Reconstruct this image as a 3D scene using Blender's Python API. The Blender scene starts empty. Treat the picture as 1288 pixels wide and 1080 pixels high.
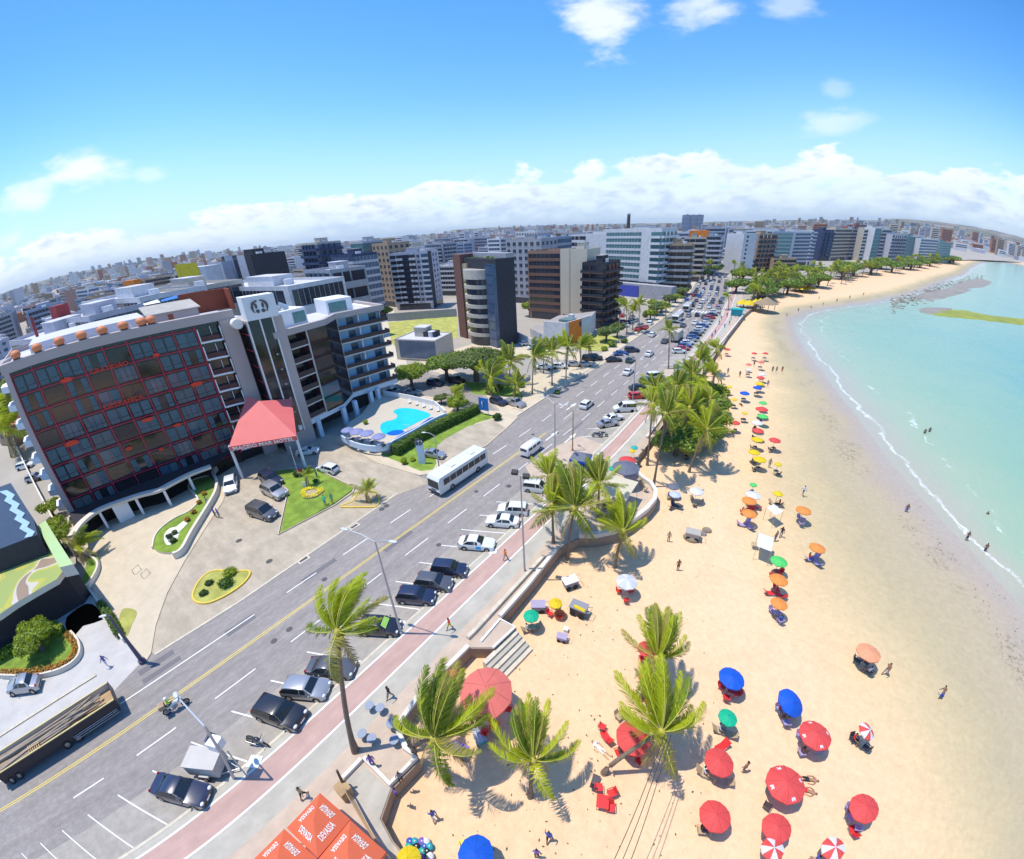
import bpy, bmesh, math, random
import numpy as np
from mathutils import Vector, Matrix, Quaternion
random.seed(7)
R = math.radians
sc = bpy.context.scene
COL = sc.collection
# ---------------------------------------------------------------- camera model
CF, K3, K5, PITCH, ROLL, YAW = 515.518973, -0.234549637, 0.0652009792, 0.463785387, -0.0542547178, 0.667329539
CAMH = 34.0
def ray(u, v):
    x = (u - 644) / CF; y = (540 - v) / CF
    r = math.hypot(x, y); th = r + K3 * r**3 + K5 * r**5
    s = math.sin(th) / max(r, 1e-9)
    d = (x * s, y * s, -math.cos(th))
    c, k = math.cos(ROLL), math.sin(ROLL)
    d = (c * d[0] - k * d[1], k * d[0] + c * d[1], d[2])
    w = (d[0], -d[2] * math.cos(PITCH) + d[1] * math.sin(PITCH), d[2] * math.sin(PITCH) + d[1] * math.cos(PITCH))
    c, k = math.cos(YAW), math.sin(YAW)
    return Vector((c * w[0] - k * w[1], k * w[0] + c * w[1], w[2]))
def G(u, v, z=0.0):
    "survey point of the photograph -> ground position at height z"
    d = ray(u, v); t = (z - CAMH) / d[2]
    return Vector((d[0] * t, d[1] * t, z))
def HT(base, v, zb=0.0):
    "height of the vertical edge standing at base that ends at photo point v"
    b = G(base[0], base[1], zb); rr = math.hypot(b.x, b.y); d = ray(*v)
    return CAMH + d[2] / math.hypot(d[0], d[1]) * rr
# ---------------------------------------------------------------- materials
MATS = {}
def srgb(h):
    if isinstance(h, str):
        c = [int(h[i:i+2], 16) / 255 for i in (0, 2, 4)]
        return tuple(((x / 12.92) if x < .04045 else ((x + .055) / 1.055) ** 2.4) for x in c) + (1,)
    return tuple(h) + (1,)
def mat(name, col, rough=.7, var=.12, scale=2.0, bump=0.0, metal=0.0, spec=.4, world=False, det=6, coat=0, bscale=None, trans=0, alpha=None):
    if name in MATS: return MATS[name]
    m = bpy.data.materials.new(name); m.use_nodes = True
    nt = m.node_tree; N = nt.nodes; L = nt.links
    b = N['Principled BSDF']
    c = srgb(col)
    tc = N.new('ShaderNodeTexCoord'); geo = N.new('ShaderNodeNewGeometry')
    src = geo.outputs['Position'] if world else tc.outputs['Object']
    no = N.new('ShaderNodeTexNoise'); no.inputs['Scale'].default_value = scale; no.inputs['Detail'].default_value = det
    no.inputs['Roughness'].default_value = .65
    L.new(src, no.inputs['Vector'])
    mx = N.new('ShaderNodeMix'); mx.data_type = 'RGBA'
    mx.inputs['A'].default_value = tuple(max(0, x * (1 - var * 1.6)) for x in c[:3]) + (1,)
    mx.inputs['B'].default_value = tuple(min(1, x * (1 + var * 1.6)) for x in c[:3]) + (1,)
    L.new(no.outputs['Fac'], mx.inputs['Factor']); L.new(mx.outputs['Result'], b.inputs['Base Color'])
    b.inputs['Roughness'].default_value = rough; b.inputs['Metallic'].default_value = metal
    b.inputs['Specular IOR Level'].default_value = spec
    if coat: b.inputs['Coat Weight'].default_value = coat; b.inputs['Coat Roughness'].default_value = .05
    if trans: b.inputs['Subsurface Weight'].default_value = 0
    if alpha is not None: b.inputs['Alpha'].default_value = alpha
    if bump:
        bn = N.new('ShaderNodeTexNoise'); bn.inputs['Scale'].default_value = bscale or scale * 4; bn.inputs['Detail'].default_value = 4
        L.new(src, bn.inputs['Vector'])
        bu = N.new('ShaderNodeBump'); bu.inputs['Strength'].default_value = bump; bu.inputs['Distance'].default_value = .1
        L.new(bn.outputs['Fac'], bu.inputs['Height']); L.new(bu.outputs['Normal'], b.inputs['Normal'])
    MATS[name] = m
    return m
def leafmat(name, col, var=.35, scale=1.2, tl=.35):
    if name in MATS: return MATS[name]
    m = mat(name, col, rough=.55, var=var, scale=scale, spec=.35)
    nt = m.node_tree; N = nt.nodes; L = nt.links
    b = N['Principled BSDF']; out = N['Material Output']
    t = N.new('ShaderNodeBsdfTranslucent'); mixs = N.new('ShaderNodeMixShader'); mixs.inputs[0].default_value = tl
    src = b.inputs['Base Color'].links[0].from_socket
    L.new(src, t.inputs['Color']); L.new(b.outputs[0], mixs.inputs[1]); L.new(t.outputs[0], mixs.inputs[2]); L.new(mixs.outputs[0], out.inputs['Surface'])
    return m
# ---------------------------------------------------------------- mesh builder
class MB:
    def __init__(s): s.v = []; s.f = []; s.m = []; s.mats = []; s.sm = []
    def mi(s, m):
        if m not in s.mats: s.mats.append(m)
        return s.mats.index(m)
    def add(s, vs, fs, m, smooth=False):
        o = len(s.v); k = s.mi(m); s.v += [tuple(x) for x in vs]
        for f in fs: s.f.append(tuple(i + o for i in f)); s.m.append(k); s.sm.append(smooth)
        return s
    def box(s, c, d, m, rz=0, rx=0):
        hx, hy, hz = d[0] / 2, d[1] / 2, d[2] / 2
        P = [Vector((x * hx, y * hy, z * hz)) for z in (-1, 1) for x, y in ((-1, -1), (1, -1), (1, 1), (-1, 1))]
        M = Matrix.Rotation(rz, 3, 'Z') @ Matrix.Rotation(rx, 3, 'X') if (rz or rx) else None
        if M: P = [M @ p for p in P]
        c = Vector(c)
        return s.add([p + c for p in P], [(3, 2, 1, 0), (4, 5, 6, 7), (0, 1, 5, 4), (1, 2, 6, 5), (2, 3, 7, 6), (3, 0, 4, 7)], m)
    def b2(s, a, b, m):
        return s.box([(a[i] + b[i]) / 2 for i in range(3)], [abs(b[i] - a[i]) for i in range(3)], m)
    def prism(s, poly, z0, z1, m, side=None):
        n = len(poly); P = [Vector((p[0], p[1])) for p in poly]
        ar = sum(P[i].x * P[(i+1) % n].y - P[(i+1) % n].x * P[i].y for i in range(n))
        if ar < 0: P = P[::-1]
        s.add([(p.x, p.y, z1) for p in P], [tuple(range(n))], m)
        s.add([(p.x, p.y, z0) for p in P] + [(p.x, p.y, z1) for p in P], [(i, (i+1) % n, n + (i+1) % n, n + i) for i in range(n)], side or m)
        return s
    def sheet(s, poly, z, m):
        n = len(poly); P = [Vector((p[0], p[1])) for p in poly]
        ar = sum(P[i].x * P[(i+1) % n].y - P[(i+1) % n].x * P[i].y for i in range(n))
        if ar < 0: P = P[::-1]
        return s.add([(p.x, p.y, z) for p in P], [tuple(range(n))], m)
    def tube(s, pts, rad, m, n=8, cap=True, smooth=True):
        pts = [Vector(p) for p in pts]
        if not hasattr(rad, '__len__'): rad = [rad] * len(pts)
        vs = []; up = Vector((0, 0, 1))
        for i, p in enumerate(pts):
            t = (pts[min(i+1, len(pts)-1)] - pts[max(i-1, 0)])
            t.normalize() if t.length > 1e-9 else None
            a = t.cross(up if abs(t.z) < .9 else Vector((1, 0, 0))).normalized(); b = a.cross(t)
            for k in range(n):
                an = 2 * math.pi * k / n
                vs.append(p + (a * math.cos(an) + b * math.sin(an)) * rad[i])
        fs = [(i*n + k, i*n + (k+1) % n, (i+1)*n + (k+1) % n, (i+1)*n + k) for i in range(len(pts)-1) for k in range(n)]
        s.add(vs, [f[::-1] for f in fs], m, smooth)
        if cap: s.add(vs, [tuple(range(n)), tuple(range((len(pts)-1)*n, len(pts)*n))[::-1]], m)
        return s
    def cyl(s, c, r, h, m, n=16, r2=None, axis='z'):
        c = Vector(c); r2 = r if r2 is None else r2
        ax = {'z': Vector((0, 0, 1)), 'x': Vector((1, 0, 0)), 'y': Vector((0, 1, 0))}[axis]
        return s.tube([c, c + ax * h], [r, r2], m, n)
    def ell(s, c, r, m, nu=12, nv=8, lo=-1.0):
        vs = []; fs = []
        for j in range(nv + 1):
            ph = -math.pi/2 + math.pi * j / nv
            z = max(math.sin(ph), lo)
            for i in range(nu):
                a = 2 * math.pi * i / nu
                vs.append((c[0] + r[0] * math.cos(ph) * math.cos(a), c[1] + r[1] * math.cos(ph) * math.sin(a), c[2] + r[2] * z))
        for j in range(nv):
            for i in range(nu): fs.append((j*nu + i, j*nu + (i+1) % nu, (j+1)*nu + (i+1) % nu, (j+1)*nu + i))
        return s.add(vs, fs, m, True)
    def mesh(s, name):
        me = bpy.data.meshes.new(name); me.from_pydata(s.v, [], s.f)
        for m in s.mats: me.materials.append(m)
        me.polygons.foreach_set('material_index', s.m); me.polygons.foreach_set('use_smooth', s.sm)
        me.update(); return me
    def build(s, name, parent=None, loc=None, rz=0, label=None):
        return obj(name, s.mesh(name), parent, loc, rz, label)
def obj(name, me, parent=None, loc=None, rz=0, label=None):
    o = bpy.data.objects.new(name, me); COL.objects.link(o)
    if parent: o.parent = parent
    if loc is not None: o.location = loc
    if rz: o.rotation_euler = (0, 0, rz)
    if label: o['label'] = label
    return o
def tag(o, label=None, cat=None, group=None, kind=None):
    if label: o['label'] = label
    if cat: o['category'] = cat
    if group: o['group'] = group
    if kind: o['kind'] = kind
    return o
def thing(name, label, cat, loc=(0, 0, 0), rz=0, group=None, sc_=1.0):
    o = bpy.data.objects.new(name, None); COL.objects.link(o); o.empty_display_size = .3
    o.location = loc; o.rotation_euler = (0, 0, rz); o.scale = (sc_,) * 3 if not hasattr(sc_, '__len__') else sc_
    return tag(o, label, cat, group)
KIDS = {}
def kids(o):
    return list(o.children)
def copy_tree(o, parent=None, skip=()):
    c = o.copy(); COL.objects.link(c)
    if parent: c.parent = parent
    for ch in kids(o):
        if ch.name.split('.')[0] in skip: continue
        copy_tree(ch, c, skip)
    return c
def place(proto, loc, rz, label, group=None, skip=(), s=None):
    c = copy_tree(proto, None, skip); c.location = loc; c.rotation_euler = (0, 0, rz); c['label'] = label
    if group: c['group'] = group
    elif 'group' in c: del c['group']
    if s is not None: c.scale = (s,) * 3 if not hasattr(s, '__len__') else s
    return c
def struct(name, mb):
    return tag(mb.build(name), kind='structure')
PROTOS = []
def drop(o):
    "removes a pattern object once all of its copies stand in the scene"
    for ch in list(o.children): drop(ch)
    bpy.data.objects.remove(o)
# ---------------------------------------------------------------- text -> mesh
def text_mesh(txt, size, m, name='lettering', ext=.02, bold=0, align='CENTER'):
    cu = bpy.data.curves.new('txt', 'FONT'); cu.body = txt; cu.size = size; cu.extrude = ext; cu.align_x = align; cu.align_y = 'CENTER'
    cu.offset = bold; cu.resolution_u = 2
    o = bpy.data.objects.new('txt', cu); COL.objects.link(o)
    me = bpy.data.meshes.new_from_object(o.evaluated_get(bpy.context.evaluated_depsgraph_get()))
    bpy.data.objects.remove(o); bpy.data.curves.remove(cu)
    me.name = name; me.materials.clear(); me.materials.append(m)
    return me
def spline(P, n=6, closed=False):
    P = [Vector((p[0], p[1])) for p in P]; out = []; k = len(P)
    rng = range(k) if closed else range(k - 1)
    for i in rng:
        p0 = P[(i-1) % k] if closed or i > 0 else P[i]; p1 = P[i]; p2 = P[(i+1) % k]; p3 = P[(i+2) % k] if closed or i + 2 < k else p2
        for j in range(n):
            t = j / n
            out.append(.5 * ((2*p1) + (p2-p0)*t + (2*p0 - 5*p1 + 4*p2 - p3)*t*t + (3*p1 - p0 - 3*p2 + p3)*t**3))
    if not closed: out.append(P[-1])
    return out
def gp(L, z=0.0, n=0, closed=True):
    "outline surveyed in the photo -> ground outline"
    P = [G(u, v, z) for u, v in L]
    return spline(P, n, closed) if n else P
def ribbon(mb, P, w0, w1, z0, z1, m, closed=False):
    "wall or kerb of thickness w0..w1 to the left of path P"
    P = [Vector((p[0], p[1])) for p in P]; k = len(P); A = []; B = []
    for i in range(k):
        if closed: t = P[(i+1) % k] - P[i-1]
        else: t = P[min(i+1, k-1)] - P[max(i-1, 0)]
        t.normalize(); nrm = Vector((-t.y, t.x)); A.append(P[i] + nrm * w0); B.append(P[i] + nrm * w1)
    vs = [(p.x, p.y, z) for z in (z0, z1) for S in (A, B) for p in S]
    fs = []
    for i in range(k if closed else k - 1):
        j = (i+1) % k
        a0, a1, b0, b1 = i, j, k + i, k + j
        fs += [(2*k + a0, 2*k + a1, 2*k + b1, 2*k + b0), (a0, a1, 2*k + a1, 2*k + a0), (b1, b0, 2*k + b0, 2*k + b1)]
    if not closed:
        fs += [(0, 2*k, 3*k, k), (k-1, 2*k-1, 4*k-1, 3*k-1)]
    mb.add(vs, fs, m)
    return mb
def inpoly(x, y, P):
    c = False; n = len(P)
    for i in range(n):
        a = P[i]; b = P[i-1]
        if (a[1] > y) != (b[1] > y) and x < (b[0]-a[0]) * (y-a[1]) / (b[1]-a[1]) + a[0]: c = not c
    return c
# ---------------------------------------------------------------- camera, light, sky
cam = bpy.data.cameras.new('camera'); camo = bpy.data.objects.new('camera', cam); COL.objects.link(camo)
cam.type = 'PANO'; cam.panorama_type = 'FISHEYE_LENS_POLYNOMIAL'
cam.sensor_fit = 'HORIZONTAL'; cam.sensor_width = 36; cam.sensor_height = 36 * 1080 / 1288
fmm = CF * 36 / 1288
rr = np.linspace(0.01, 1.68, 120); th = rr + K3 * rr**3 + K5 * rr**5
co = np.linalg.lstsq(np.stack([rr, rr**2, rr**3, rr**4], 1), th, rcond=None)[0]
cam.fisheye_fov = R(200)
cam.fisheye_polynomial_k0 = 0.0
cam.fisheye_polynomial_k1 = -co[0] / fmm; cam.fisheye_polynomial_k2 = -co[1] / fmm**2
cam.fisheye_polynomial_k3 = -co[2] / fmm**3; cam.fisheye_polynomial_k4 = -co[3] / fmm**4
cam.clip_start = .1; cam.clip_end = 40000
fwd = ray(644, 540); upv = (ray(644, 539.5) - fwd * ray(644, 539.5).dot(fwd)).normalized(); rt = fwd.cross(upv)
camo.matrix_world = Matrix(((rt.x, upv.x, -fwd.x, 0), (rt.y, upv.y, -fwd.y, 0), (rt.z, upv.z, -fwd.z, CAMH), (0, 0, 0, 1)))
sc.camera = camo
SUNV = Vector((-.25, -.17, 1)).normalized()
sl = bpy.data.lights.new('sun', 'SUN'); sl.energy = 3.05; sl.angle = R(.5); sl.color = (1, .95, .845)
so = bpy.data.objects.new('sun', sl); COL.objects.link(so); so.rotation_euler = (-SUNV).to_track_quat('-Z', 'Y').to_euler(); so.location = (0, 0, 200)
w = bpy.data.worlds.new('World'); sc.world = w; w.use_nodes = True
nt = w.node_tree; N = nt.nodes; L = nt.links; N.clear()
out = N.new('ShaderNodeOutputWorld'); bg = N.new('ShaderNodeBackground'); L.new(bg.outputs[0], out.inputs[0])
sky = N.new('ShaderNodeTexSky'); sky.sky_type = 'NISHITA'; sky.sun_disc = False
sky.sun_elevation = math.asin(SUNV.z); sky.sun_rotation = math.atan2(SUNV.x, SUNV.y); sky.altitude = 0; sky.air_density = 1.0; sky.dust_density = .35; sky.ozone_density = 2.2
bg.inputs['Strength'].default_value = .145
tc = N.new('ShaderNodeTexCoord')
def math_n(op, a, b=None, clamp=False):
    n = N.new('ShaderNodeMath'); n.operation = op; n.use_clamp = clamp
    for i, x in enumerate((a, b)):
        if x is None: continue
        if isinstance(x, (int, float)): n.inputs[i].default_value = x
        else: L.new(x, n.inputs[i])
    return n.outputs[0]
def smooth(x, lo, hi, a=0, b=1):
    n = N.new('ShaderNodeMapRange'); n.interpolation_type = 'SMOOTHSTEP'
    n.inputs[1].default_value = lo; n.inputs[2].default_value = hi; n.inputs[3].default_value = a; n.inputs[4].default_value = b
    L.new(x, n.inputs[0]); return n.outputs[0]
def noise_n(vec, scale, detail=8, rough=.6, dist=0):
    n = N.new('ShaderNodeTexNoise'); n.inputs['Scale'].default_value = scale; n.inputs['Detail'].default_value = detail; n.inputs['Roughness'].default_value = rough; n.inputs['Distortion'].default_value = dist
    L.new(vec, n.inputs['Vector']); return n.outputs['Fac']
dirv = tc.outputs['Generated']
sep = N.new('ShaderNodeSeparateXYZ'); L.new(dirv, sep.inputs[0])
mp = N.new('ShaderNodeMapping'); mp.inputs['Scale'].default_value = (1, 1, 2.6); L.new(dirv, mp.inputs['Vector'])
n1 = noise_n(mp.outputs[0], 7.5, 9, .58, .1); n2 = noise_n(mp.outputs[0], 2.3, 3, .5); n3 = noise_n(mp.outputs[0], 24, 6, .6)
# bank of cumulus low over the land and the bay
elev = sep.outputs['Z']
d0 = ray(60, 300); d1 = ray(950, 230)
azr = N.new('ShaderNodeVectorMath'); azr.operation = 'DOT_PRODUCT'; L.new(dirv, azr.inputs[0])
dr = ray(1000, 280); dr.z = 0; dr.normalize(); azr.inputs[1].default_value = dr
topn = math_n('ADD', math_n('MULTIPLY', smooth(azr.outputs['Value'], .15, .85), .075), .034)
lift = math_n('ADD', topn, math_n('ADD', math_n('MULTIPLY', math_n('SUBTRACT', n1, .5), .20), math_n('MULTIPLY', math_n('SUBTRACT', n2, .5), .13)))
dlt = math_n('SUBTRACT', lift, elev)
bank = smooth(dlt, -.002, .016)
fade = smooth(elev, -.01, .05, .35, .95)
body = smooth(math_n('ADD', math_n('MULTIPLY', n1, .6), math_n('MULTIPLY', n3, .4)), .40, .58, .5, 1)
cov = math_n('MULTIPLY', math_n('MULTIPLY', bank, fade), body)
tot = cov
# separate small clouds
def puff(u, v, rad, amt, sq=2.0):
    c = ray(u, v)
    sb = N.new('ShaderNodeVectorMath'); sb.operation = 'SUBTRACT'; L.new(dirv, sb.inputs[0]); sb.inputs[1].default_value = c
    ml = N.new('ShaderNodeVectorMath'); ml.operation = 'MULTIPLY'; L.new(sb.outputs[0], ml.inputs[0]); ml.inputs[1].default_value = (1, 1, sq)
    ln = N.new('ShaderNodeVectorMath'); ln.operation = 'LENGTH'; L.new(ml.outputs[0], ln.inputs[0])
    x = math_n('ADD', ln.outputs['Value'], math_n('MULTIPLY', math_n('SUBTRACT', n1, .5), rad * 2.6))
    x = math_n('ADD', x, math_n('MULTIPLY', math_n('SUBTRACT', n3, .5), rad * 1.0))
    return smooth(x, rad * .1, rad * 1.15, amt, 0)
for a in [(758, 24, .085, .8, 1.5), (878, 6, .07, .65, 1.6), (1040, 156, .062, .45, 2.4), (104, 214, .07, .8, 1.8), (35, 248, .07, .7, 2.0), (192, 218, .03, .35, 2), (1052, 110, .025, .25, 1.4), (990, 4, .05, .4, 1.6), (15, 303, .03, .4, 2)]:
    tot = math_n('MAXIMUM', tot, puff(*a))
hz = smooth(elev, -.02, .26, .8, 0)
mixh = N.new('ShaderNodeMix'); mixh.data_type = 'RGBA'; L.new(hz, mixh.inputs['Factor'])
hsv = N.new('ShaderNodeHueSaturation'); hsv.inputs['Saturation'].default_value = 1.36; hsv.inputs['Hue'].default_value = .503; hsv.inputs['Value'].default_value = 1.1
L.new(sky.outputs[0], hsv.inputs['Color'])
L.new(hsv.outputs[0], mixh.inputs['A']); mixh.inputs['B'].default_value = (2.2, 3.3, 4.6, 1)
mixc = N.new('ShaderNodeMix'); mixc.data_type = 'RGBA'; L.new(tot, mixc.inputs['Factor'])
shade = smooth(math_n('ADD', math_n('MULTIPLY', dlt, 2.2), math_n('MULTIPLY', math_n('SUBTRACT', n3, .5), .55)), -.02, .26)
cc = N.new('ShaderNodeMix'); cc.data_type = 'RGBA'; L.new(shade, cc.inputs['Factor'])
cc.inputs['A'].default_value = (5.1, 5.3, 5.5, 1); cc.inputs['B'].default_value = (2.8, 3.5, 4.5, 1)
L.new(mixh.outputs['Result'], mixc.inputs['A']); L.new(cc.outputs['Result'], mixc.inputs['B'])
L.new(mixc.outputs['Result'], bg.inputs['Color'])
sc.view_settings.view_transform = 'Standard'; sc.view_settings.look = 'None'; sc.view_settings.exposure = .60; sc.view_settings.gamma = 1
sc.view_settings.use_curve_mapping = False
sc.cycles.use_denoising = True; sc.cycles.max_bounces = 5; sc.cycles.diffuse_bounces = 3; sc.cycles.glossy_bounces = 3; sc.cycles.transmission_bounces = 3; sc.cycles.transparent_max_bounces = 6
sc.cycles.sample_clamp_indirect = 4
# ---------------------------------------------------------------- road curve
CY = [-400, 60, 103, 135, 170, 230, 295, 400, 600, 1200]; CX_ = [0, 0, -1.3, -2.8, -5.2, -13, -25, -50, -110, -330]
def cx(y): return float(np.interp(y, CY, CX_))
YS = list(range(-120, 60, 30)) + list(range(60, 310, 8)) + list(range(320, 700, 30))
def strip(mb, x0, x1, ya, yb, z, m, thick=0, curve=True):
    ys = [ya] + [y for y in YS if ya < y < yb] + [yb]
    A = [(x0 + (cx(y) if curve else 0), y) for y in ys]; B = [(x1 + (cx(y) if curve else 0), y) for y in ys]
    n = len(ys); vs = [(x, y, z) for x, y in A + B]
    mb.add(vs, [(i, n + i, n + i + 1, i + 1) for i in range(n - 1)], m)
    if thick:
        lo = [(x, y, z - thick) for x, y in A + B]
        mb.add(vs + lo, [(i + 1, i, 2*n + i, 2*n + i + 1) if 0 else (i, i + 1, 2*n + i + 1, 2*n + i) for i in range(n - 1)] + [(n + i + 1, n + i, 3*n + i, 3*n + i + 1) for i in range(n - 1)] + [(0, n, 3*n, 2*n), (n-1, 2*n-1, 4*n-1, 3*n-1)], m)
    return mb
# ---------------------------------------------------------------- setting materials
mAsph = mat('asphalt', (.32, .285, .262), .85, .10, .35, .15, world=True, bscale=30)
mPark = mat('worn_asphalt', (.38, .34, .295), .9, .12, .5, .1, world=True, bscale=20)
mPink = mat('red_cycle_paving', (.50, .325, .275), .85, .10, .7, .1, world=True, bscale=20)
mGrey = mat('promenade_concrete', (.46, .42, .35), .85, .09, .6, .1, world=True, bscale=20)
mPave2 = mat('pink_paving', (.54, .42, .32), .85, .09, .7, .1, world=True, bscale=20)
mKerb = mat('kerb_stone', (.62, .55, .43), .8, .1, 1.2, world=True)
mCream = mat('cream_paving', (.60, .50, .36), .85, .07, .3, .05, world=True)
mFore = mat('forecourt_paving', (.475, .40, .30), .88, .10, .25, .1, world=True, bscale=12)
mDrive = mat('pale_driveway', (.52, .49, .46), .85, .07, .25, .05, world=True)
mWhite = mat('white_paint', (.80, .78, .72), .6, .05, 1)
mLine = mat('road_paint', (.78, .76, .72), .7, .12, 3, world=True)
def streaks(m, k=.22, sx=.9, sy=.035, lo=.35, hi=.7):
    N_, L_, B_ = m.node_tree.nodes, m.node_tree.links, m.node_tree.nodes['Principled BSDF']
    src = B_.inputs['Base Color'].links[0].from_socket; g_ = N_.new('ShaderNodeNewGeometry'); mp_ = N_.new('ShaderNodeMapping'); mp_.inputs['Scale'].default_value = (sx, sy, 1); L_.new(g_.outputs['Position'], mp_.inputs[0])
    n_ = N_.new('ShaderNodeTexNoise'); n_.inputs['Scale'].default_value = 1; n_.inputs['Detail'].default_value = 7; n_.inputs['Roughness'].default_value = .7; L_.new(mp_.outputs[0], n_.inputs['Vector'])
    r_ = N_.new('ShaderNodeValToRGB'); r_.color_ramp.elements[0].position = lo; r_.color_ramp.elements[1].position = hi; r_.color_ramp.elements[0].color = (1 - k,) * 3 + (1,); r_.color_ramp.elements[1].color = (1 + k * .35,) * 3 + (1,)
    L_.new(n_.outputs['Fac'], r_.inputs[0]); x_ = N_.new('ShaderNodeMix'); x_.data_type = 'RGBA'; x_.blend_type = 'MULTIPLY'; x_.inputs['Factor'].default_value = 1
    L_.new(src, x_.inputs['A']); L_.new(r_.outputs[0], x_.inputs['B']); L_.new(x_.outputs['Result'], B_.inputs['Base Color'])
streaks(mAsph, .2); streaks(mAsph, .12, 2.5, 1.1, .45, .6); streaks(mPark, .2, 1.3, .9); streaks(mFore, .16, .35, .5, .4, .62); streaks(mFore, .12, .12, .9); streaks(mDrive, .14, .5, .3); streaks(mCream, .12, .5, .7); streaks(mGrey, .16, .9, .5); streaks(mPink, .16, 1.2, .25); streaks(mPave2, .14, 1, .5); streaks(mKerb, .2, 1.5, 1.5)
mYel = mat('yellow_paint', (.66, .50, .12), .7, .14, 3, world=True)
mLand = mat('town_ground', (.37, .33, .28), .95, .25, .03, .2, world=True, det=10, bscale=.5)
mGrass = mat('lawn', (.20, .30, .035), .9, .25, .8, .4, world=True, bscale=14)
mDry = mat('dry_lawn', (.42, .42, .10), .9, .25, .25, .4, world=True, bscale=8)
# ---------------------------------------------------------------- land, beach, sea
PROM = [(548, 1112), (520, 1088), (493, 1058), (478, 1029), (491, 992), (526, 956), (512, 940), (500, 915), (535, 868), (560, 845), (590, 815), (619, 815), (648, 789), (630, 778), (665, 738), (700, 693), (711, 684), (728, 676), (750, 676), (774, 671), (793, 660), (815, 643), (825, 631), (826, 620), (820, 610), (811, 604), (803, 597), (799, 586), (803, 572), (811, 563)]
PW = [G(u, v, .12) for u, v in PROM]
WALLX = -18.75
PWc = PW[:]
EDGE = [(-4, -90)] + [(p.x, p.y) for p in PWc] + [(-19.9, 62), (-20.7, 85), (-21.2, 102), (-22.2, 135), (-23.8, 184), (-22, 238), (-5, 300), (11, 352), (40, 425), (75, 505), (108, 600), (170, 745), (262, 920), (352, 1082), (620, 1180), (1500, 1500), (9000, 4000)]
mb = MB(); mb.sheet(EDGE + [(9000, 14000), (-14000, 14000), (-14000, -4000), (-4, -4000)], -.02, mLand)
struct('ground', mb)
SHORE = [(90, -300), (60, -60), (50, 18), (38, 39), (30.4, 51.6), (26.5, 57.6), (23.1, 63.8), (19.6, 72), (16.5, 82), (11.8, 101), (8.6, 113), (5.8, 126.5), (1.5, 143), (-1.8, 160), (-4.6, 175), (-5.4, 188), (-5, 200), (-1, 214), (5, 227), (14, 242), (26, 262), (44, 300), (60, 345), (84, 420), (113, 500), (140, 600), (182, 735), (222, 850), (290, 960), (372, 1060), (640, 1130), (1500, 1400), (9000, 3700)]
SH = np.array(SHORE, float)
def shore_dist(X, Y):
    "signed distance to the waterline, landward positive"
    best = np.full(X.shape, 1e9); sg = np.ones(X.shape)
    for a, b in zip(SH[:-1], SH[1:]):
        d = b - a; L2 = d @ d
        t = np.clip(((X - a[0]) * d[0] + (Y - a[1]) * d[1]) / L2, 0, 1)
        px = X - a[0] - t * d[0]; py = Y - a[1] - t * d[1]
        dd = np.hypot(px, py); s = np.sign(d[0] * (Y - a[1]) - d[1] * (X - a[0])); m = dd < best - 1e-6
        best = np.where(m, dd, best); sg = np.where(m, s, sg)
    return best * sg
def spaced(lo, hi, near, step, grow):
    a = [near]; s = step
    while a[-1] < hi: a.append(a[-1] + s); s *= grow
    b = [near]; s = step
    while b[-1] > lo: b.append(b[-1] - s); s *= grow
    return np.array(b[::-1][:-1] + a)
def grid_mesh(name, xs, ys, zf, attr, keep, m):
    X, Y = np.meshgrid(xs, ys); D = shore_dist(X, Y); Z = zf(X, Y, D)
    nx = len(xs); ny = len(ys); V = np.stack([X, Y, Z], -1).reshape(-1, 3)
    K = keep(D, X, Y)
    idx = np.arange(nx * ny).reshape(ny, nx)
    q = np.stack([idx[:-1, :-1], idx[:-1, 1:], idx[1:, 1:], idx[1:, :-1]], -1).reshape(-1, 4)
    kk = (K[:-1, :-1] | K[:-1, 1:] | K[1:, 1:] | K[1:, :-1]).reshape(-1); q = q[kk]
    me = bpy.data.meshes.new(name); me.from_pydata(V.tolist(), [], q.tolist())
    at = me.attributes.new('shore', 'FLOAT', 'POINT'); at.data.foreach_set('value', D.reshape(-1).astype(np.float32))
    me.materials.append(m); me.polygons.foreach_set('use_smooth', [True] * len(q)); me.update()
    return tag(obj(name, me), kind='structure')
def wob(X, Y, s): return np.sin(X / s + 1.3 * np.sin(Y / s / 1.7)) * np.cos(Y / s * .8 + np.sin(X / s / 2.1))
mSand = bpy.data.materials.new('sand'); mSand.use_nodes = True
def nodes(m): return m.node_tree.nodes, m.node_tree.links, m.node_tree.nodes['Principled BSDF']
N, L, B = nodes(mSand)
at = N.new('ShaderNodeAttribute'); at.attribute_name = 'shore'; geo = N.new('ShaderNodeNewGeometry')
pn = noise_n(geo.outputs['Position'], .09, 7, .65); pf = noise_n(geo.outputs['Position'], 1.6, 6, .7)
dd = math_n('ADD', at.outputs['Fac'], math_n('MULTIPLY', math_n('SUBTRACT', pn, .5), 9))
sy_ = N.new('ShaderNodeSeparateXYZ'); L.new(geo.outputs['Position'], sy_.inputs[0])
cr = N.new('ShaderNodeValToRGB'); L.new(math_n('DIVIDE', math_n('MULTIPLY', dd, smooth(sy_.outputs['Y'], 40, 130, 1, 1.9)), 50), cr.inputs[0]); e = cr.color_ramp.elements
e[0].position = 0; e[0].color = (.42, .36, .30, 1); e[1].position = 1; e[1].color = (.79, .515, .305, 1)
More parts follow.
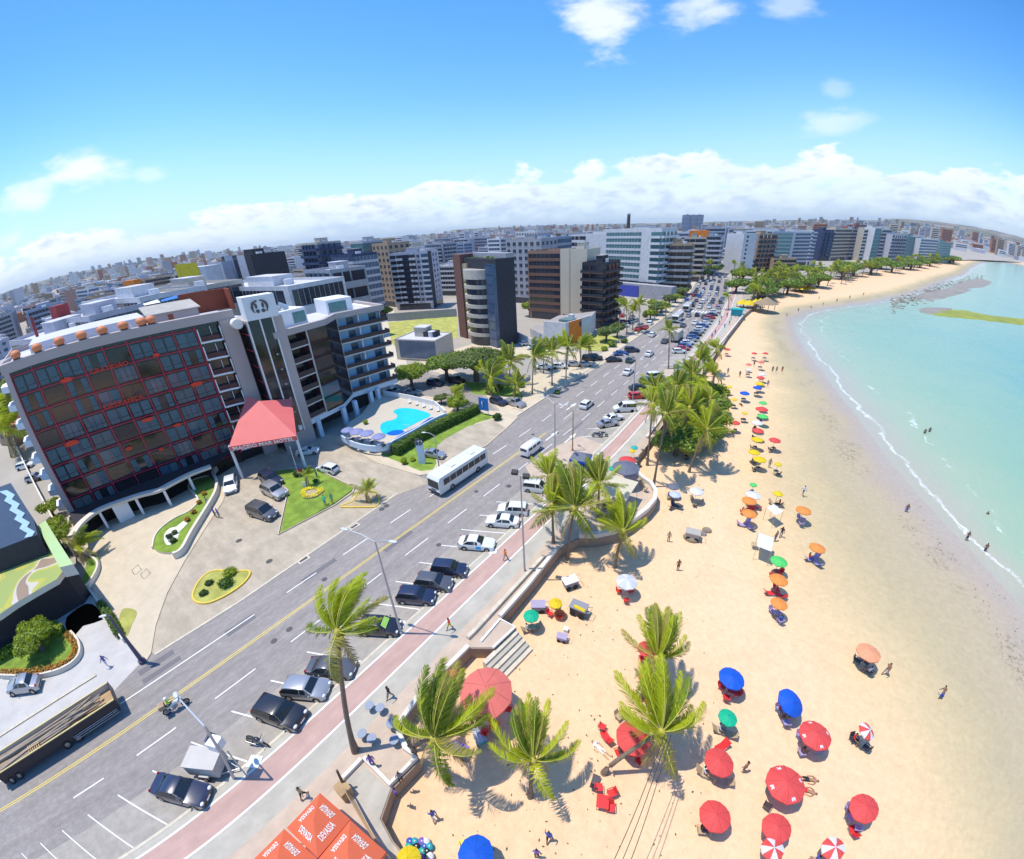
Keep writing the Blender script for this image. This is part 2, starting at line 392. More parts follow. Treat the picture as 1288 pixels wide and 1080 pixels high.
for p, c in [(.08, (.42, .345, .27, 1)), (.16, (.44, .36, .245, 1)), (.30, (.45, .37, .23, 1)), (.38, (.51, .41, .24, 1)), (.50, (.66, .49, .28, 1)), (.64, (.77, .53, .325, 1))]:
    x = e.new(p); x.color = c
sp = N.new('ShaderNodeMix'); sp.data_type = 'RGBA'; sp.blend_type = 'MULTIPLY'; sp.inputs['Factor'].default_value = 1
L.new(cr.outputs[0], sp.inputs['A'])
rg = N.new('ShaderNodeValToRGB'); rg.color_ramp.elements[0].color = (.90, .89, .87, 1); rg.color_ramp.elements[1].color = (1.06, 1.06, 1.07, 1); rg.color_ramp.elements[0].position = .3; rg.color_ramp.elements[1].position = .7
L.new(pf, rg.inputs[0]); L.new(rg.outputs[0], sp.inputs['B'])
# line of seaweed and debris
wd = math_n('ADD', at.outputs['Fac'], math_n('MULTIPLY', math_n('SUBTRACT', noise_n(geo.outputs['Position'], .16, 5, .6), .5), 5))
wl = math_n('MULTIPLY', math_n('MULTIPLY', smooth(math_n('ABSOLUTE', math_n('SUBTRACT', wd, 6.5)), .2, 3.4, 1, 0), smooth(noise_n(geo.outputs['Position'], .11, 3, .6), .46, .58)), smooth(noise_n(geo.outputs['Position'], 1.7, 8, .85), .50, .56, 0, .8))
wm = N.new('ShaderNodeMix'); wm.data_type = 'RGBA'; L.new(wl, wm.inputs['Factor']); L.new(sp.outputs['Result'], wm.inputs['A']); wm.inputs['B'].default_value = (.20, .17, .10, 1)
trk = smooth(noise_n(geo.outputs['Position'], .35, 8, .78), .47, .60, 0, .22)
wmt = N.new('ShaderNodeMix'); wmt.data_type = 'RGBA'; L.new(math_n('MULTIPLY', trk, smooth(dd, 10, 22)), wmt.inputs['Factor']); L.new(wm.outputs['Result'], wmt.inputs['A']); wmt.inputs['B'].default_value = (.52, .37, .22, 1); wm = wmt
gsp = math_n('MULTIPLY', smooth(noise_n(geo.outputs['Position'], .06, 2, .5), .52, .66), smooth(noise_n(geo.outputs['Position'], 3.1, 5, .8), .62, .70, 0, .35))
wm2 = N.new('ShaderNodeMix'); wm2.data_type = 'RGBA'; L.new(gsp, wm2.inputs['Factor']); L.new(wm.outputs['Result'], wm2.inputs['A']); wm2.inputs['B'].default_value = (.36, .27, .17, 1)
L.new(wm2.outputs['Result'], B.inputs['Base Color'])
L.new(smooth(dd, 1, 9, .35, .95), B.inputs['Roughness']); B.inputs['Specular IOR Level'].default_value = .3
bu = N.new('ShaderNodeBump'); bu.inputs['Strength'].default_value = .6; bu.inputs['Distance'].default_value = .145
L.new(math_n('MULTIPLY', math_n('ADD', noise_n(geo.outputs['Position'], 2.6, 5, .6), noise_n(geo.outputs['Position'], .5, 3, .6)), smooth(dd, 4, 16, .1, 1)), bu.inputs['Height']); L.new(bu.outputs[0], B.inputs['Normal'])
def beach_z(X, Y, D):
    far = np.clip((Y - 185) / 60, 0, 1)
    z = -2.02 + np.clip(D, -60, 24) * np.where(D > 0, .03, .045)
    z = z + far * np.clip(D - 4, 0, 40) * .04
    z = np.minimum(z, -1.3 + far * 1.22)
    return z + np.where(D > 8, .045 * wob(X, Y, 2.3) + .03 * wob(X + 9, Y, .9 * 1.7), 0) * (1 - far)
grid_mesh('beach', spaced(-60, 1400, 0, 1.3, 1.025), spaced(-90, 1700, 30, 1.4, 1.02), beach_z, None, lambda D, X, Y: (D > -45) & (D < 80 + Y * .15), mSand)
mSea = bpy.data.materials.new('sea_water'); mSea.use_nodes = True
N, L, B = nodes(mSea)
at = N.new('ShaderNodeAttribute'); at.attribute_name = 'shore'; geo = N.new('ShaderNodeNewGeometry'); P_ = geo.outputs['Position']
dep = math_n('MULTIPLY', at.outputs['Fac'], -1)
dw = math_n('ADD', dep, math_n('MULTIPLY', math_n('SUBTRACT', noise_n(P_, .035, 6, .6, .3), .5), 34))
cr = N.new('ShaderNodeValToRGB'); L.new(math_n('DIVIDE', dw, 260), cr.inputs[0]); e = cr.color_ramp.elements
e[0].position = 0; e[0].color = (.38, .42, .31, 1); e[1].position = 1; e[1].color = (.10, .25, .33, 1)
for p, c in [(.03, (.33, .42, .29, 1)), (.1, (.26, .40, .28, 1)), (.26, (.17, .35, .28, 1)), (.55, (.11, .29, .30, 1))]:
    x = e.new(p); x.color = c
pat = smooth(noise_n(P_, .022, 7, .62, .6), .50, .66, 0, .35)
m1 = N.new('ShaderNodeMix'); m1.data_type = 'RGBA'; L.new(math_n('MULTIPLY', pat, smooth(dep, 14, 60)), m1.inputs['Factor']); L.new(cr.outputs[0], m1.inputs['A']); m1.inputs['B'].default_value = (.12, .30, .30, 1)
wc = N.new('ShaderNodeVectorMath'); wc.operation = 'DISTANCE'; L.new(P_, wc.inputs[0]); wc.inputs[1].default_value = (34.5, 50.5, -2)
wmk = math_n('MULTIPLY', smooth(math_n('ADD', wc.outputs['Value'], math_n('MULTIPLY', noise_n(P_, .35, 6, .7), 9)), 6, 12, .8, 0), smooth(noise_n(P_, .9, 6, .75), .35, .6))
mw = N.new('ShaderNodeMix'); mw.data_type = 'RGBA'; L.new(wmk, mw.inputs['Factor']); L.new(m1.outputs['Result'], mw.inputs['A']); mw.inputs['B'].default_value = (.05, .07, .08, 1); m1 = mw
# first metres over the wet sand: thin film
m2 = N.new('ShaderNodeMix'); m2.data_type = 'RGBA'; L.new(smooth(math_n('ADD', dep, math_n('MULTIPLY', math_n('SUBTRACT', noise_n(P_, .12, 4, .6), .5), 6)), .5, 8, .85, 0), m2.inputs['Factor'])
L.new(m1.outputs['Result'], m2.inputs['A']); m2.inputs['B'].default_value = (.41, .38, .30, 1)
fo1 = smooth(math_n('ABSOLUTE', math_n('ADD', math_n('SUBTRACT', dep, 1.7), math_n('MULTIPLY', math_n('SUBTRACT', noise_n(P_, .1, 5, .6), .5), 7))), .05, .5, 1, 0)
fo1 = math_n('MULTIPLY', fo1, smooth(noise_n(P_, .05, 4, .7), .40, .56, .25, .95))
fo2 = smooth(math_n('ABSOLUTE', math_n('ADD', math_n('SUBTRACT', dep, 8.5), math_n('MULTIPLY', math_n('SUBTRACT', noise_n(P_, .07, 5, .6), .5), 16))), .1, .55, 1, 0)
fo2 = math_n('MULTIPLY', fo2, smooth(noise_n(P_, .11, 4, .7), .50, .60, 0, .8))
fo = math_n('MULTIPLY', math_n('MAXIMUM', fo1, fo2), smooth(noise_n(P_, 2.0, 6, .8), .38, .62))
m3 = N.new('ShaderNodeMix'); m3.data_type = 'RGBA'; L.new(fo, m3.inputs['Factor']); L.new(m2.outputs['Result'], m3.inputs['A']); m3.inputs['B'].default_value = (.85, .86, .84, 1)
L.new(m3.outputs['Result'], B.inputs['Base Color']); B.inputs['Roughness'].default_value = .16; B.inputs['IOR'].default_value = 1.33; B.inputs['Specular IOR Level'].default_value = .35
bu = N.new('ShaderNodeBump'); bu.inputs['Strength'].default_value = .85; bu.inputs['Distance'].default_value = .2
mpw = N.new('ShaderNodeMapping'); mpw.inputs['Scale'].default_value = (1, .5, 1); mpw.inputs['Rotation'].default_value = (0, 0, .35); L.new(P_, mpw.inputs['Vector'])
L.new(math_n('ADD', noise_n(mpw.outputs[0], .9, 5, .6), math_n('MULTIPLY', noise_n(mpw.outputs[0], .16, 3, .5), 2)), bu.inputs['Height']); L.new(bu.outputs[0], B.inputs['Normal'])
grid_mesh('sea', spaced(-30, 9500, 5, 2.5, 1.045), spaced(-900, 9000, 120, 3, 1.04), lambda X, Y, D: np.full(X.shape, -2.0), None, lambda D, X, Y: D < 14, mSea)
# ---------------------------------------------------------------- road
mb = MB(); strip(mb, -44.6, -29.5, -120, 640, 0, mAsph); struct('road', mb)
mb = MB(); strip(mb, -29.5, -25.5, -120, 190, 0, mPark); strip(mb, -29.5, -25.5, 190, 640, 0, mAsph); struct('parking_lane', mb)
mb = MB(); strip(mb, -25.55, -25.3, -120, 300, .16, mKerb, .2); struct('kerb', mb)
mb = MB(); strip(mb, -25.3, -24.6, -120, 300, .14, mGrey, .2); struct('kerb_walk', mb)
mb = MB(); strip(mb, -24.6, -22.35, -120, 300, .13, mPink, .2); struct('cycle_path', mb)
mb = MB(); strip(mb, -22.35, -20.45, -120, 300, .13, mGrey, .2); strip(mb, -20.45, -18.9, -120, 300, .132, mPave2, .2); struct('promenade', mb)
mb = MB(); strip(mb, -24.72, -24.55, -120, 300, .144, mLine); strip(mb, -22.44, -22.27, -120, 300, .144, mLine); struct('path_lines', mb)
# promenade widening out to the sea wall
pl = [(-19.0, -90)] + [(p.x, p.y) for p in PWc] + [(-19.9, 62), (-18.95, 62)]
mb = MB(); mb.sheet([(-18.9, -90), (-4, -90)] + [(p.x, p.y) for p in PWc] + [(-18.9, 61)], .118, mPave2); struct('promenade_edge', mb)
mb = MB(); mb.sheet(gp([(432, 984), (457, 962), (491, 991), (478, 1029), (493, 1058), (500, 1085), (440, 1000)], .12), .126, mGrey); struct('concrete_apron', mb)
mb = MB()
def dash(x, y0, y1, w=.12, z=.006, m=mLine): strip(mb, x - w/2, x + w/2, y0, y1, z, m)
dash(-39.35, -120, 5.0, .13)
y = 8.6
while y < 330:
    dash(-39.35, y, y + 3.6, .13); y += 7.2
y = -15.8
while y < 340:
    dash(-33.0, y, y + 3.7, .12); y += 7.2
dash(-36.28, -120, 55.5, .11, m=mYel); dash(-36.05, -120, 55.5, .11, m=mYel)
y = 62
while y < 330:
    dash(-36.2, y, y + 3.6, .12); y += 7.2
# stalls painted at an angle
for i in range(40):
    y = -25.6 + i * 3.55 / 1.0
    if 38 < y < 44 or 96 < y < 104: continue
    a = Vector((-25.7, y + 2.4)); b = a + Vector((-5.0, -2.55))
    if y > 55: a = Vector((-25.7, y + 1.0)); b = a + Vector((-4.6, -3.3))
    t = (b - a).normalized(); nn = Vector((-t.y, t.x)) * .06
    c = cx(y)
    mb.add([(p.x + c, p.y, .007) for p in (a - nn, b - nn, b + nn, a + nn)], [(0, 1, 2, 3)], mLine)
# arrows and the crossing
def arrow(x, y):
    c = cx(y)
    mb.sheet([(x - .12 + c, y), (x + .12 + c, y), (x + .12 + c, y + 2.4), (x - .12 + c, y + 2.4)], .009, mLine)
    mb.sheet([(x - .45 + c, y + 2.4), (x + .45 + c, y + 2.4), (x + c, y + 4.2)], .009, mLine)
for x, y in ((-34.6, 53), (-31.4, 54), (-37.8, 66), (-34.8, 68)): arrow(x, y)
for k in range(12):
    x = -42.6 + k * 1.35; c = cx(180)
    mb.sheet([(x + c, 179), (x + .6 + c, 179), (x + .6 + c, 183.5), (x + c, 183.5)], .009, mLine)
struct('road_markings', mb)
# town side pavement
mb = MB(); strip(mb, -44.9, -44.6, -120, -9.2, .14, mKerb, .2)
strip(mb, -44.9, -44.6, 58, 300, .14, mKerb, .2); struct('town_kerb', mb)
mb = MB(); strip(mb, -47.6, -44.9, 61, 135, .126, mCream, .2); strip(mb, -47.6, -44.9, 145, 300, .12, mCream, .2)
struct('town_pavement', mb)
# ---------------------------------------------------------------- forecourt, driveways, gardens on the town side
XK = -44.6
mOchre = mat('yellow_kerb_paint', (.72, .50, .08), .7, .1, 2)
mWallW = mat('white_render', (.76, .76, .76), .8, .06, .6)
mWallC = mat('cream_render', (.66, .60, .50), .8, .07, .6)
mSoil = mat('dry_soil', (.42, .33, .20), .95, .25, 2, .3)
mHedge = leafmat('hedge_leaves', (.11, .19, .02), .45, 1.5)
mHedgeY = leafmat('yellow_green_leaves', (.33, .42, .02), .35, 1.5)
mHedgeD = leafmat('dark_green_leaves', (.045, .095, .02), .45, 1.5)
mFlower = leafmat('orange_flowers', (.62, .27, .04), .3, 3)
mb = MB()
mb.sheet(gp([(196, 823), (186, 812), (191, 785), (204, 745), (226, 700), (251, 660), (272, 625), (283, 598), (280, 575), (400, 545), (432, 548), (485, 578), (530, 600), (548, 604), (500, 622), (400, 690), (300, 758)], .02), .012, mFore)
struct('forecourt', mb)
mb = MB()
mb.sheet(gp([(182, 829), (143, 870), (60, 922), (-60, 985), (-120, 940), (-60, 760), (60, 700), (125, 757)], .02), .02, mDrive)
struct('pale_driveway', mb)
mb = MB()
mb.prism([p for p in gp([(185, 830), (191, 820), (197, 785), (211, 745), (232, 706), (258, 664), (280, 630), (290, 600), (302, 580), (300, 570), (268, 582), (225, 620), (150, 640), (85, 650), (105, 700), (122, 752), (145, 783)], .1)], 0, .1, mCream)
struct('cream_terrace', mb)
# pavement along the pool wall and the rounded corner at the junction
mb = MB()
mb.prism(gp([(420, 553), (434, 560), (475, 582), (528, 597), (551, 594), (556, 584), (570, 577), (612, 560), (640, 536), (651, 525), (648, 519), (625, 517), (600, 516), (560, 512), (548, 500), (500, 492), (490, 498), (430, 548)], .12), 0, .12, mCream)
struct('corner_pavement', mb)
mb = MB()
mb.sheet(gp([(556, 584), (570, 577), (610, 560), (636, 538), (620, 528), (590, 536), (560, 552), (545, 566)], .12), .128, mPink if 0 else mFore)
struct('layby_paving', mb)
mb = MB()
mb.sheet(gp([(478, 571), (500, 580), (530, 592), (545, 590), (550, 582), (548, 574), (556, 560), (600, 532), (628, 524), (605, 519), (570, 520), (548, 528), (500, 568)], .12), .124, mGrass)
struct('pool_side_lawn', mb)
mb = MB()
mb.sheet(gp([(352, 671), (363, 617), (351, 605), (340, 593), (389, 588), (443, 613), (442, 617), (420, 633)], .1), .15, mGrass)
struct('triangle_lawn', mb)
def kerbring(name, P, w=.16, h=.2, m=mCream, label='', cat='kerb', z0=0):
    mb = MB(); ribbon(mb, P, 0, w, z0, z0 + h, m, True)
    return tag(mb.build(name), label, cat)
kerbring('garden_kerb', gp([(350, 672), (362, 617), (350, 605), (338, 593), (389, 587), (441, 611), (444, 614), (443, 619), (420, 635)], .1), label='pale kerb around the large triangular lawn by the red canopy')
streaks(mGrass, .25, .6, .6, .4, .6); streaks(mDry, .25, .4, .5, .4, .6)
# yellow edged planters
mYk = mOchre
TEAR = [(244, 748), (250, 733), (262, 721), (275, 718), (290, 720), (312, 719), (308, 730), (295, 741), (278, 751), (262, 757), (249, 756)]
PALMB = [(429, 637), (443, 631), (452, 618), (466, 617), (476, 627), (473, 636), (462, 637)]
FLB = [(378, 622), (380, 617), (390, 614), (404, 615), (406, 619), (395, 626), (382, 627)]
mb = MB(); mb.sheet(gp(TEAR, .1, 4), .13, mDry); struct('planter_soil', mb)
kerbring('planter_kerb', gp(TEAR, .1, 4), .2, .2, mYk, 'yellow painted kerb of the teardrop planter with round bushes', 'planter')
mb = MB(); mb.sheet(gp(PALMB, .1, 4), .13, mSoil); struct('planter_soil', mb)
kerbring('planter_kerb', gp(PALMB, .1, 4), .2, .2, mYk, 'yellow painted kerb of the small planter holding the low palm', 'planter')
# ---- leaf clumps
def clump(mb, c, r, m, n=260, leaf=.12, seed=0, flat=.75, lo=-.5):
    rn = random.Random(seed * 7919 + int(c[0] * 13))
    for i in range(n):
        while True:
            d = Vector((rn.uniform(-1, 1), rn.uniform(-1, 1), rn.uniform(-1, 1)))
            if .2 < d.length < 1 and d.z > lo: break
        d = d.normalized() * (rn.uniform(.62, 1.03) if rn.random() < .85 else rn.uniform(.2, .7))
        p = Vector(c) + Vector((d.x * r[0], d.y * r[1], d.z * r[2]))
        q = Quaternion(Vector((rn.uniform(-1, 1), rn.uniform(-1, 1), rn.uniform(-1, 1))).normalized(), rn.uniform(0, 3))
        nrm = (d * 1.1 + q @ Vector((0, 0, .7))).normalized()
        a = nrm.orthogonal().normalized(); a = Quaternion(nrm, rn.uniform(0, 6.3)) @ a; b = nrm.cross(a)
        s = leaf * rn.uniform(.6, 1.4)
        mb.add([p - a*s, p - b*s*.55, p + a*s, p + b*s*.55], [(0, 1, 2, 3)], m)
    return mb
def hedge(name, P, w, h, m, label, cat='hedge', seed=1, z=0, dens=46, leaf=.13):
    "clipped hedge: leaf shell over a dark twig core along path P"
    mb = MB(); P = [Vector((p[0], p[1])) for p in P]; rn = random.Random(seed)
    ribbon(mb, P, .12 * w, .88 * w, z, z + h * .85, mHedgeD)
    for a, b in zip(P[:-1], P[1:]):
        L_ = (b - a).length; t = (b - a).normalized(); nn = Vector((-t.y, t.x))
        for i in range(int(L_ * (w + 2 * h) * dens)):
            s = rn.random() * L_; u = rn.random() * (w + 2 * h)
            if u < h: off, zz, nr = 0, u, Vector((-nn.x, -nn.y, .3))
            elif u < h + w: off, zz, nr = u - h, h, Vector((0, 0, 1))
            else: off, zz, nr = w, u - h - w, Vector((nn.x, nn.y, .3))
            off += rn.uniform(-.08, .08); zz += rn.uniform(-.1, .1)
            p = Vector((a.x + t.x * s + nn.x * off, a.y + t.y * s + nn.y * off, z + max(.02, zz)))
            nr = (nr + Vector((rn.uniform(-.8, .8), rn.uniform(-.8, .8), rn.uniform(-.5, .8)))).normalized()
            x = nr.orthogonal().normalized(); x = Quaternion(nr, rn.uniform(0, 6)) @ x; y = nr.cross(x); k = leaf * rn.uniform(.6, 1.3)
            mb.add([p - x*k, p - y*k*.6, p + x*k, p + y*k*.6], [(0, 1, 2, 3)], m)
    return tag(mb.build(name), label, cat)
def bush(px, r, h, m, label, z=.1, n=420, leaf=.11, core=True, name='round_bush', world=None, group=None):
    p = world or G(px[0], px[1], z)
    t = thing(name, label, 'bush', (p.x, p.y, z), group=group)
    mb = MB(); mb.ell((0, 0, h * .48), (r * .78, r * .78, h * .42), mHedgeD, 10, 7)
    clump(mb, (0, 0, h * .52), (r, r, h * .52), m, n, leaf, int(px[0]))
    mb.build('foliage', t)
    mb = MB(); mb.tube([(0, 0, -.02), (.02, 0, h * .3)], [.06, .04], mSoil, 6); mb.build('stem', t)
    return t
bush((290, 722), .8, .8, mHedgeY, 'bright yellow green clipped round bush on the teardrop planter, farther of two')
bush((285, 736), .85, 1.0, mHedge, 'mid green clipped round bush on the teardrop planter, nearer of two')
bush((257, 747), .5, .5, mHedgeD, 'dusty grey green bush at the pointed pebble end of the teardrop planter', n=200)
bush((264, 734), .5, .45, mHedgeD, 'small sparse bush beside white pebbles on the teardrop planter', n=160)
bush((300, 597), .0001, .0001, mHedge, 'x') if 0 else None
bush((375, 598), .95, 1.2, mHedgeD, 'dark round bush at the base of the flagpole on the lawn', n=500)
bush((396, 606), .45, .45, mHedge, 'small green tuft on the lawn beside the flower bed', n=120, z=.15)
mb = MB(); fp = gp(FLB, .15, 4); mb.prism(fp, .12, .3, mSoil)
for i in range(900):
    a = random.choice(fp); c = sum((Vector((p.x, p.y)) for p in fp), Vector((0, 0))) / len(fp); k = random.uniform(.55, 1.02)
    p = Vector((c.x + (a.x - c.x) * k, c.y + (a.y - c.y) * k, .34 + random.uniform(0, .12)))
    s = .13; q = random.uniform(0, 6); ax = Vector((math.cos(q), math.sin(q), random.uniform(-.4, .4))) * s; ay = Vector((-math.sin(q), math.cos(q), random.uniform(-.3, .3))) * s * .6
    mb.add([p - ax, p - ay, p + ax, p + ay], [(0, 1, 2, 3)], mat('yellow_petals', (.75, .62, .02), .6, .15, 3))
tag(mb.build('flower_bed'), 'bed of yellow flowers in a white boat shaped edging on the lawn', 'flower bed')
mb = MB()
tp = thing('lawn_sign', 'small white upright plaque standing behind the yellow flowers', 'sign', G(383, 613, .15), .8)
mb.box((0, 0, .55), (.5, .08, .9), mWhite); mb.build('plaque', tp)
# curving raised bed with long white wall on its right
bed = [(193, 687), (196, 673), (206, 661), (222, 650), (237, 643), (249, 631), (247, 622), (238, 613), (240, 605), (252, 600), (262, 598), (268, 606), (267, 620), (255, 640), (238, 666), (225, 690), (205, 694)]
mb = MB(); mb.prism(gp(bed, .45, 3), 0, .42, mGrass, mWallC); struct('raised_bed', mb)
mb = MB(); ribbon(mb, gp([(219, 697), (228, 692), (240, 670), (262, 634), (270, 618), (271, 605), (266, 597), (270, 589), (280, 582), (297, 572), (306, 566)], .6, 4, False), -.38, 0, 0, 1.05, mWallC)
tag(mb.build('curved_wall'), 'long curving pale garden wall from the terrace up to the red canopy', 'wall')
mb = MB(); ribbon(mb, gp(bed[:11], .5, 4, False), -.02, .2, 0, .55, mWallC); tag(mb.build('bed_edging'), 'pale curved edging along the plaza side of the long garden bed', 'edging')
for k, (u, v, m_, r) in enumerate([(214, 676, mHedgeD, .45), (219, 681, mHedgeD, .5), (221, 671, mHedge, .4), (236, 655, mFlower, .42), (244, 645, mFlower, .42), (251, 633, mFlower, .4), (257, 622, mFlower, .4)]):
    bush((u, v), r, .6, m_, ['dark rounded bush on white pebbles, lowest in the curving bed', 'dark rounded bush beside the wall end in the curving bed', 'small green bush at the top of the white pebble patch', 'orange flowering shrub nearest the pebbles in the curving bed', 'orange flowering shrub second along the curving bed', 'orange flowering shrub just below the narrow waist of the bed', 'orange flowering shrub above the narrow waist of the bed'][k], z=.42, n=170, leaf=.1, name='flowering_shrub' if k > 2 else 'round_bush')
mb = MB(); mb.sheet(gp([(208, 682), (207, 672), (214, 664), (222, 662), (231, 655), (236, 658), (226, 668), (224, 676), (214, 685)], .45, 2), .45, mWhite); struct('white_pebbles', mb)
# left garden: raised oval lawn with hedge and trees
oval = [(-40, 848), (0, 846), (40, 847), (70, 842), (92, 830), (100, 818), (97, 805), (88, 792), (60, 775), (0, 800), (-60, 830)]
mb = MB(); P_o = gp([(0, 848), (40, 848), (70, 842), (90, 832), (99, 820), (97, 806), (88, 795)], .45, 4, False)
P_full = P_o + [G(70, 778, .45), G(0, 808, .45), G(-70, 850, .45), G(-60, 880, .45)]
mb.prism(P_full, 0, .42, mGrass, mWallC); struct('raised_lawn', mb)
ms = MB(); ribbon(ms, P_o, -.3, -.02, 0, .62, mWallC); tag(ms.build('lawn_wall'), 'low cream wall curving round the raised lawn beside the driveway', 'wall')
hedge('flower_hedge', P_o, .6, .35, mFlower, 'strip of orange flowers edging the raised lawn by the driveway', 'flowers', 3, .42)
hedge('clipped_hedge', gp([(84, 790), (50, 800), (0, 826), (-50, 852)], .45, 0, False), .9, .9, mHedgeY, 'bright green clipped hedge behind the raised lawn at far left', 'hedge', 5, .42)
hedge('clipped_hedge', gp([(158, 797), (146, 775), (133, 757)], .1, 0, False), .8, .7, mHedge, 'narrow green hedge beside the tall dark pole and driveway', 'hedge', 6, .1)
mb = MB(); tl2 = gp([(150, 790), (160, 800), (167, 785), (173, 772), (170, 766), (155, 766)], .1, 4); mb.sheet(tl2, .125, mDry); struct('planter_soil', mb)
# long low wall between driveway and terrace
mb = MB(); ribbon(mb, gp([(156, 803), (138, 777), (122, 752), (112, 738)], .5, 0, False), -.14, .14, 0, .6, mWallC); tag(mb.build('low_wall'), 'thin straight cream wall dividing the driveway from the terrace', 'wall')
# ramp beside the driveway: flat sheet, the shade of its cut painted on
mDark = mat('dark_recess', (.035, .03, .035), .9, .2, 1)  # near-black colour stands for the shade in recesses and under slabs
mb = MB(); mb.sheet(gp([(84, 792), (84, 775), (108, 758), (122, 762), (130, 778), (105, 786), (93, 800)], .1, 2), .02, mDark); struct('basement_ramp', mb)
# round ended planter with a small tree, half in shadow
mb = MB(); pp = gp([(103, 736), (108, 716), (112, 700), (118, 696), (124, 700), (125, 708), (120, 722), (110, 738)], .6, 3)
mb.prism(pp, 0, .6, mGrass, mWallC); struct('raised_bed', mb)
mb = MB(); ribbon(mb, gp([(92, 690), (105, 694), (117, 699), (125, 706), (124, 716), (116, 730), (104, 742)], .6, 4, False), -.25, 0, 0, .8, mWallC); tag(mb.build('curved_wall'), 'low curved wall around the small tree bed at the terrace edge', 'wall')
# metal hoops on the terrace
for k, (a, b) in enumerate([((170, 722), (178, 715)), ((181, 727), (189, 720))]):
    A = G(*a, .1); B_ = G(*b, .1); mb = MB()
    mb.tube([A, A + Vector((0, 0, .7)), B_ + Vector((0, 0, .7)), B_], .035, mat('grey_metal', (.35, .34, .33), .4, .1, 3, metal=.7), 6)
    tag(mb.build('bicycle_hoop'), ['grey metal hoop on the cream terrace, left of two', 'grey metal hoop on the cream terrace, right of two'][k], 'bike hoop')
# drain and small kerb stones along the forecourt edge
# ---------------------------------------------------------------- pool terrace
mPool = mat('pool_water', (.02, .55, .62), .08, .12, .8, .12, world=True, bscale=3, spec=.5)
mPoolD = mat('deep_pool_water', (.01, .14, .55), .08, .12, .8, .12, world=True, bscale=3)
mBlueT = mat('blue_tiles', (.05, .07, .42), .4, .15, 4, world=True)
mDeck = mat('pool_deck', (.52, .46, .37), .8, .08, 1, world=True)
mWallB = mat('pale_blue_wall', (.56, .66, .76), .8, .05, .5)
DZ = 1.5
def poolw(L, z, n=0, c=True): return gp(L, z, n, c)
deck = poolw([(428, 548), (450, 556), (472, 560), (488, 558), (500, 551), (520, 540), (545, 526), (562, 520), (548, 509), (515, 501), (482, 494), (470, 500), (455, 520), (440, 530)], DZ)
t = thing('pool_terrace', 'raised pool terrace with curved pale blue wall beside the hotel', 'terrace')
mb = MB(); mb.prism(deck, 0, DZ - .02, mDeck, mWallB); mb.build('deck', t)
mb = MB(); ribbon(mb, poolw([(428, 547), (440, 554), (455, 559), (472, 561), (486, 559), (497, 553), (520, 541), (545, 527), (562, 520)], DZ + .4, 3, False), -.15, .1, DZ - .6, DZ + .5, mWallB); mb.build('parapet', t)
mb = MB(); ribbon(mb, poolw([(562, 520), (548, 508), (515, 500), (482, 494)], DZ + .4, 0, False), -.1, .1, 0, DZ + 1.0, mWallW); mb.build('back_wall', t)
mb = MB(); mb.prism(poolw([(479, 541), (479, 534), (485, 530), (497, 527), (500, 522), (495, 518), (500, 514), (512, 513), (526, 515), (541, 520), (541, 524), (532, 528), (520, 534), (506, 541), (494, 545), (485, 546)], DZ, 3), DZ - .06, DZ + .012, mPool)
mb.build('pool', t)
mb = MB(); mb.prism(poolw([(487, 544.5), (496, 541), (506, 541), (509, 543), (500, 547), (490, 547)], DZ, 3), DZ - .06, DZ + .018, mPoolD); mb.build('deep_pool', t)
mb = MB(); mb.sheet(poolw([(496, 552), (510, 543.5), (528, 535), (540, 526), (549, 525), (540, 531), (520, 541), (503, 550)], DZ, 2), DZ + .004, mBlueT); mb.build('tile_strip', t)
mb = MB()
for o_ in ((0, 0), (.5, .3)):
    p = G(509, 539, DZ); mb.tube([(p.x + o_[0], p.y + o_[1], DZ), (p.x + o_[0], p.y + o_[1], DZ + .8), (p.x + o_[0] + .5, p.y + o_[1] + .3, DZ + .8), (p.x + o_[0] + .6, p.y + o_[1] + .4, DZ - .1)], .03, mWhite, 6)
mb.build('handrail', t)
# hedge and totem
hedge('clipped_hedge', gp([(502, 574), (530, 556), (560, 541), (590, 527), (606, 519)], .12, 0, False), 1.5, 1.7, mHedge, 'long mixed green hedge below the pool wall', 'hedge', 9, .12, 40, .16)
hedge('clipped_hedge', gp([(520, 560), (545, 547), (580, 528)], .12, 0, False), 2.2, 1.35, mHedgeY, 'bright lime hedge strip between the pool wall and dark hedge', 'hedge', 10, .12, 30, .14)
t = thing('totem_sign', 'pale blue totem sign with dark crown emblem on the lawn', 'sign', G(532, 582, .12), .6)
MB().b2((-.55, -.2, 0), (.55, .2, 4.0), mWallB).build('column', t)
mb = MB(); mEmb = mat('emblem_grey', (.09, .09, .11), .5, .1, 3)
for s in (-1, 1):
    mb.tube([(s * .12, -.24, 3.4), (s * .55, -.24, 3.6), (s * .68, -.24, 4.1), (s * .45, -.24, 4.55), (s * .12, -.24, 4.7), (s * .12, -.24, 3.4)], .07, mEmb, 6)
    mb.ell((s * .32, -.2, 3.9), (.22, .1, .3), mEmb)
mb.build('emblem', t)
for k, (u, v, r, h, m_) in enumerate([(482, 566, 1.0, 1.5, mHedgeD), (497, 566, 1.2, 1.7, mHedge), (509, 583, .5, 1.2, mDry if 0 else mHedgeY), (626, 528, .9, 1.3, mHedgeD), (520, 579, .45, .5, mHedgeY)]):
    bush((u, v), r, h, m_, ['dark sprawling shrub against the curved pool wall', 'mid green shrub between the pool wall and the lawn', 'thin yellowish shrub in front of the totem sign', 'dark round shrub at the rounded pavement corner', 'tiny lime tuft beside the totem sign'][k], z=.12, n=500, leaf=.15, name='garden_shrub')
bush((460, 533), .55, .9, mHedgeY, 'potted lime plant on the pool deck', z=DZ, n=200)
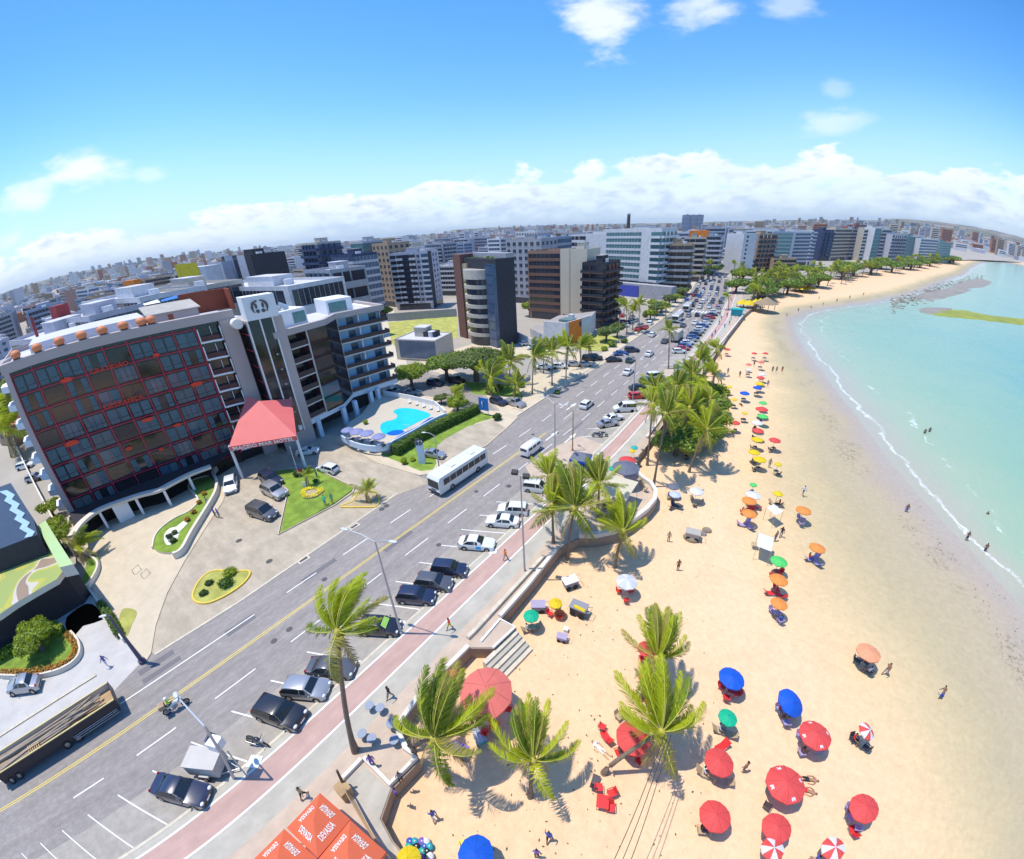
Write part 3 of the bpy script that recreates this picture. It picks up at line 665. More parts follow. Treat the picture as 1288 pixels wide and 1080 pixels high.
# ---------------------------------------------------------------- the hotel with the red lattice glass front
mGlassD = mat('dark_glass', (.018, .016, .022), .08, .3, .6, spec=.7)
mGlassB = mat('blue_glass', (.05, .10, .15), .1, .3, .6, spec=.7)
mCurt = mat('teal_curtain', (.06, .12, .155), .4, .3, 1.5)
mCurt2 = mat('grey_curtain', (.09, .115, .135), .4, .3, 1.5)
mRedF = mat('red_mullion', (.50, .015, .07), .5, .15, 2)
mRedD = mat('maroon_panel', (.07, .018, .025), .3, .3, .7)
mRedL = mat('red_light_string', (.75, .05, .02), .5, .1, 2)
mBeigeW = mat('beige_grey_render', (.44, .37, .35), .8, .06, .4)
mRoofL = mat('pale_roof', (.54, .53, .57), .85, .12, .25, world=True)
mRoofG = mat('grey_roof', (.40, .37, .33), .9, .22, .4)
mOrT = mat('orange_drum', (.70, .24, .10), .6, .12, 2)
mTile = mat('red_brown_wall', (.30, .07, .035), .8, .2, .8)
mCanR = mat('red_canopy', (.70, .15, .14), .6, .08, .5)
ANG = R(85)
hot = thing('hotel', 'large hotel with red latticed dark glass front and tall emblem tower', 'hotel', (-77.4, -6.0, 0), ANG)
W, D, ZR = 30.4, 17.0, 25.3
mb = MB()
mb.b2((0, .6, 0), (W, D, 24.1), mRedD)
mb.b2((0, -.25, 0), (.75, .6, 24.1), mBeigeW)
mb.b2((28.1, -.5, 0), (30.4, .7, 24.1), mBeigeW)
mb.b2((-.25, -.3, 24.1), (30.5, .9, 25.4), mBeigeW)
mb.b2((-.25, .9, 24.1), (30.5, D, 24.5), mRoofL)
mb.b2((-.25, D - .3, 24.5), (30.5, D, 25.4), mBeigeW); mb.b2((-.25, .9, 24.5), (.0, D - .3, 25.4), mBeigeW)
mb.build('wall', hot)
# glass front: backing, mullion grid and one window per room
ROWS = [1.9 + i * 2.7 for i in range(9)]
COLS = [.8 + i * 2.975 for i in range(9)]
mb = MB(); mb.b2((.75, .3, 0), (24.6, .58, 24.1), mGlassD); mb.build('glass_front', hot)
mb = MB()
for x in COLS: mb.b2((x - .06, .05, 1.7), (x + .06, .36, 24.0), mRedF)
for i, z in enumerate(ROWS[:9]): mb.b2((.76, .06, z - .055), (24.58, .3, z + .055), mRedF)
for x in COLS[1:-1]:
    for z in ROWS[1:-1]: mb.box((x, .03, z), (.22, .1, .22), mRedF, 0)
mb.build('mullion_grid', hot)
def win_mesh(k):
    mb = MB(); w, h = 2.5, 2.1; x0, z0 = -w/2, 0
    rn = random.Random(k)
    if k == 0: parts = [(0, 1, mGlassD)]
    elif k == 1: parts = [(0, .3, mCurt), (.3, .7, mGlassD), (.7, 1, mCurt)]
    elif k == 2: parts = [(0, .48, mCurt), (.48, .54, mGlassD), (.54, 1, mCurt)]
    elif k == 3: parts = [(0, .25, mCurt2), (.25, .8, mGlassB), (.8, 1, mCurt2)]
    elif k == 4: parts = [(0, .5, mCurt2), (.5, 1, mCurt2)]
    else: parts = [(0, .6, mGlassB), (.6, 1, mCurt)]
    for a, b, m in parts: mb.b2((x0 + a*w + .02, 0, z0 + .05), (x0 + b*w - .02, .06, z0 + h), m)
    mb.b2((x0, -.04, z0 + .62), (x0 + w, -.005, z0 + .68), mGlassD); mb.b2((-.03, -.045, z0), (.03, -.01, z0 + h), mGlassD)
    mb.b2((x0, -.05, z0 - .03), (x0 + w, 0, z0 + .03), mRedD)
    return mb.mesh('window')
WM = [win_mesh(k) for k in range(6)]
PAT = ["22210225", "10103021", "10150355", "03352144", "25405235", "21500251", "05010303", "41005143"]
for r_ in range(8):
    for c_ in range(8):
        k = int(PAT[r_][c_])
        obj('window', WM[k], hot, (COLS[c_] + 1.49, .14, ROWS[7 - r_] + .28), label={0: 'dark window', 4: 'window with grey curtains drawn'}.get(k))
mb = MB()
for c_ in range(8): mb.b2((COLS[c_] + .1, .2, .2), (COLS[c_ + 1] - .1, .32, 1.7), mat('brown_reflection', (.05, .03, .02), .25, .4, .5))
mb.build('ground_glazing', hot)
# lettering made of red light strings
def on_front(me, s, z, rot=0, off=-.12, nm='light_string_sign', lab=None):
    o = obj(nm, me, hot, (s, off, z), label=lab); o.rotation_euler = (R(90), 0, 0); return o
on_front(text_mesh('GRATIDÃO', .95, mRedL, ext=.03), 12.6, 20.95, lab='red GRATIDÃO light lettering')
on_front(text_mesh('ESPERANÇA', .95, mRedL, ext=.03), 12.5, 15.75, lab='red ESPERANÇA light lettering')
def burst(w, h, s):
    mb = MB(); rn = random.Random(s); vs = [(0, 0, 0)]; n = 26
    for i in range(n):
        a = 2 * math.pi * i / n; k = (1 if i % 2 else .72) * rn.uniform(.85, 1.1)
        vs.append((math.cos(a) * w * k, math.sin(a) * h * k, 0))
    mb.add(vs, [(0, i + 1, (i + 1) % n + 1) for i in range(n)], mRedL); mb.add([(x, y, .05) for x, y, z in vs], [(0, i + 1, (i + 1) % n + 1) for i in range(n)], mRedL)
    return mb.mesh('light_decoration')
for s, z, w_, h_, k in [(7.2, 20.9, 1.0, .38, 1), (18.6, 21.1, .5, .32, 2), (22.2, 15.4, 1.05, .4, 3), (4.5, 12.4, 1.15, .45, 4), (14.3, 12.2, .95, .35, 5), (17.6, 10.0, .75, .3, 6), (10.6, 8.9, .55, .34, 7), (14.3, 7.1, .38, .32, 8)]:
    on_front(burst(w_, h_, k), s, z, nm='light_decoration')
# stacked small balconies right of the glass
mb = MB(); mb.b2((24.6, .5, 0), (28.1, 1.4, 24.1), mGlassD); mb.build('balcony_recess', hot)
b = MB(); b.prism([(24.75, 1.3), (24.75, -.15), (26.6, -.35), (27.6, -.75), (28.05, -.35), (28.05, 1.3)], 0, .28, mWallW)
b.b2((24.75, -.1, .28), (24.9, .1, 2.25), mWallW); b.b2((27.85, -.35, .28), (28.02, -.15, 2.25), mWallW); b.b2((26.6, .1, 1.0), (26.68, .2, 2.4), mWallW)
b.prism([(24.9, 1.2), (24.9, -.05), (26.6, -.22), (27.55, -.6), (27.9, -.3), (27.9, 1.2)], .3, 1.05, mRedD)
bm = b.mesh('balcony')
for k in range(8): obj('balcony', bm, hot, (0, 0, 2.1 + k * 2.72))
# end wall with angled balconies
b = MB(); b.prism([(0, 2), (-1.6, 3.2), (-1.6, 5.6), (0, 6.6)], 0, .9, mWallW); b.prism([(0, 8), (-1.6, 9.2), (-1.6, 11.6), (0, 12.6)], 0, .9, mWallW)
b.b2((-.05, 3, 1.0), (.04, 5.8, 2.3), mGlassD); b.b2((-.05, 9, 1.0), (.04, 11.8, 2.3), mGlassD)
bm = b.mesh('end_balcony')
for k in range(8): obj('end_balcony', bm, hot, (0, 0, 2.4 + k * 2.7))
mb = MB(); mb.b2((-.12, .6, 0), (-.01, D, 24.05), mBeigeW); mb.build('end_wall', hot)
# link between pier and tower
mb = MB(); mb.b2((30.4, 1.6, 0), (33.2, D, 23.2), mRedD)
mb.build('link', hot)
_c = (Matrix.Translation((-77.4, -6, 0)) @ Matrix.Rotation(ANG, 4, 'Z')).inverted() @ Vector((-71.6, 24.7, 0))
mb = MB()
for k in range(8): mb.b2((_c.x - .1, _c.y + .1, 2.4 + 2.7 * k), (_c.x - .01, 1.55, 2.55 + 2.7 * k), mRedF)
mb.b2((_c.x - .05, _c.y + .05, 0), (_c.x - .005, 1.59, 23.2), mGlassD); mb.build('side_glazing', hot)
mb = MB(); mb.tube([(_c.x - .9, _c.y + 1.0, 23.3), (_c.x - .9, 1.5, 23.3)], .8, mWhite, 14); mb.build('barrel_roof', hot)
# rooftop: shed, tile wall, vault, tarpaulins
mb = MB(); mb.b2((19.8, 4.0, 24.5), (26.6, 4.2, 26.3), mBeigeW); mb.b2((19.8, 4.2, 24.5), (26.6, 9.0, 26.2), mBeigeW)
mb.add([(19.4, 3.6, 26.35), (27.0, 3.6, 26.35), (27.0, 10, 27.2), (19.4, 10, 27.2), (19.4, 3.6, 26.2), (27.0, 3.6, 26.2), (27.0, 10, 27.05), (19.4, 10, 27.05)], [(0, 1, 2, 3), (4, 5, 1, 0), (5, 6, 2, 1), (7, 4, 0, 3)], mRoofG)
mb.b2((22.3, 3.93, 24.9), (23.0, 4.0, 25.9), mTile); mb.build('roof_shed', hot)
mb = MB(); mb.b2((25.5, 11, 24.5), (33.0, 11.4, 28.0), mTile); mb.b2((32.7, 8, 24.5), (33.0, 11, 28.0), mTile); mb.build('tiled_wall', hot)
mTarp = mat('blue_tarpaulin', (.02, .17, .62), .6, .15, 2)
mb = MB(); mb.add([(23, 11, 27.4), (26, 11, 27.6), (26.2, 13.5, 27.9), (23.2, 13.5, 27.5)], [(0, 1, 2, 3)], mTarp)
mb.add([(20.5, 11, 27.3), (22.8, 11, 27.35), (22.8, 13.5, 27.7), (20.5, 13.5, 27.4)], [(0, 1, 2, 3)], mWallW); mb.build('tarpaulin', hot)
mb = MB(); mb.b2((3.5, 7.5, 24.5), (19.5, 17, 25.9), mRoofL); mb.build('roof_hall', hot)
for x, y in ((-.0, 2.2), (6.9, 2.0), (15.6, 2.6)): mb = MB(); mb.tube([(x, y, 24.5), (x + .3, y, 25.6), (x + 1.4, y + .2, 25.7), (x + 1.7, y + .3, 24.9)], .09, mWhite, 6); mb.build('pipe', hot)
Rm = Matrix.Translation((-77.4, -6, 0)) @ Matrix.Rotation(ANG, 4, 'Z')
def HW(x, y, z): return Rm @ Vector((x, y, z))
# orange drums on the parapet walk
dr = thing('roof_drum', 'orange drum', 'drum', group='orange drums along the hotel roof edge')
mb = MB(); mb.ell((0, 0, .62), (.72, .72, .62), mOrT, 14, 9); mb.build('barrel', dr)
mb = MB(); mb.cyl((0, 0, 0), .5, .22, mGlassD, 12); mb.build('foot', dr)
mb = MB(); mb.box((.35, .25, .85), (.22, .5, .2), mOchre); mb.build('valve', dr)
for k, x in enumerate([2.3, 5.2, 8.1, 10.9, 13.5, 16.1, 18.4, 19.6]):
    nm = ['at the far left roof corner of the hotel', 'second from the left end of the hotel roof', 'third from the left end of the hotel roof', 'fourth from the left end of the hotel roof', 'fifth from the left end of the hotel roof', 'sixth from the left, alone beside the white roof pipe', 'left one of the touching pair beside the roof shed', 'right one of the touching pair beside the roof shed'][k]
    place(dr, HW(x, .42, 25.4), ANG + k, 'orange drum ' + nm, 'orange drums along the hotel roof edge')
drop(dr)
# ---- tower (part of the hotel)
def to_hot(x, y, z=0):
    p = Rm.inverted() @ Vector((x, y, z)); return p
tw = MB(); c = to_hot(-71.6, 24.7)
tw.b2((c.x, c.y, 0), (c.x + 5.7, c.y + 8, 23.6), mBeigeW); tw.b2((c.x + .3, c.y - .35, 23.6), (c.x + 5.2, c.y + 2.2, 27.2), mWallW)
for a, b_ in ((.35, 2.0), (2.3, 3.95)): tw.b2((c.x + a, c.y - .06, 3), (c.x + b_, c.y + .02, 23.5), mGlassD)
for a in (.12, 2.05, 4.0): tw.b2((c.x + a, c.y - .16, 3), (c.x + a + .2, c.y + .0, 23.55), mWallW)
tw.build('tower', hot)
em = MB(); ey = c.y - .42; ex = c.x + 2.6; ez = 25.45
for s in (-1, 1):
    pts = [(ex + s * (.2 + .95 * math.sin(a)), ey, ez - .05 + 1.05 * math.cos(a)) for a in [math.pi * i / 12 for i in range(0, 10)]]
    em.tube(pts, [.1, .16, .2, .22, .22, .2, .18, .15, .1, .05], mEmb, 6)
    em.ell((ex + s * .42, ey + .02, ez - .62), (.3, .1, .3), mEmb); em.ell((ex + s * .52, ey + .02, ez + .2), (.2, .08, .42), mEmb)
em.build('emblem', hot, label='round dark double leaf emblem')
# ---- red entrance canopy
t = thing('entrance_canopy', 'big sloping red canopy over the hotel entrance', 'canopy')
def GX(u, v, X):
    d = ray(u, v); t = X / d.x; return Vector((X, d.y * t, CAMH + d.z * t))
T1 = GX(310, 498, -73.2); T2 = GX(326, 504, -71.0); T3 = GX(366, 501, -70.7); B1 = G(287, 562, 6.2); B2 = G(372, 548, 6.2); T4 = GX(372, 519, -69.5)
mb = MB(); P = [T1, T2, T3, T4, B2, B1]; dn = Vector((0, 0, -.12))
mb.add(P + [p + dn for p in P], [(1, 5, 4, 2), (0, 5, 1), (7, 8, 10, 11), (6, 7, 11)], mCanR); mb.build('roof', t)
mb = MB(); fz = Vector((0, 0, -.75)); o_ = Vector((.04, -.02, 0))
mb.add([B1 + o_, B2 + o_, B2 + fz + o_, B1 + fz + o_, B1 - o_, B2 - o_, B2 + fz - o_, B1 + fz - o_], [(0, 1, 2, 3), (4, 7, 6, 5), (3, 2, 6, 7)], mCanR); mb.build('fascia', t)
dx = (B2 - B1); an = math.atan2(dx.y, dx.x)
me = text_mesh('MACEIÓ MAR HOTEL', .78, mWhite, ext=.03, bold=.01); me.transform(Matrix.Diagonal((1.25, 1, 1, 1))); o = obj('lettering', me, t, (B1 + B2) / 2 + Vector((.2 , -.1, -.38)), label='white MACEIÓ MAR HOTEL lettering'); o.rotation_euler = (R(90), 0, an)
mb = MB()
for p in (B1 + Vector((-.6, .3, 0)), B2 + Vector((-.6, .1, 0))): mb = MB(); mb.tube([(p.x, p.y, 0), (p.x, p.y, p.z - .1)], .22, mWallW, 10); mb.build('column', t)
# ---- wavy porch band before the glass front
t = thing('porch', 'curving pale porch slab on short piers before the glass front', 'porch')
PB = gp([(95, 672), (106.7, 656), (125, 642), (150, 632), (177, 623), (200, 617), (221, 606), (242, 595.5), (265, 587)], 3.2, 4, False)
mb = MB(); ribbon(mb, PB, .0, 1.0, 2.85, 3.25, mWallC); mb.build('slab', t)
mb = MB(); Q = [p for p in PB]; bk = [HW(24.6, .4, 0), HW(.2, .4, 0)]
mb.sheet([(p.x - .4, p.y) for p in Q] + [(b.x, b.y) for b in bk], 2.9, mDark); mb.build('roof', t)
for i in (8, 15, 21, 27):
    mb = MB(); p = PB[min(i, len(PB) - 1)]; mb.b2((p.x - .9, p.y - .16, .1), (p.x - .15, p.y + .16, 2.84), mWallW); mb.build('pier', t)
mb = MB(); mb.b2((-.3, -1.0, 0), (.3, 1.0, 2.8), mWallW); o = mb.build('panel_wall', t); p = PB[12]; o.location = (p.x - .5, p.y, .05)
mb = MB(); mb.sheet([(p.x - 2.2, p.y) for p in Q] + [(b.x, b.y) for b in bk], .125, mDark); struct('porch_floor', mb)  # floor coloured near-black for the shade beneath the porch
# ---- right wing
rw = thing('hotel_wing', 'cream hotel wing with dark balconies and pale blue recesses over the pool', 'hotel wing')
mB1 = mat('light_blue_recess', (.34, .56, .78), .7, .1, .5)
mParD = mat('dark_balustrade', (.05, .03, .035), .35, .3, 1.2)
mFr = mat('cream_frame', (.60, .55, .52), .7, .06, 1)
A1 = Vector((-71.2, 27.9)); a1 = R(-10); d1 = Vector((math.sin(a1), math.cos(a1)))
A2 = Vector((-76.4, 42.9)); a2 = R(8); d2 = Vector((math.sin(a2), math.cos(a2)))
def secmat(A, d): return Matrix(((d.x, -d.y, 0, A.x), (d.y, d.x, 0, A.y), (0, 0, .97, 0), (0, 0, 0, 1))) @ Matrix.Diagonal((1.048, 1.048, 1, 1))
S1 = secmat(A1, d1); S2 = secmat(A2, d2)
def sadd(mesh, nm, S, z=0, lab=None):
    o = obj(nm, mesh, rw, label=lab); o.matrix_local = Matrix.Translation((0, 0, z * .97)) @ S; return o
mb = MB(); mb.b2((0, 1.6, 4.2), (6.2, 14, 20.6), mGlassD); mb.b2((6.2, .2, 4.2), (10.3, 14, 20.6), mRedD); mb.b2((-.5, 1.8, 0), (0, 14, 20.6), mBeigeW)
mb.b2((-.9, 2.6, 0), (-.5, 14, 19.8), mBeigeW); sadd(mb.mesh('wall'), 'wall', S1)
mb = MB(); mb.b2((0, 1.8, 4.2), (9.8, 12, 20.6), mB1); sadd(mb.mesh('wall'), 'wall', S2)
# roof slab with stepped parapet
c1 = [(S1 @ Vector(p)).xy for p in ((.25, -.3, 0), (10.3, -.3, 0))]; c2 = [(S2 @ Vector(p)).xy for p in ((-.2, -.3, 0), (10.1, -.3, 0), (10.1, 12, 0))]; c3 = (S1 @ Vector((.6, 14, 0))).xy
RP = c1 + c2 + [c3]
mb = MB(); mb.prism(RP, 19.98, 20.3, mRoofL, mBeigeW); ribbon(mb, RP[:5], 0, .9, 20.3, 21.05, mBeigeW); ribbon(mb, RP[:5], .9, 2.4, 20.3, 20.5, mWallW); mb.build('roof', rw)
for k in range(6):
    z = 4.2 + k * 2.74
    mb = MB(); mb.b2((-.05, 0, 0), (6.2, 1.6, .22), mFr); mb.b2((-.0, .02, .22), (6.15, .14, 1.15), mParD); mb.b2((-.5, .3, .0), (-.05, 1.2, .16), mRedF)
    mb.b2((2.4, .8, .22), (2.5, .95, 2.74), mFr); mb.b2((.05, .15, .23), (.15, 1.5, 1.1), mParD)
    sadd(mb.mesh('balcony'), 'balcony', S1, z)
    mb = MB(); mb.b2((6.22, -.02, 0), (6.42, 1.5, 2.74), mFr); mb.b2((6.45, -.06, .3), (10.28, .17, 2.6), mGlassB if k in (1,) else mGlassD); mb.b2((6.45, -.1, .0), (10.3, .15, .16), mRedD)
    sadd(mb.mesh('window'), 'window', S1, z)
    mb = MB(); mb.b2((0, 0, 0), (10.6, 1.8, .24), mFr); mb.b2((.1, .02, .24), (10.7, .14, 1.05), mParD); mb.b2((10.55, .15, .26), (10.66, 1.75, 1.02), mParD)
    mb.b2((-.02, .05, .25), (.14, 1.75, 2.74), mFr); mb.b2((4.4, .3, .25), (4.62, 1.75, 2.74), mWallB); mb.b2((9.4, .9, .25), (9.6, 1.7, 2.74), mFr)
    mb.b2((2.6, 1.68, .3), (4.0, 1.77, 2.1), mGlassB); mb.b2((7.4, 1.68, .3), (9.0, 1.77, 2.1), mGlassB)
    sadd(mb.mesh('balcony'), 'balcony', S2, z)
e1 = (S1 @ Vector((10.3, -.05, 0))).xy; e2 = (S2 @ Vector((0, 0, 0))).xy
mb = MB(); mb.prism([e1, e2, e2 + Vector((-2, 0)), e1 + Vector((-3, 0))], 4.0, 19.9, mGlassD); mb.build('corner_glazing', rw)
mb = MB(); ribbon(mb, [(S1 @ Vector((-.1, -.1, 0))).xy, e1, e2, (S2 @ Vector((10.6, -.05, 0))).xy], 0, .35, 3.2, 4.06, mWallW); mb.build('band', rw)
mb = MB(); mb.prism([(S1 @ Vector((0, .3, 0))).xy, e1 + Vector((-.3, 0)), e2 + Vector((-.3, 0)), (S2 @ Vector((10.5, .3, 0))).xy, (S2 @ Vector((10.5, 11, 0))).xy, c3], 3.75, 4.0, mWallW); mb.build('soffit', rw)
for p in [G(406, 549), G(438, 535), G(452, 526), G(471, 513), G(480, 509)]:
    mb = MB(); mb.b2((p.x - .9, p.y - .4, 0), (p.x - .1, p.y + .4, 3.9), mWallB); mb.build('column', rw)
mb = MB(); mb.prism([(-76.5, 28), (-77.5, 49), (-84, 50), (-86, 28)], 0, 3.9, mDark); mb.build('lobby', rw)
# penthouse and roof clutter
mb = MB(); mb.b2((.6, 4.2, 20.95), (10.2, 11, 24.0), mWallW); mb.b2((1.6, 4.1, 21.2), (2.9, 4.19, 23.2), mGlassB); mb.b2((7.4, 4.1, 21.4), (9.9, 4.19, 23.4), mat('green_glass', (.08, .2, .2), .15, .3, 1, spec=.6)); sadd(mb.mesh('penthouse'), 'penthouse', S1)
mb = MB(); mb.b2((.2, 4.0, 20.95), (5.5, 10, 23.9), mWallW); mb.b2((.6, 3.9, 21.3), (4.2, 3.99, 23.3), MATS['green_glass']); sadd(mb.mesh('penthouse'), 'penthouse', S2)
mSol = mat('solar_panel', (.20, .22, .25), .2, .2, 2, spec=.8)
for k in range(9):
    mb = MB(); x = .9 + k * 1.5; mb.add([(0, 0, 0), (1.1, 0, 0), (1.1, 1.6, .9), (0, 1.6, .9)], [(0, 1, 2, 3)], mSol); mb.tube([(.5, 1.5, .0), (.5, 1.5, .85)], .04, mWhite, 5)
    o = mb.build('solar_panel', rw); o.matrix_local = S1 @ Matrix.Translation((x if k < 6 else x - 3, 5 + (k % 3) * 1.7, 24.02 if x < 9.4 else 24.02)) @ Matrix.Rotation(.3 + .25 * (k % 3), 4, 'Z')
mb = MB(); mb.b2((1, 6, 24.0), (3.5, 8.5, 24.7), mRoofG); sadd(mb.mesh('roof_plant'), 'roof_plant', S1)
# ---------------------------------------------------------------- buildings of the town
mWinD = mat('window_dark', (.03, .035, .05), .12, .4, .35, spec=.6)
mWinB = mat('window_blue', (.06, .10, .17), .12, .4, .35, spec=.6)
mWinG = mat('window_green', (.10, .20, .21), .12, .3, .35, spec=.6)
bl = {}
def bc(name, c):
    if name not in bl: bl[name] = mat('facade_' + name, c, .8, .07, .25)
    return bl[name]
cWhite = bc('white', (.62, .62, .63)); cGrey = bc('grey', (.36, .36, .39)); cBeige = bc('beige', (.52, .46, .38)); cBrown = bc('brown', (.20, .105, .075)); cTan = bc('tan', (.42, .30, .20))
cNavy = bc('navy', (.035, .05, .12)); cTeal = bc('teal', (.24, .34, .35)); cLav = bc('lavender', (.50, .49, .54)); cBlack = bc('charcoal', (.04, .04, .05)); cPink = bc('pink', (.48, .30, .25)); cBGrey = bc('bluegrey', (.28, .34, .44))
cYel = bc('yellow', (.72, .55, .03)); cOr = bc('orange', (.75, .22, .03)); cRed = bc('red', (.35, .05, .05)); cRoof = mat('flat_roof', (.34, .31, .29), .9, .25, .3); cTileR = mat('clay_tiles', (.36, .15, .08), .85, .25, .8)
FACES = {'front': ((0, 0), (1, 0)), 'right': ('W', (0, 1)), 'left': ('D', (0, -1)), 'back': ('WD', (-1, 0))}
MCACHE = {}
def seg_mesh(kind, L_, fh, ma, mb_, mc):
    "one storey of a facade strip, along local x, outward -y"
    key = (kind, round(L_, 1), round(fh, 2), ma.name, mb_.name, mc.name)
    if key in MCACHE: return MCACHE[key]
    b = MB(); nm = 'window_band'
    if kind == 'band':
        b.b2((0, -.03, fh * .38), (L_, .02, fh * .96), mb_); b.b2((0, -.16, -.02), (L_, .0, fh * .36), ma)
        for i in range(1, int(L_ / 1.8)): b.b2((i * 1.8, -.06, fh * .38), (i * 1.8 + .08, -.031, fh * .96), ma)
    elif kind == 'balc':
        nm = 'balcony'; b.b2((.05, -.03, .3), (L_ - .05, .02, fh * .95), mb_); b.b2((0, -1.3, -.02), (L_, -.031, .18), ma); b.b2((0.0, -1.3, .18), (L_, -1.18, fh * .38), mc)
        b.b2((0, -1.18, .18), (.12, -.031, fh * .38), mc); b.b2((L_ - .12, -1.18, .18), (L_, -.031, fh * .38), mc)
        for i in range(1, int(L_ / 3.2)): b.b2((i * 3.2, -.9, .18), (i * 3.2 + .12, -.031, fh - .03), ma)
    elif kind == 'win':
        nm = 'window'; b.b2((0, -.04, fh * .36), (L_, .02, fh * .86), mb_); b.b2((L_ / 2 - .03, -.07, fh * .36), (L_ / 2 + .03, -.041, fh * .86), ma); b.b2((-.06, -.1, fh * .33), (L_ + .06, -.0, fh * .36 - .001), ma)
    elif kind == 'glass':
        b.b2((0, -.05, .1), (L_, .02, fh - .06), mb_); b.b2((0, -.09, -.04), (L_, -.0, .1), mc)
    elif kind == 'zig':
        nm = 'balcony'
        b.b2((.05, -.03, .3), (L_ - .05, .02, fh * .95), mb_)
        b.prism([(0, 0), (0, -1.3), (L_ * .3, -1.3), (L_ * .36, -.35), (L_ * .64, -.35), (L_ * .7, -1.3), (L_, -1.3), (L_, 0)], 0, fh * .36, mc)
    me = b.mesh(nm); MCACHE[key] = me
    return me
def building(name, label, org, rz, W, D, H, n, faces, wall, roof=None, cat='building', top='plant', par=.9, g0=3.2, group=None, seedv=0, parent=None, z0=0, parts=True):
    """box building; faces = {'front': [(u0, u1, kind, wallmat, glassmat, trimmat), ...]}"""
    t = thing(name, label, cat, (org[0], org[1], z0), rz, group)
    roof = roof or cRoof; fh = (H - g0) / n; rn = random.Random(seedv + int(W * 7))
    b = MB(); b.b2((0, 0, -2.0), (W, D, H), wall)
    for a, c in (((0, 0, H), (W, .25, H + par)), ((0, D - .25, H), (W, D, H + par)), ((0, .25, H), (.25, D - .25, H + par)), ((W - .25, .25, H), (W, D - .25, H + par))): b.b2(a, c, wall)
    b.b2((.25, .25, H), (W - .25, D - .25, H + .06), roof); b.build('wall', t)
    for f, segs in faces.items():
        if f == 'front': M_ = Matrix.Identity(4); L_ = W
        elif f == 'right': M_ = Matrix.Translation((W, 0, 0)) @ Matrix.Rotation(R(90), 4, 'Z'); L_ = D
        elif f == 'left': M_ = Matrix.Translation((0, D, 0)) @ Matrix.Rotation(R(-90), 4, 'Z'); L_ = D
        else: continue
        for sg in segs:
            u0, u1, kind = sg[:3]; ma, mg, mc = (list(sg[3:]) + [wall, mWinD, wall][len(sg) - 3:])[:3]
            u0 *= L_; u1 *= L_
            if kind == 'panel':
                q = MB(); q.b2((u0, -.12, 0), (u1, -.001, H + par + .05), ma); o = q.build('panel', t); o.matrix_local = M_; continue
            if kind == 'win':
                k = max(1, int((u1 - u0) / 3.0)); ww = min(1.7, (u1 - u0) / k * .6); sp = (u1 - u0) / k
                me = seg_mesh('win', ww, fh, ma, mg, mc)
                for i in range(n):
                    for j in range(k):
                        o = obj('window', me, t); o.matrix_local = M_ @ Matrix.Translation((u0 + sp * (j + .5) - ww / 2, 0, g0 + i * fh))
                continue
            me = seg_mesh(kind, u1 - u0, fh, ma, mg, mc)
            for i in range(n):
                o = obj(me.name.split('.')[0], me, t); o.matrix_local = M_ @ Matrix.Translation((u0, 0, g0 + i * fh))
        q = MB(); q.b2((L_ * .08, -.04, .2), (L_ * .92, .02, g0 - .35), mWinD); o = q.build('ground_floor', t); o.matrix_local = M_
    if top:
        q = MB(); x = W * rn.uniform(.25, .45); y = D * rn.uniform(.3, .45)
        q.b2((x, y, H + .06), (x + W * .28, y + D * .35, H + 2.7), wall); q.b2((x - .15, y - .15, H + 2.7), (x + W * .28 + .15, y + D * .35 + .15, H + 2.9), roof); q.build('stair_head', t)
        q = MB(); x2 = W * .72; q.cyl((x2, D * .5, H + .06), min(1.3, W * .08), 1.6, cWhite, 12); q.build('water_tank', t)
    return t
def pb(a, b, z=0):
    A = G(a[0], a[1], z); B_ = G(b[0], b[1], z); d = B_ - A
    return A, math.atan2(d.y, d.x), d.length
for _m in list(bl.values()): streaks(_m, .16, 1.1, 1.1, .38, .62)
# a. balconied grey block behind the walled lot
A, rz, L_ = pb((500, 389.5), (546, 388))
building('apartment_building', 'blue grey balconied tower block behind the walled grass lot', A, rz, L_, 15, 25.8, 9, {'front': [(0, .16, 'balc', cWhite, mWinD, cBGrey), (.17, .33, 'zig', cWhite, mWinD, cWhite), (.33, .52, 'glass', cBlack, mWinD, cNavy), (.52, .67, 'zig', cWhite, mWinD, cWhite), (.68, .8, 'win', cLav, mWinD, cLav), (.82, 1, 'balc', cWhite, mWinB, cWhite)], 'right': [(0, .3, 'panel', cBlack), (.35, .9, 'win', cLav, mWinD, cLav)]}, cLav)
# c. brown office
A, rz, L_ = pb((666, 400), (707, 402))
building('office_building', 'brown banded office building with long terracotta spandrels', A, R(3), L_ + .5, 15, 25.0, 8, {'front': [(.03, .97, 'band', cBrown, mWinD, cBrown)]}, mat('terracotta_wall', (.30, .17, .12), .8, .06, .3), top=None)
building('stair_tower', 'tall beige windowless shaft between brown office and dark glass block', (A.x + L_ + .6, A.y + .2), R(3), 10.6, 12, 25.6, 8, {'front': [(.33, .37, 'panel', cBeige)]}, mat('sand_render', (.60, .52, .40), .8, .05, .3), cat='building')
A2_ = G(731, 411)
building('office_building', 'dark glass block with stepped brown balconies beside the beige shaft', A2_, R(2), 8.4, 14, 21.6, 7, {'front': [(0, 1, 'balc', cBrown, mWinD, cBlack)], 'right': [(0, 1, 'balc', cBrown, mWinD, cBlack)]}, cBlack)
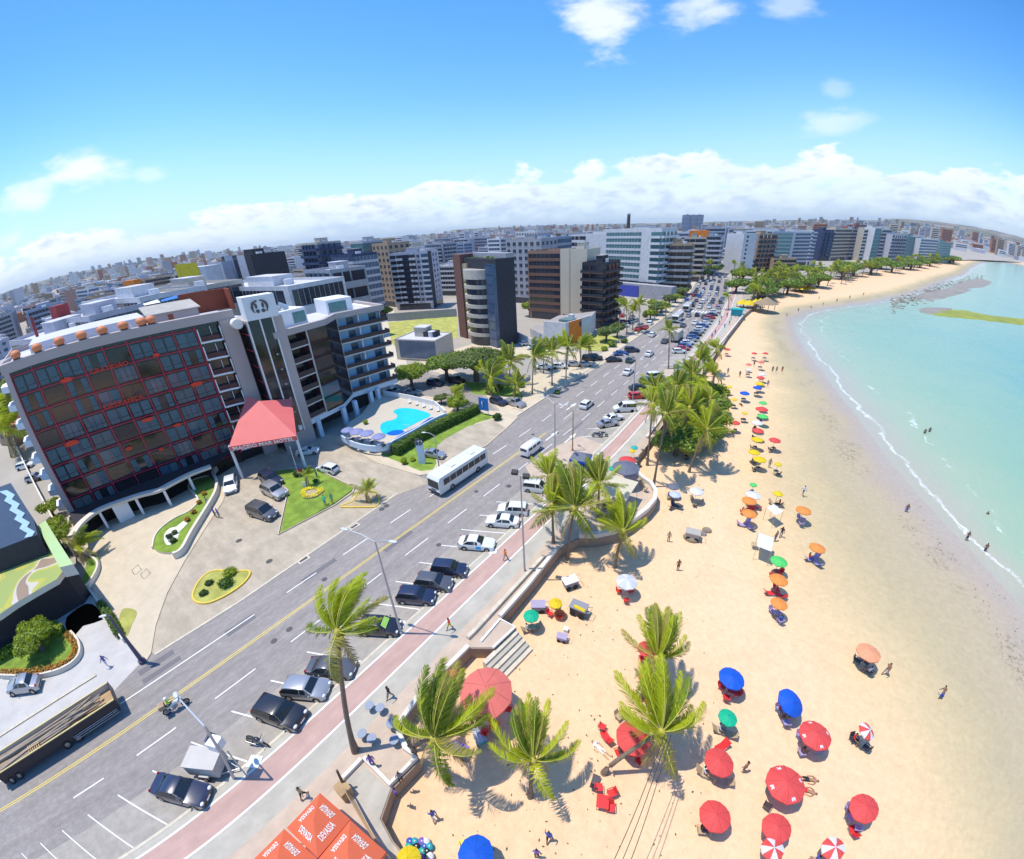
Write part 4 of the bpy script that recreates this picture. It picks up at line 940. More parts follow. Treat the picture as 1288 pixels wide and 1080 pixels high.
# b. tower with the rounded front
A = G(579, 423.5); t = thing('apartment_tower', 'dark glass tower with curved white balcony bands and roof garden', 'building', (A.x, A.y, 0), R(-16))
HB = 26.6
b = MB(); b.b2((0, 0, 0), (4.6, 8, HB + .8), mat('brown_slab', (.17, .08, .065), .8, .06, .3)); b.build('side_slab', t)
b = MB(); b.b2((4.6, 1.2, 0), (22.6, 8, HB - .3), cBlack); b.b2((4.6, 5, HB - .3), (22.6, 8, HB + 1.0), cGrey); b.build('wall', t)
b = MB(); b.b2((4.6, .5, 0), (7.4, 1.19, 24.6), mat('tan_strip', (.40, .31, .22), .8, .06, .3)); b.build('tan_strip', t)
arc = [(7.2 + 11.6 * (.5 - .5 * math.cos(math.pi * i / 16)), 1.2 - 4.2 * math.sin(math.pi * i / 16)) for i in range(17)]
arcg = [(7.7 + 10.6 * (.5 - .5 * math.cos(math.pi * i / 16)), 1.2 - 3.5 * math.sin(math.pi * i / 16)) for i in range(17)]
b = MB(); b.prism(arcg, 0, 22.9, mWinD); b.build('curved_glazing', t)
for k in range(7):
    b = MB(); z = 3.0 + k * 2.95
    if k == 6: b.prism(arc, z - .2, z + 2.5, cRoof, cBeige)
    else: b.prism(arc, z - .1, z + 1.0, cBeige, cBeige)
    b.build('curved_balcony', t)
    if k < 6:
        b = MB(); clump(b, (7.0, -.1, z + 1.0), (1.0, .7, .7), mHedge, 70, .22, k); b.build('hanging_plant', t)
b = MB()
for k in range(10): clump(b, (6 + k * 1.5, 2.2 + (k % 3) * .9, 25.4 + .5 * (k % 2)), (1.3, 1.0, 1.0), [mHedge, mHedgeD, mHedgeY][k % 3], 90, .3, k)
b.build('roof_garden', t)
b = MB(); b.b2((18.8, -.1, 0), (22.6, 1.19, 24.9), mWinB)
for k in range(9): b.b2((18.75, -.16, 2.6 + k * 2.75), (22.65, -.101, 2.8 + k * 2.75), cNavy)
b.build('side_glazing', t)
# low white building with orange panel
p1 = G(691, 434); p2 = G(711, 436); p3 = G(742, 424); p0 = G(666, 424)
t = thing('showroom', 'low white wedge building with a big orange sign panel', 'building')
b = MB(); po = [G(666, 423), p0 + Vector((1, 0, 0)), G(684, 433), p2, p3, p3 + Vector((-3, 11, 0)), G(666, 423) + Vector((-4, 8, 0))]
b.prism([G(684, 433), p2, p3, p3 + Vector((-3, 10, 0)), G(684, 433) + Vector((-2, 12, 0))], 0, 6.6, cRoof, cWhite)
ribbon(b, [G(684, 433), p2, p3], 0, .3, 6.6, 7.2, cWhite); b.prism([G(667, 424), G(684, 433), G(684, 433) + Vector((-2, 9, 0)), G(667, 424) + Vector((-2, 9, 0))], 0, 2.8, cRoof, cWhite); b.build('wall', t)
d = (p3 - p2); q = MB(); a_ = p2 + d * .12; e_ = p2 + d * .62; nn = Vector((d.y, -d.x, 0)).normalized() * .12
q.add([a_ + nn, e_ + nn, e_ + nn + Vector((0, 0, 7.1)), a_ + nn + Vector((0, 0, 7.1)), a_, e_, e_ + Vector((0, 0, 7.1)), a_ + Vector((0, 0, 7.1))], [(0, 1, 2, 3), (1, 5, 6, 2), (4, 0, 3, 7), (3, 2, 6, 7)], cOr); q.build('sign_panel', t)
mk = p2 + d * .55 + nn * 1.3; q = MB(); q.ell((mk.x, mk.y, 5.8), (.5, .35, .7), cNavy); q.ell((mk.x - .1, mk.y, 4.9), (.3, .3, .4), cNavy); q.build('sign_mark', t)
q = MB(); q.b2((p1.x + 1, p1.y + 4, 6.6), (p1.x + 5, p1.y + 8, 7.3), mWinG); q.b2((p1.x + 1.5, p1.y + 9, 6.6), (p1.x + 3, p1.y + 10.5, 8.0), cWhite); q.build('skylight', t)
# d. tall white hotel
A, rz, L_ = pb((757, 365), (812, 375))
building('hotel_tower', 'tall white slab hotel with rows of square windows and glassy end', A, R(-14), 35.2, 14, 30.4, 8, {'front': [(.06, .68, 'band', cWhite, mWinG, cWhite), (.84, 1, 'balc', cWhite, mWinG, cWhite)], 'right': [(0, 1, 'balc', cWhite, mWinG, cWhite)]}, cWhite, par=1.6, g0=7)
building('hotel_annex', 'white lower annex left of the tall white slab hotel', (A.x - 34, A.y + 22), R(-8), 44, 18, 28.5, 7, {'front': [(.05, .3, 'balc', cWhite, mWinD, cWhite), (.7, .95, 'balc', cWhite, mWinD, cLav)]}, cWhite)
q = thing('chimney', 'thin dark chimney rising on the skyline behind the white hotel', 'chimney', G(791, 288, 18) * 0 + Vector((ray(791, 280).x * 900, ray(791, 280).y * 900, 0))); MB().tube([(0, 0, 0), (0, 0, 52)], [4.2, 3.0], cBlack, 12).build('shaft', q)
b_ = MB(); b_.cyl((0, 0, 51), 3.4, 2.5, cGrey, 12); b_.build('rim', q)
pw = G(757, 376); b = MB(); b.b2((0, 0, 0), (16, .4, 5.5), bc('blue', (.06, .08, .40)))
t = thing('blue_hoarding', 'purple blue wall panel at the foot of the white hotel', 'wall', (pw.x - 2, pw.y + 16, 0), R(-12)); b.build('panel', t)
b = MB(); b.b2((-4, .5, 0), (34, 5, 6.4), cGrey); b.build('podium', t)
# row of buildings along the avenue
ROWB = [
 ('rounded dark balconied building with grey slab edges next to the tall white hotel', (830, 371), (852, 366), R(15), 13, 9, 24, 7, 'balc', cTan, mWinD, cGrey, cTan),
 ('beige banded building with orange roof box right of the rounded dark one', (856, 353), (872, 352), R(10), 12, 9, 25, 7, 'balc', cBeige, mWinD, cBeige, cBeige),
 ('wide slate building with white balcony bands facing the avenue', (874, 345), (900, 346), R(14), 32, 16, 25, 7, 'band', cLav, mWinD, cLav, cBGrey),
 ('narrow pale slab tower with a blank side wall', (929, 344), (945, 343), R(20), 17, 16, 25.5, 8, 'win', cLav, mWinD, cLav, cWhite),
 ('small tan and brown block with cream balconies', (948, 342), (970, 341), R(24), 16, 14, 25, 7, 'balc', cBeige, mWinD, cBrown, cTan),
 ('white sided block with navy window bands', (982, 334), (1020, 334), R(28), 32, 18, 25, 8, 'band', cLav, mWinB, cLav, cWhite),
 ('dark purple navy block with white balcony ends', (1027, 328), (1041, 328), R(33), 18, 16, 26, 8, 'balc', cNavy, mWinB, cNavy, cNavy),
 ('beige striped slab with dark ribbon windows', (1042, 328), (1063, 327), R(33), 28, 16, 27, 8, 'band', cBeige, mWinD, cBeige, cBeige),
 ('greyish block with narrow bands behind the striped slab', (1064, 327), (1074, 327), R(33), 18, 14, 27, 8, 'band', cGrey, mWinD, cGrey, cGrey),
 ('cream banded block with strong horizontal stripes', (1078, 328), (1090, 328), R(35), 17, 16, 27, 8, 'band', cWhite, mWinD, cBeige, cBeige),
 ('tall block half green glass half pale frame', (1091, 329), (1099, 329), R(35), 13, 16, 29, 8, 'glass', cWhite, mWinG, cWhite, cWhite),
 ('dark block with tall white side fins', (1100, 329), (1112, 329), R(35), 17, 16, 28, 8, 'band', cLav, mWinD, cWhite, cWhite),
 ('stepped purple grey block with balconies', (1114, 330), (1132, 330), R(38), 26, 18, 24, 7, 'balc', cLav, mWinB, cGrey, cLav),
 ('teal glass block on the beach front', (1133, 330), (1150, 330), R(40), 24, 16, 23, 7, 'glass', cTeal, mWinG, cTeal, cTeal),
 ('white fronted block with deep blue glass', (1151, 331), (1173, 331), R(42), 30, 18, 22, 7, 'band', cWhite, mWinB, cNavy, cWhite),
 ('second teal block farther along the beach front', (1176, 331), (1191, 331), R(42), 24, 16, 20, 7, 'band', cTeal, mWinG, cTeal, cTeal),
]
for k, (lab, a, b_, rz, W_, D_, H_, n_, kd, c1_, g_, c2_, wl) in enumerate(ROWB):
    A = G(*a); B_ = G(*b_); rr_ = math.atan2(B_.y - A.y, B_.x - A.x) if k not in (0, 1) else R(10)
    W_ = (B_ - A).length if k not in (0, 1) else W_
    fc = {'front': [(.0, 1, kd, c1_, g_, c2_)], 'right': [(0, 1, 'balc' if kd != 'glass' else 'glass', c1_, g_, c2_)]}
    if k == 3: fc = {'front': [(.1, .5, 'win', c1_, g_, c2_)], 'right': [(0, 1, 'balc', c1_, g_, c2_)]}
    if k == 5: fc = {'front': [(.3, 1, 'band', c1_, g_, c2_)]}
    t = building('beachfront_building', lab, A, rr_, W_, D_, H_, n_, fc, wl, seedv=k)
    if k == 1: q = MB(); q.b2((2, 4, 25.9), (13, 10, 29.5), cOr); q.build('roof_box', t)
# low beige parking block and tan box among them
A = G(971, 343); building('low_building', 'low tan block at the foot of the white sided building', A, R(25), 15, 12, 9, 2, {'front': [(0, 1, 'band', cTan, mWinD, cTan)]}, cTan)
# buildings behind, placed by bearing and distance
def far(name, label, u, v, dist, W_, D_, rz, n_, kd, c1_, g_, wl, base=0, **k):
    d = ray(u, v); h = math.hypot(d.x, d.y); x, y = d.x / h * dist, d.y / h * dist; H_ = CAMH + d.z / h * dist - base
    return building(name, label, (x, y), rz, W_, D_, H_, n_, {'front': [(0, 1, kd, c1_, g_, c1_)], 'right': [(0, 1, kd, c1_, g_, c1_)]}, wl, z0=base, **k)
far('tower_block', 'grey residential triple tower standing above the horizon', 859, 270, 1500, 24, 20, R(10), 14, 'band', cBGrey, mWinB, cBGrey)
far('tower_block', 'middle grey tower of the triple block above the horizon', 868, 270, 1500, 22, 20, R(10), 14, 'band', cBGrey, mWinB, cLav)
far('tower_block', 'right grey tower of the triple block above the horizon', 876, 270, 1500, 22, 20, R(10), 14, 'band', cBGrey, mWinB, cBGrey)
far('tower_block', 'lone dark tower on the distant ridge over the bay', 1143, 288, 2600, 44, 30, R(30), 12, 'band', cGrey, mWinD, cBGrey, base=40)
far('apartment_building', 'red brown tower behind the striped beach slab', 1066, 286, 620, 14, 14, R(30), 9, 'win', cPink, mWinD, mat('brick_red', (.28, .11, .09), .8, .1, .3))
far('apartment_building', 'dark red twin tower behind the striped beach slab', 1075, 284, 640, 14, 14, R(30), 9, 'band', cTan, mWinD, MATS['brick_red'])
far('apartment_building', 'charcoal and grey panelled tower behind the hotel roof', 262, 333, 225, 12, 14, R(8), 8, 'panel', cLav, mWinD, cBlack)
A = Vector((ray(280, 330).x, ray(280, 330).y)).normalized() * 222
building('apartment_building', 'black tower with vertical pale grey panels left of centre', (A.x, A.y), R(10), 22, 16, 31, 9, {'front': [(.0, .12, 'glass', cBlack, mWinD, cBlack), (.12, .4, 'panel', cBGrey), (.4, .55, 'glass', cBlack, mWinD, cNavy), (.55, .8, 'panel', cLav)]}, cBlack)
far('apartment_building', 'blue balconied block with cream frame behind the wing roof', 377, 308, 260, 17, 14, R(2), 9, 'balc', cNavy, mWinB, cBeige)
far('apartment_building', 'navy and white striped block behind the hotel wing', 415, 323, 205, 16, 13, R(2), 8, 'band', cLav, mWinB, cNavy)
far('apartment_building', 'tall pale block with green window column left of the dirt lane', 440, 306, 245, 11, 14, R(0), 9, 'glass', cBeige, mWinG, cLav)
far('apartment_building', 'tan block with narrow vertical windows left of the dirt lane', 467, 308, 235, 13, 14, R(0), 9, 'win', cTan, mWinD, cTan)
far('apartment_building', 'flat dark blue building behind the brown office', 636, 303, 210, 20, 14, R(0), 8, 'win', cBGrey, mWinD, cGrey)
far('apartment_building', 'long slate block seen past the round fronted tower', 652, 301, 225, 22, 16, R(2), 8, 'band', cGrey, mWinB, cBGrey)
far('apartment_building', 'white block on the skyline over the brown office', 649, 292, 420, 24, 20, R(0), 8, 'win', cWhite, mWinD, cWhite)
far('apartment_building', 'white balconied building above the rounded dark one', 923, 291, 420, 60, 18, R(8), 8, 'band', cWhite, mWinB, cWhite)
far('apartment_building', 'pale blue block behind the tan and brown one', 973, 293, 400, 14, 16, R(10), 8, 'band', cTeal, mWinG, cBGrey)
far('apartment_building', 'tan building tucked right of the round tower', 830, 304, 330, 20, 16, R(6), 7, 'band', cTan, mWinD, cTan)
# long low lavender blocks behind the hotel roof
def low(label, u, v, dist, W_, D_, H_, rz, c, n_=2, kd='band', g_=None, name='low_building'):
    d = ray(u, v); h = math.hypot(d.x, d.y); x, y = d.x / h * dist, d.y / h * dist
    return building(name, label, (x, y), rz, W_, D_, H_, n_, {'front': [(.05, .95, kd, c, g_ or mWinD, c)], 'right': [(.05, .95, kd, c, g_ or mWinD, c)]}, c, mRoofL, g0=H_ * .3, seedv=int(u))
low('long lavender low block with dark ribbon windows behind the hotel roof', 2, 400, 150, 26, 20, 21.5, R(20), cLav)
low('lavender block with a dark red corner panel behind the hotel', 52, 385, 150, 24, 16, 23.5, R(20), cLav)
low('white block with two rows of openings above the hotel drums', 100, 372, 165, 34, 18, 25.0, R(16), cWhite)
low('beige workshop block with a row of dark openings', 168, 365, 170, 32, 16, 25.0, R(14), cBeige)
low('wide pale block with a long window band behind the emblem tower', 250, 368, 170, 48, 20, 23.0, R(10), cWhite)
low('curved dark balconied low block behind the wing roof', 383, 348, 170, 18, 14, 24.5, R(0), cGrey, 3, 'balc')
A = Vector((ray(222, 340).x, ray(222, 340).y)).normalized() * 205
t = thing('billboard', 'bright yellow square wall panel on the skyline left of the black tower', 'billboard', (A.x, A.y, 0), R(35))
b = MB(); b.b2((0, 0, 24.2), (9.5, .4, 31.2), cYel); b.build('panel', t); b = MB(); b.b2((0, .4, 0), (12, 10, 29.5), cWhite); b.build('block', t)
for (u, v, dd_, c, lab) in [(156, 354, 230, cOr, 'small orange box on a roof left of the yellow panel'), (64, 386, 150, cRed, 'dark red upright panel on the lavender building')]:
    A = Vector((ray(u, v).x, ray(u, v).y)).normalized() * dd_; zt = CAMH + ray(u, v).z / math.hypot(ray(u, v).x, ray(u, v).y) * dd_
    q = thing('roof_sign', lab, 'sign', (A.x, A.y, 0), R(25)); b = MB(); b.b2((0, -.5, zt - 4.5), (7 if c is cOr else 3.4, 3, zt), c); b.build('panel', q)
    b = MB(); b.b2((.2, 0, 0), (.5, .3, zt - 4.5), cGrey); b.b2((2.6, 0, 0), (2.9, .3, zt - 4.5), cGrey); b.build('support', q)
A = Vector((ray(40, 400).x, ray(40, 400).y)).normalized() * 138
q = thing('mast', 'thin dark red lattice mast behind the hotel roof at left', 'mast', (A.x, A.y, 0)); MB().tube([(0, 0, 0), (0, 0, 27)], [.5, .35], cRed, 6).build('pole', q); MB().tube([(0, -.7, 24), (0, .7, 24)], .1, cRed, 6).build('cross_arm', q)
# small office behind the pool trees, lot and walls
A = G(500, 452); building('small_office', 'small glass office with pale flat roof beside the trees', A, R(15), 14, 10, 6.0, 1, {'front': [(.1, 1, 'glass', cBGrey, mWinB, cBeige)]}, cBeige, mRoofL, g0=.6, par=.3)
b = MB(); b.b2((0, 0, 0), (4, 3, 1.6), cBlack); q = thing('roof_unit', 'black cooling unit on the small office roof', 'cooling unit', (A.x + 6.2, A.y + 6, 6.0), R(15)); b.build('casing', q)
mb = MB(); mb.sheet(gp([(488, 405), (575, 397), (576, 425), (540, 432), (500, 440), (492, 430)]), .01, mDry); struct('vacant_lot', mb)
mb = MB(); ribbon(mb, gp([(487, 404), (575, 398)], 0, 0, False), 0, .3, 0, 3.4, cGrey); tag(mb.build('lot_wall'), 'long grey wall at the back of the vacant grass lot', 'wall')
mb = MB(); ribbon(mb, gp([(645, 425), (668, 437)], 0, 0, False), 0, .3, 0, 2.6, cWhite); tag(mb.build('lot_wall'), 'white wall between the round tower and the orange signed building', 'wall')
mb = MB(); mb.sheet(gp([(478, 345), (486, 345), (497, 400), (515, 470), (492, 490), (482, 430), (478, 390)]), .008, mKerb); struct('dirt_lane', mb)
mb = MB(); mb.sheet([(-44.8, 46), (-44.8, 55.3), (-62, 66), (-92, 70), (-170, 72), (-170, 60), (-100, 58), (-76, 55), (-60, 52.5)], .006, mAsph); struct('side_street', mb)
mb = MB(); mb.sheet([(-44.8, 56), (-44.8, 100), (-50, 102), (-57, 104), (-90, 98), (-92, 72), (-62, 67)], .009, mCream); struct('square_paving', mb)
mb = MB(); mb.sheet([(-57, 77), (-50.5, 92), (-52.5, 96), (-84, 84), (-84, 76), (-70, 71)], .014, mPark); struct('car_park', mb)
mb = MB(); mb.sheet([(-49, 67), (-55, 72), (-68, 68), (-60, 63)], .02, mGrass); struct('tree_lawn', mb)
mb = MB(); mb.sheet([(-54, 106), (-50, 108), (-52, 128), (-62, 124), (-60, 108)], .02, mDry); struct('dry_garden', mb)
mb = MB(); mb.sheet([(-50, 108), (-46.8, 104), (-48, 135), (-55, 170), (-75, 190), (-84, 165), (-66, 140), (-52, 128)], .016, mPark); struct('car_park', mb)
# ---------------------------------------------------------------- the rest of the town: free standing blocks on a jittered grid
taken = []
for o in list(bpy.data.objects):
    if o.parent is None and o.get('category') in ('building', 'hotel', 'hotel wing'): taken.append((o.matrix_basis.translation.x, o.matrix_basis.translation.y))
kinds = []
pal = [(cWhite, 'white'), (cLav, 'lavender grey'), (cBeige, 'beige'), (cGrey, 'grey'), (cTan, 'tan'), (cPink, 'pinkish'), (cBGrey, 'blue grey')]
rn = random.Random(42); cnt = 0; cells = []
for i in range(-26, 22):
    for j in range(-2, 30):
        x = i * 34 + rn.uniform(-7, 7) - 60; y = j * 34 + rn.uniform(-7, 7)
        r_ = math.hypot(x, y); az = math.degrees(math.atan2(x, y))
        if r_ < (190 if az > -75 else 135) or az < -104 or az > 14: continue
        if x > cx(y) - 75 if y < 300 else x > shore_dist(np.array([x]), np.array([y]))[0] * 0 + np.interp(y, [300, 352, 425, 505, 600, 745, 920, 1080], [-75, -62, -25, 10, 45, 105, 190, 280]) - 40: continue
        if any((x - a) ** 2 + (y - b_) ** 2 < 34 ** 2 for a, b_ in taken): continue
        cells.append((r_, x, y))
cells.sort(); seen = {}
for r_, x, y in cells[:275]:
    (c, cn) = pal[rn.choices(range(7), [5, 4, 3, 2, 2, 1.2, 1.5])[0]]
    lowr = r_ < 330; H_ = rn.choice([7, 7, 10, 13, 16] if rn.random() < .62 else [19, 22, 25, 27]) if not lowr else rn.choice([6, 8, 10, 13, 16])
    az = math.degrees(math.atan2(x, y))
    if az < -60: H_ = min(H_ + 3, 20)
    W_ = rn.uniform(14, 27); D_ = rn.uniform(12, 22); kd = rn.choice(['band', 'win', 'balc', 'band']); g_ = rn.choice([mWinD, mWinB, mWinD, mWinG])
    n_ = max(1, int(H_ / 3.2)); rf = cTileR if (H_ < 11 and rn.random() < .6) else rn.choice([cRoof, mRoofL, mRoofG])
    nm, st = ('house', 'low') if H_ <= 10 else ('town_building', 'tall') if H_ >= 19 else ('town_building', 'mid rise')
    if kd == 'win' and r_ > 300: kd = 'band'
    k1 = {'band': 'ribbon windows', 'balc': 'balconies', 'win': 'small windows'}[kd]
    lab = f"{st} {cn} {'house' if nm == 'house' else 'block'} with {k1} and {'clay tiled' if rf is cTileR else 'flat'} roof inland"
    n2 = min(n_, 6) if r_ > 450 else n_
    building(nm, lab, (x, y), rn.uniform(-.12, .3), W_, D_, H_, n2, {'front': [(.06, .94, kd, c, g_, c)], 'right': [(.06, .94, kd, c, g_, c)]} if r_ < 520 else {'front': [(.06, .94, kd, c, g_, c)]}, c, rf, cat='house' if nm == 'house' else 'building', g0=.6 if H_ < 12 else 3, group=lab.replace(' inland', '') + 's', seedv=int(x), top='plant' if H_ > 12 and r_ < 700 else None)
# far town that reads as one mass
mb = MB(); fm = [cWhite, cLav, cBeige, cTan, cGrey, cPink, cTileR]
for k in range(5200):
    az = R(rn.uniform(-104, 44)); r_ = 560 + 3400 * rn.random() ** 1.25; x, y = math.sin(az) * r_, math.cos(az) * r_
    if r_ < 900 and az < R(12) and k % 3: continue
    bx = float(np.interp(y, [300, 352, 425, 505, 600, 745, 920, 1080, 1180, 1500], [-95, -75, -45, -10, 30, 90, 170, 260, 480, 1300]))
    if x > bx - 20 and not (y > 1250 and x < (y - 1180) * 3.5): continue
    if x > bx and y < 1300: continue
    H_ = rn.choice([5, 6, 7, 8, 10, 13]) if rn.random() < .86 else rn.choice([18, 24, 30, 34]); W_ = rn.uniform(9, 24); m_ = rn.choices(fm, [5, 3, 3, 2, 2, 1, 1.6])[0]
    z = max(0.0, (r_ - 1500) / 2500 * 40) * (.5 + .5 * math.sin(az * 9 + 1)) * .9
    mb.b2((x, y, z - 3), (x + W_, y + W_ * .8, z + H_), m_)
    if H_ > 12:
        for q in range(2, int(H_ / 3)): mb.b2((x + 1, y - .1, z + q * 3), (x + W_ - 1, y - .01, z + q * 3 + 1.4), mWinD)
t = mb.build('distant_town'); tag(t, 'mass of small pale houses and blocks spreading to the hazy horizon', 'town', kind='stuff')
# green patches inside the town and hills
mHill = bpy.data.materials.new('hill_cover'); mHill.use_nodes = True; N, L, B = nodes(mHill)
geo = N.new('ShaderNodeNewGeometry'); cr = N.new('ShaderNodeValToRGB'); L.new(noise_n(geo.outputs['Position'], .006, 9, .72), cr.inputs[0]); e = cr.color_ramp.elements
e[0].position = .35; e[0].color = (.05, .08, .035, 1); e[1].position = .68; e[1].color = (.45, .40, .36, 1)
x = e.new(.48); x.color = (.10, .12, .06, 1); x = e.new(.55); x.color = (.26, .17, .12, 1)
L.new(cr.outputs[0], B.inputs['Base Color']); B.inputs['Roughness'].default_value = .95
vs = []; fs = []; na, nr = 160, 14
for i in range(na):
    az = R(-110 + 171 * i / (na - 1))
    for j in range(nr):
        r_ = 2300 + j * 380; s_ = math.sin(math.pi * min(1, j / 9) / 2)
        hgt = (26 + 16 * math.sin(az * 7) + 9 * math.sin(az * 19 + j) + 6 * math.sin(az * 47 + j * 2)) * (1.25 if az > R(5) else .8 if az > R(-45) else .35)
        if az > R(38): hgt *= max(.45, 1 - (az - R(38)) * 2)
        vs.append((math.sin(az) * r_, math.cos(az) * r_, -3 + s_ * (hgt + 12) * (1 + j * .035)))
for i in range(na - 1):
    for j in range(nr - 1): a = i * nr + j; fs.append((a, a + 1, a + nr + 1, a + nr))
mb = MB(); mb.add(vs, fs, mHill, True); struct('hills', mb)
# far strand across the bay
mb = MB(); mb.sheet([(352, 1082), (620, 1180), (1500, 1500), (9000, 4000), (9000, 4060), (1480, 1560), (600, 1240), (340, 1130)], .1, mSandFar if 0 else mKerb); struct('far_beach', mb)
# ---------------------------------------------------------------- vehicles
def paint(name, c, metal=.0): return mat('car_paint_' + name, c, .28, .04, .6, spec=.6, coat=.8, metal=metal)
pWhite = paint('white', (.74, .74, .72)); pSilver = paint('silver', (.42, .42, .44), .5); pBlack = paint('black', (.015, .015, .02)); pNavy = paint('navy', (.02, .025, .06))
pGrey = paint('grey', (.12, .12, .13), .3); pRed = paint('red', (.55, .02, .02)); pBlue = paint('blue', (.05, .12, .35)); pBrown = paint('brown', (.13, .08, .05)); pDGreen = paint('green', (.03, .06, .05))
mTyre = mat('tyre', (.02, .02, .02), .85, .2, 4); mRim = mat('wheel_rim', (.38, .38, .40), .35, .1, 4, metal=.8); mCarG = mat('car_glass', (.015, .02, .025), .05, .2, 1, spec=.8)
mLampW = mat('headlight_glass', (.65, .68, .72), .1, .1, 5); mLampR = mat('taillight_glass', (.45, .015, .01), .2, .1, 5); mPlast = mat('black_plastic', (.03, .03, .03), .6, .1, 5)
# (x, z_top, half_w_top, roofed?) stations from rear to front, lengths normalised to L
SHAPES = {
 'hatch': dict(L=4.0, W=1.68, H=1.48, st=[(-.5, .62, .78, 0), (-.485, .88, .82, 0), (-.47, .97, .80, 1), (-.41, 1.38, .64, 1), (-.33, 1.46, .62, 1), (0, 1.48, .62, 1), (.08, 1.44, .62, 1), (.23, .98, .74, 1), (.25, .95, .80, 0), (.42, .83, .78, 0), (.485, .66, .70, 0), (.5, .5, .64, 0)]),
 'sedan': dict(L=4.35, W=1.7, H=1.44, st=[(-.5, .6, .74, 0), (-.485, .92, .78, 0), (-.36, .98, .80, 0), (-.34, .99, .76, 1), (-.22, 1.38, .63, 1), (-.1, 1.44, .62, 1), (.03, 1.42, .62, 1), (.19, .98, .75, 1), (.21, .95, .81, 0), (.42, .82, .78, 0), (.485, .66, .70, 0), (.5, .5, .64, 0)]),
 'suv': dict(L=4.3, W=1.78, H=1.7, st=[(-.5, .7, .80, 0), (-.49, .98, .84, 0), (-.48, 1.05, .82, 1), (-.44, 1.55, .70, 1), (-.38, 1.68, .68, 1), (.02, 1.70, .68, 1), (.1, 1.64, .68, 1), (.23, 1.10, .80, 1), (.25, 1.07, .84, 0), (.42, .98, .80, 0), (.485, .78, .74, 0), (.5, .55, .68, 0)]),
 'minivan': dict(L=4.15, W=1.68, H=1.8, st=[(-.5, .7, .78, 0), (-.495, .98, .82, 0), (-.49, 1.05, .81, 1), (-.47, 1.66, .72, 1), (-.42, 1.78, .70, 1), (.02, 1.80, .70, 1), (.10, 1.74, .69, 1), (.28, 1.02, .78, 1), (.30, .99, .80, 0), (.43, .86, .78, 0), (.485, .68, .70, 0), (.5, .5, .64, 0)]),
 'pickup': dict(L=4.9, W=1.78, H=1.65, st=[(-.5, .66, .82, 0), (-.495, 1.0, .86, 0), (-.12, 1.02, .86, 0), (-.11, 1.06, .82, 1), (-.07, 1.56, .70, 1), (0, 1.64, .68, 1), (.1, 1.60, .68, 1), (.22, 1.08, .80, 1), (.24, 1.05, .84, 0), (.42, .96, .80, 0), (.485, .76, .74, 0), (.5, .55, .68, 0)]),
}
CM = {}
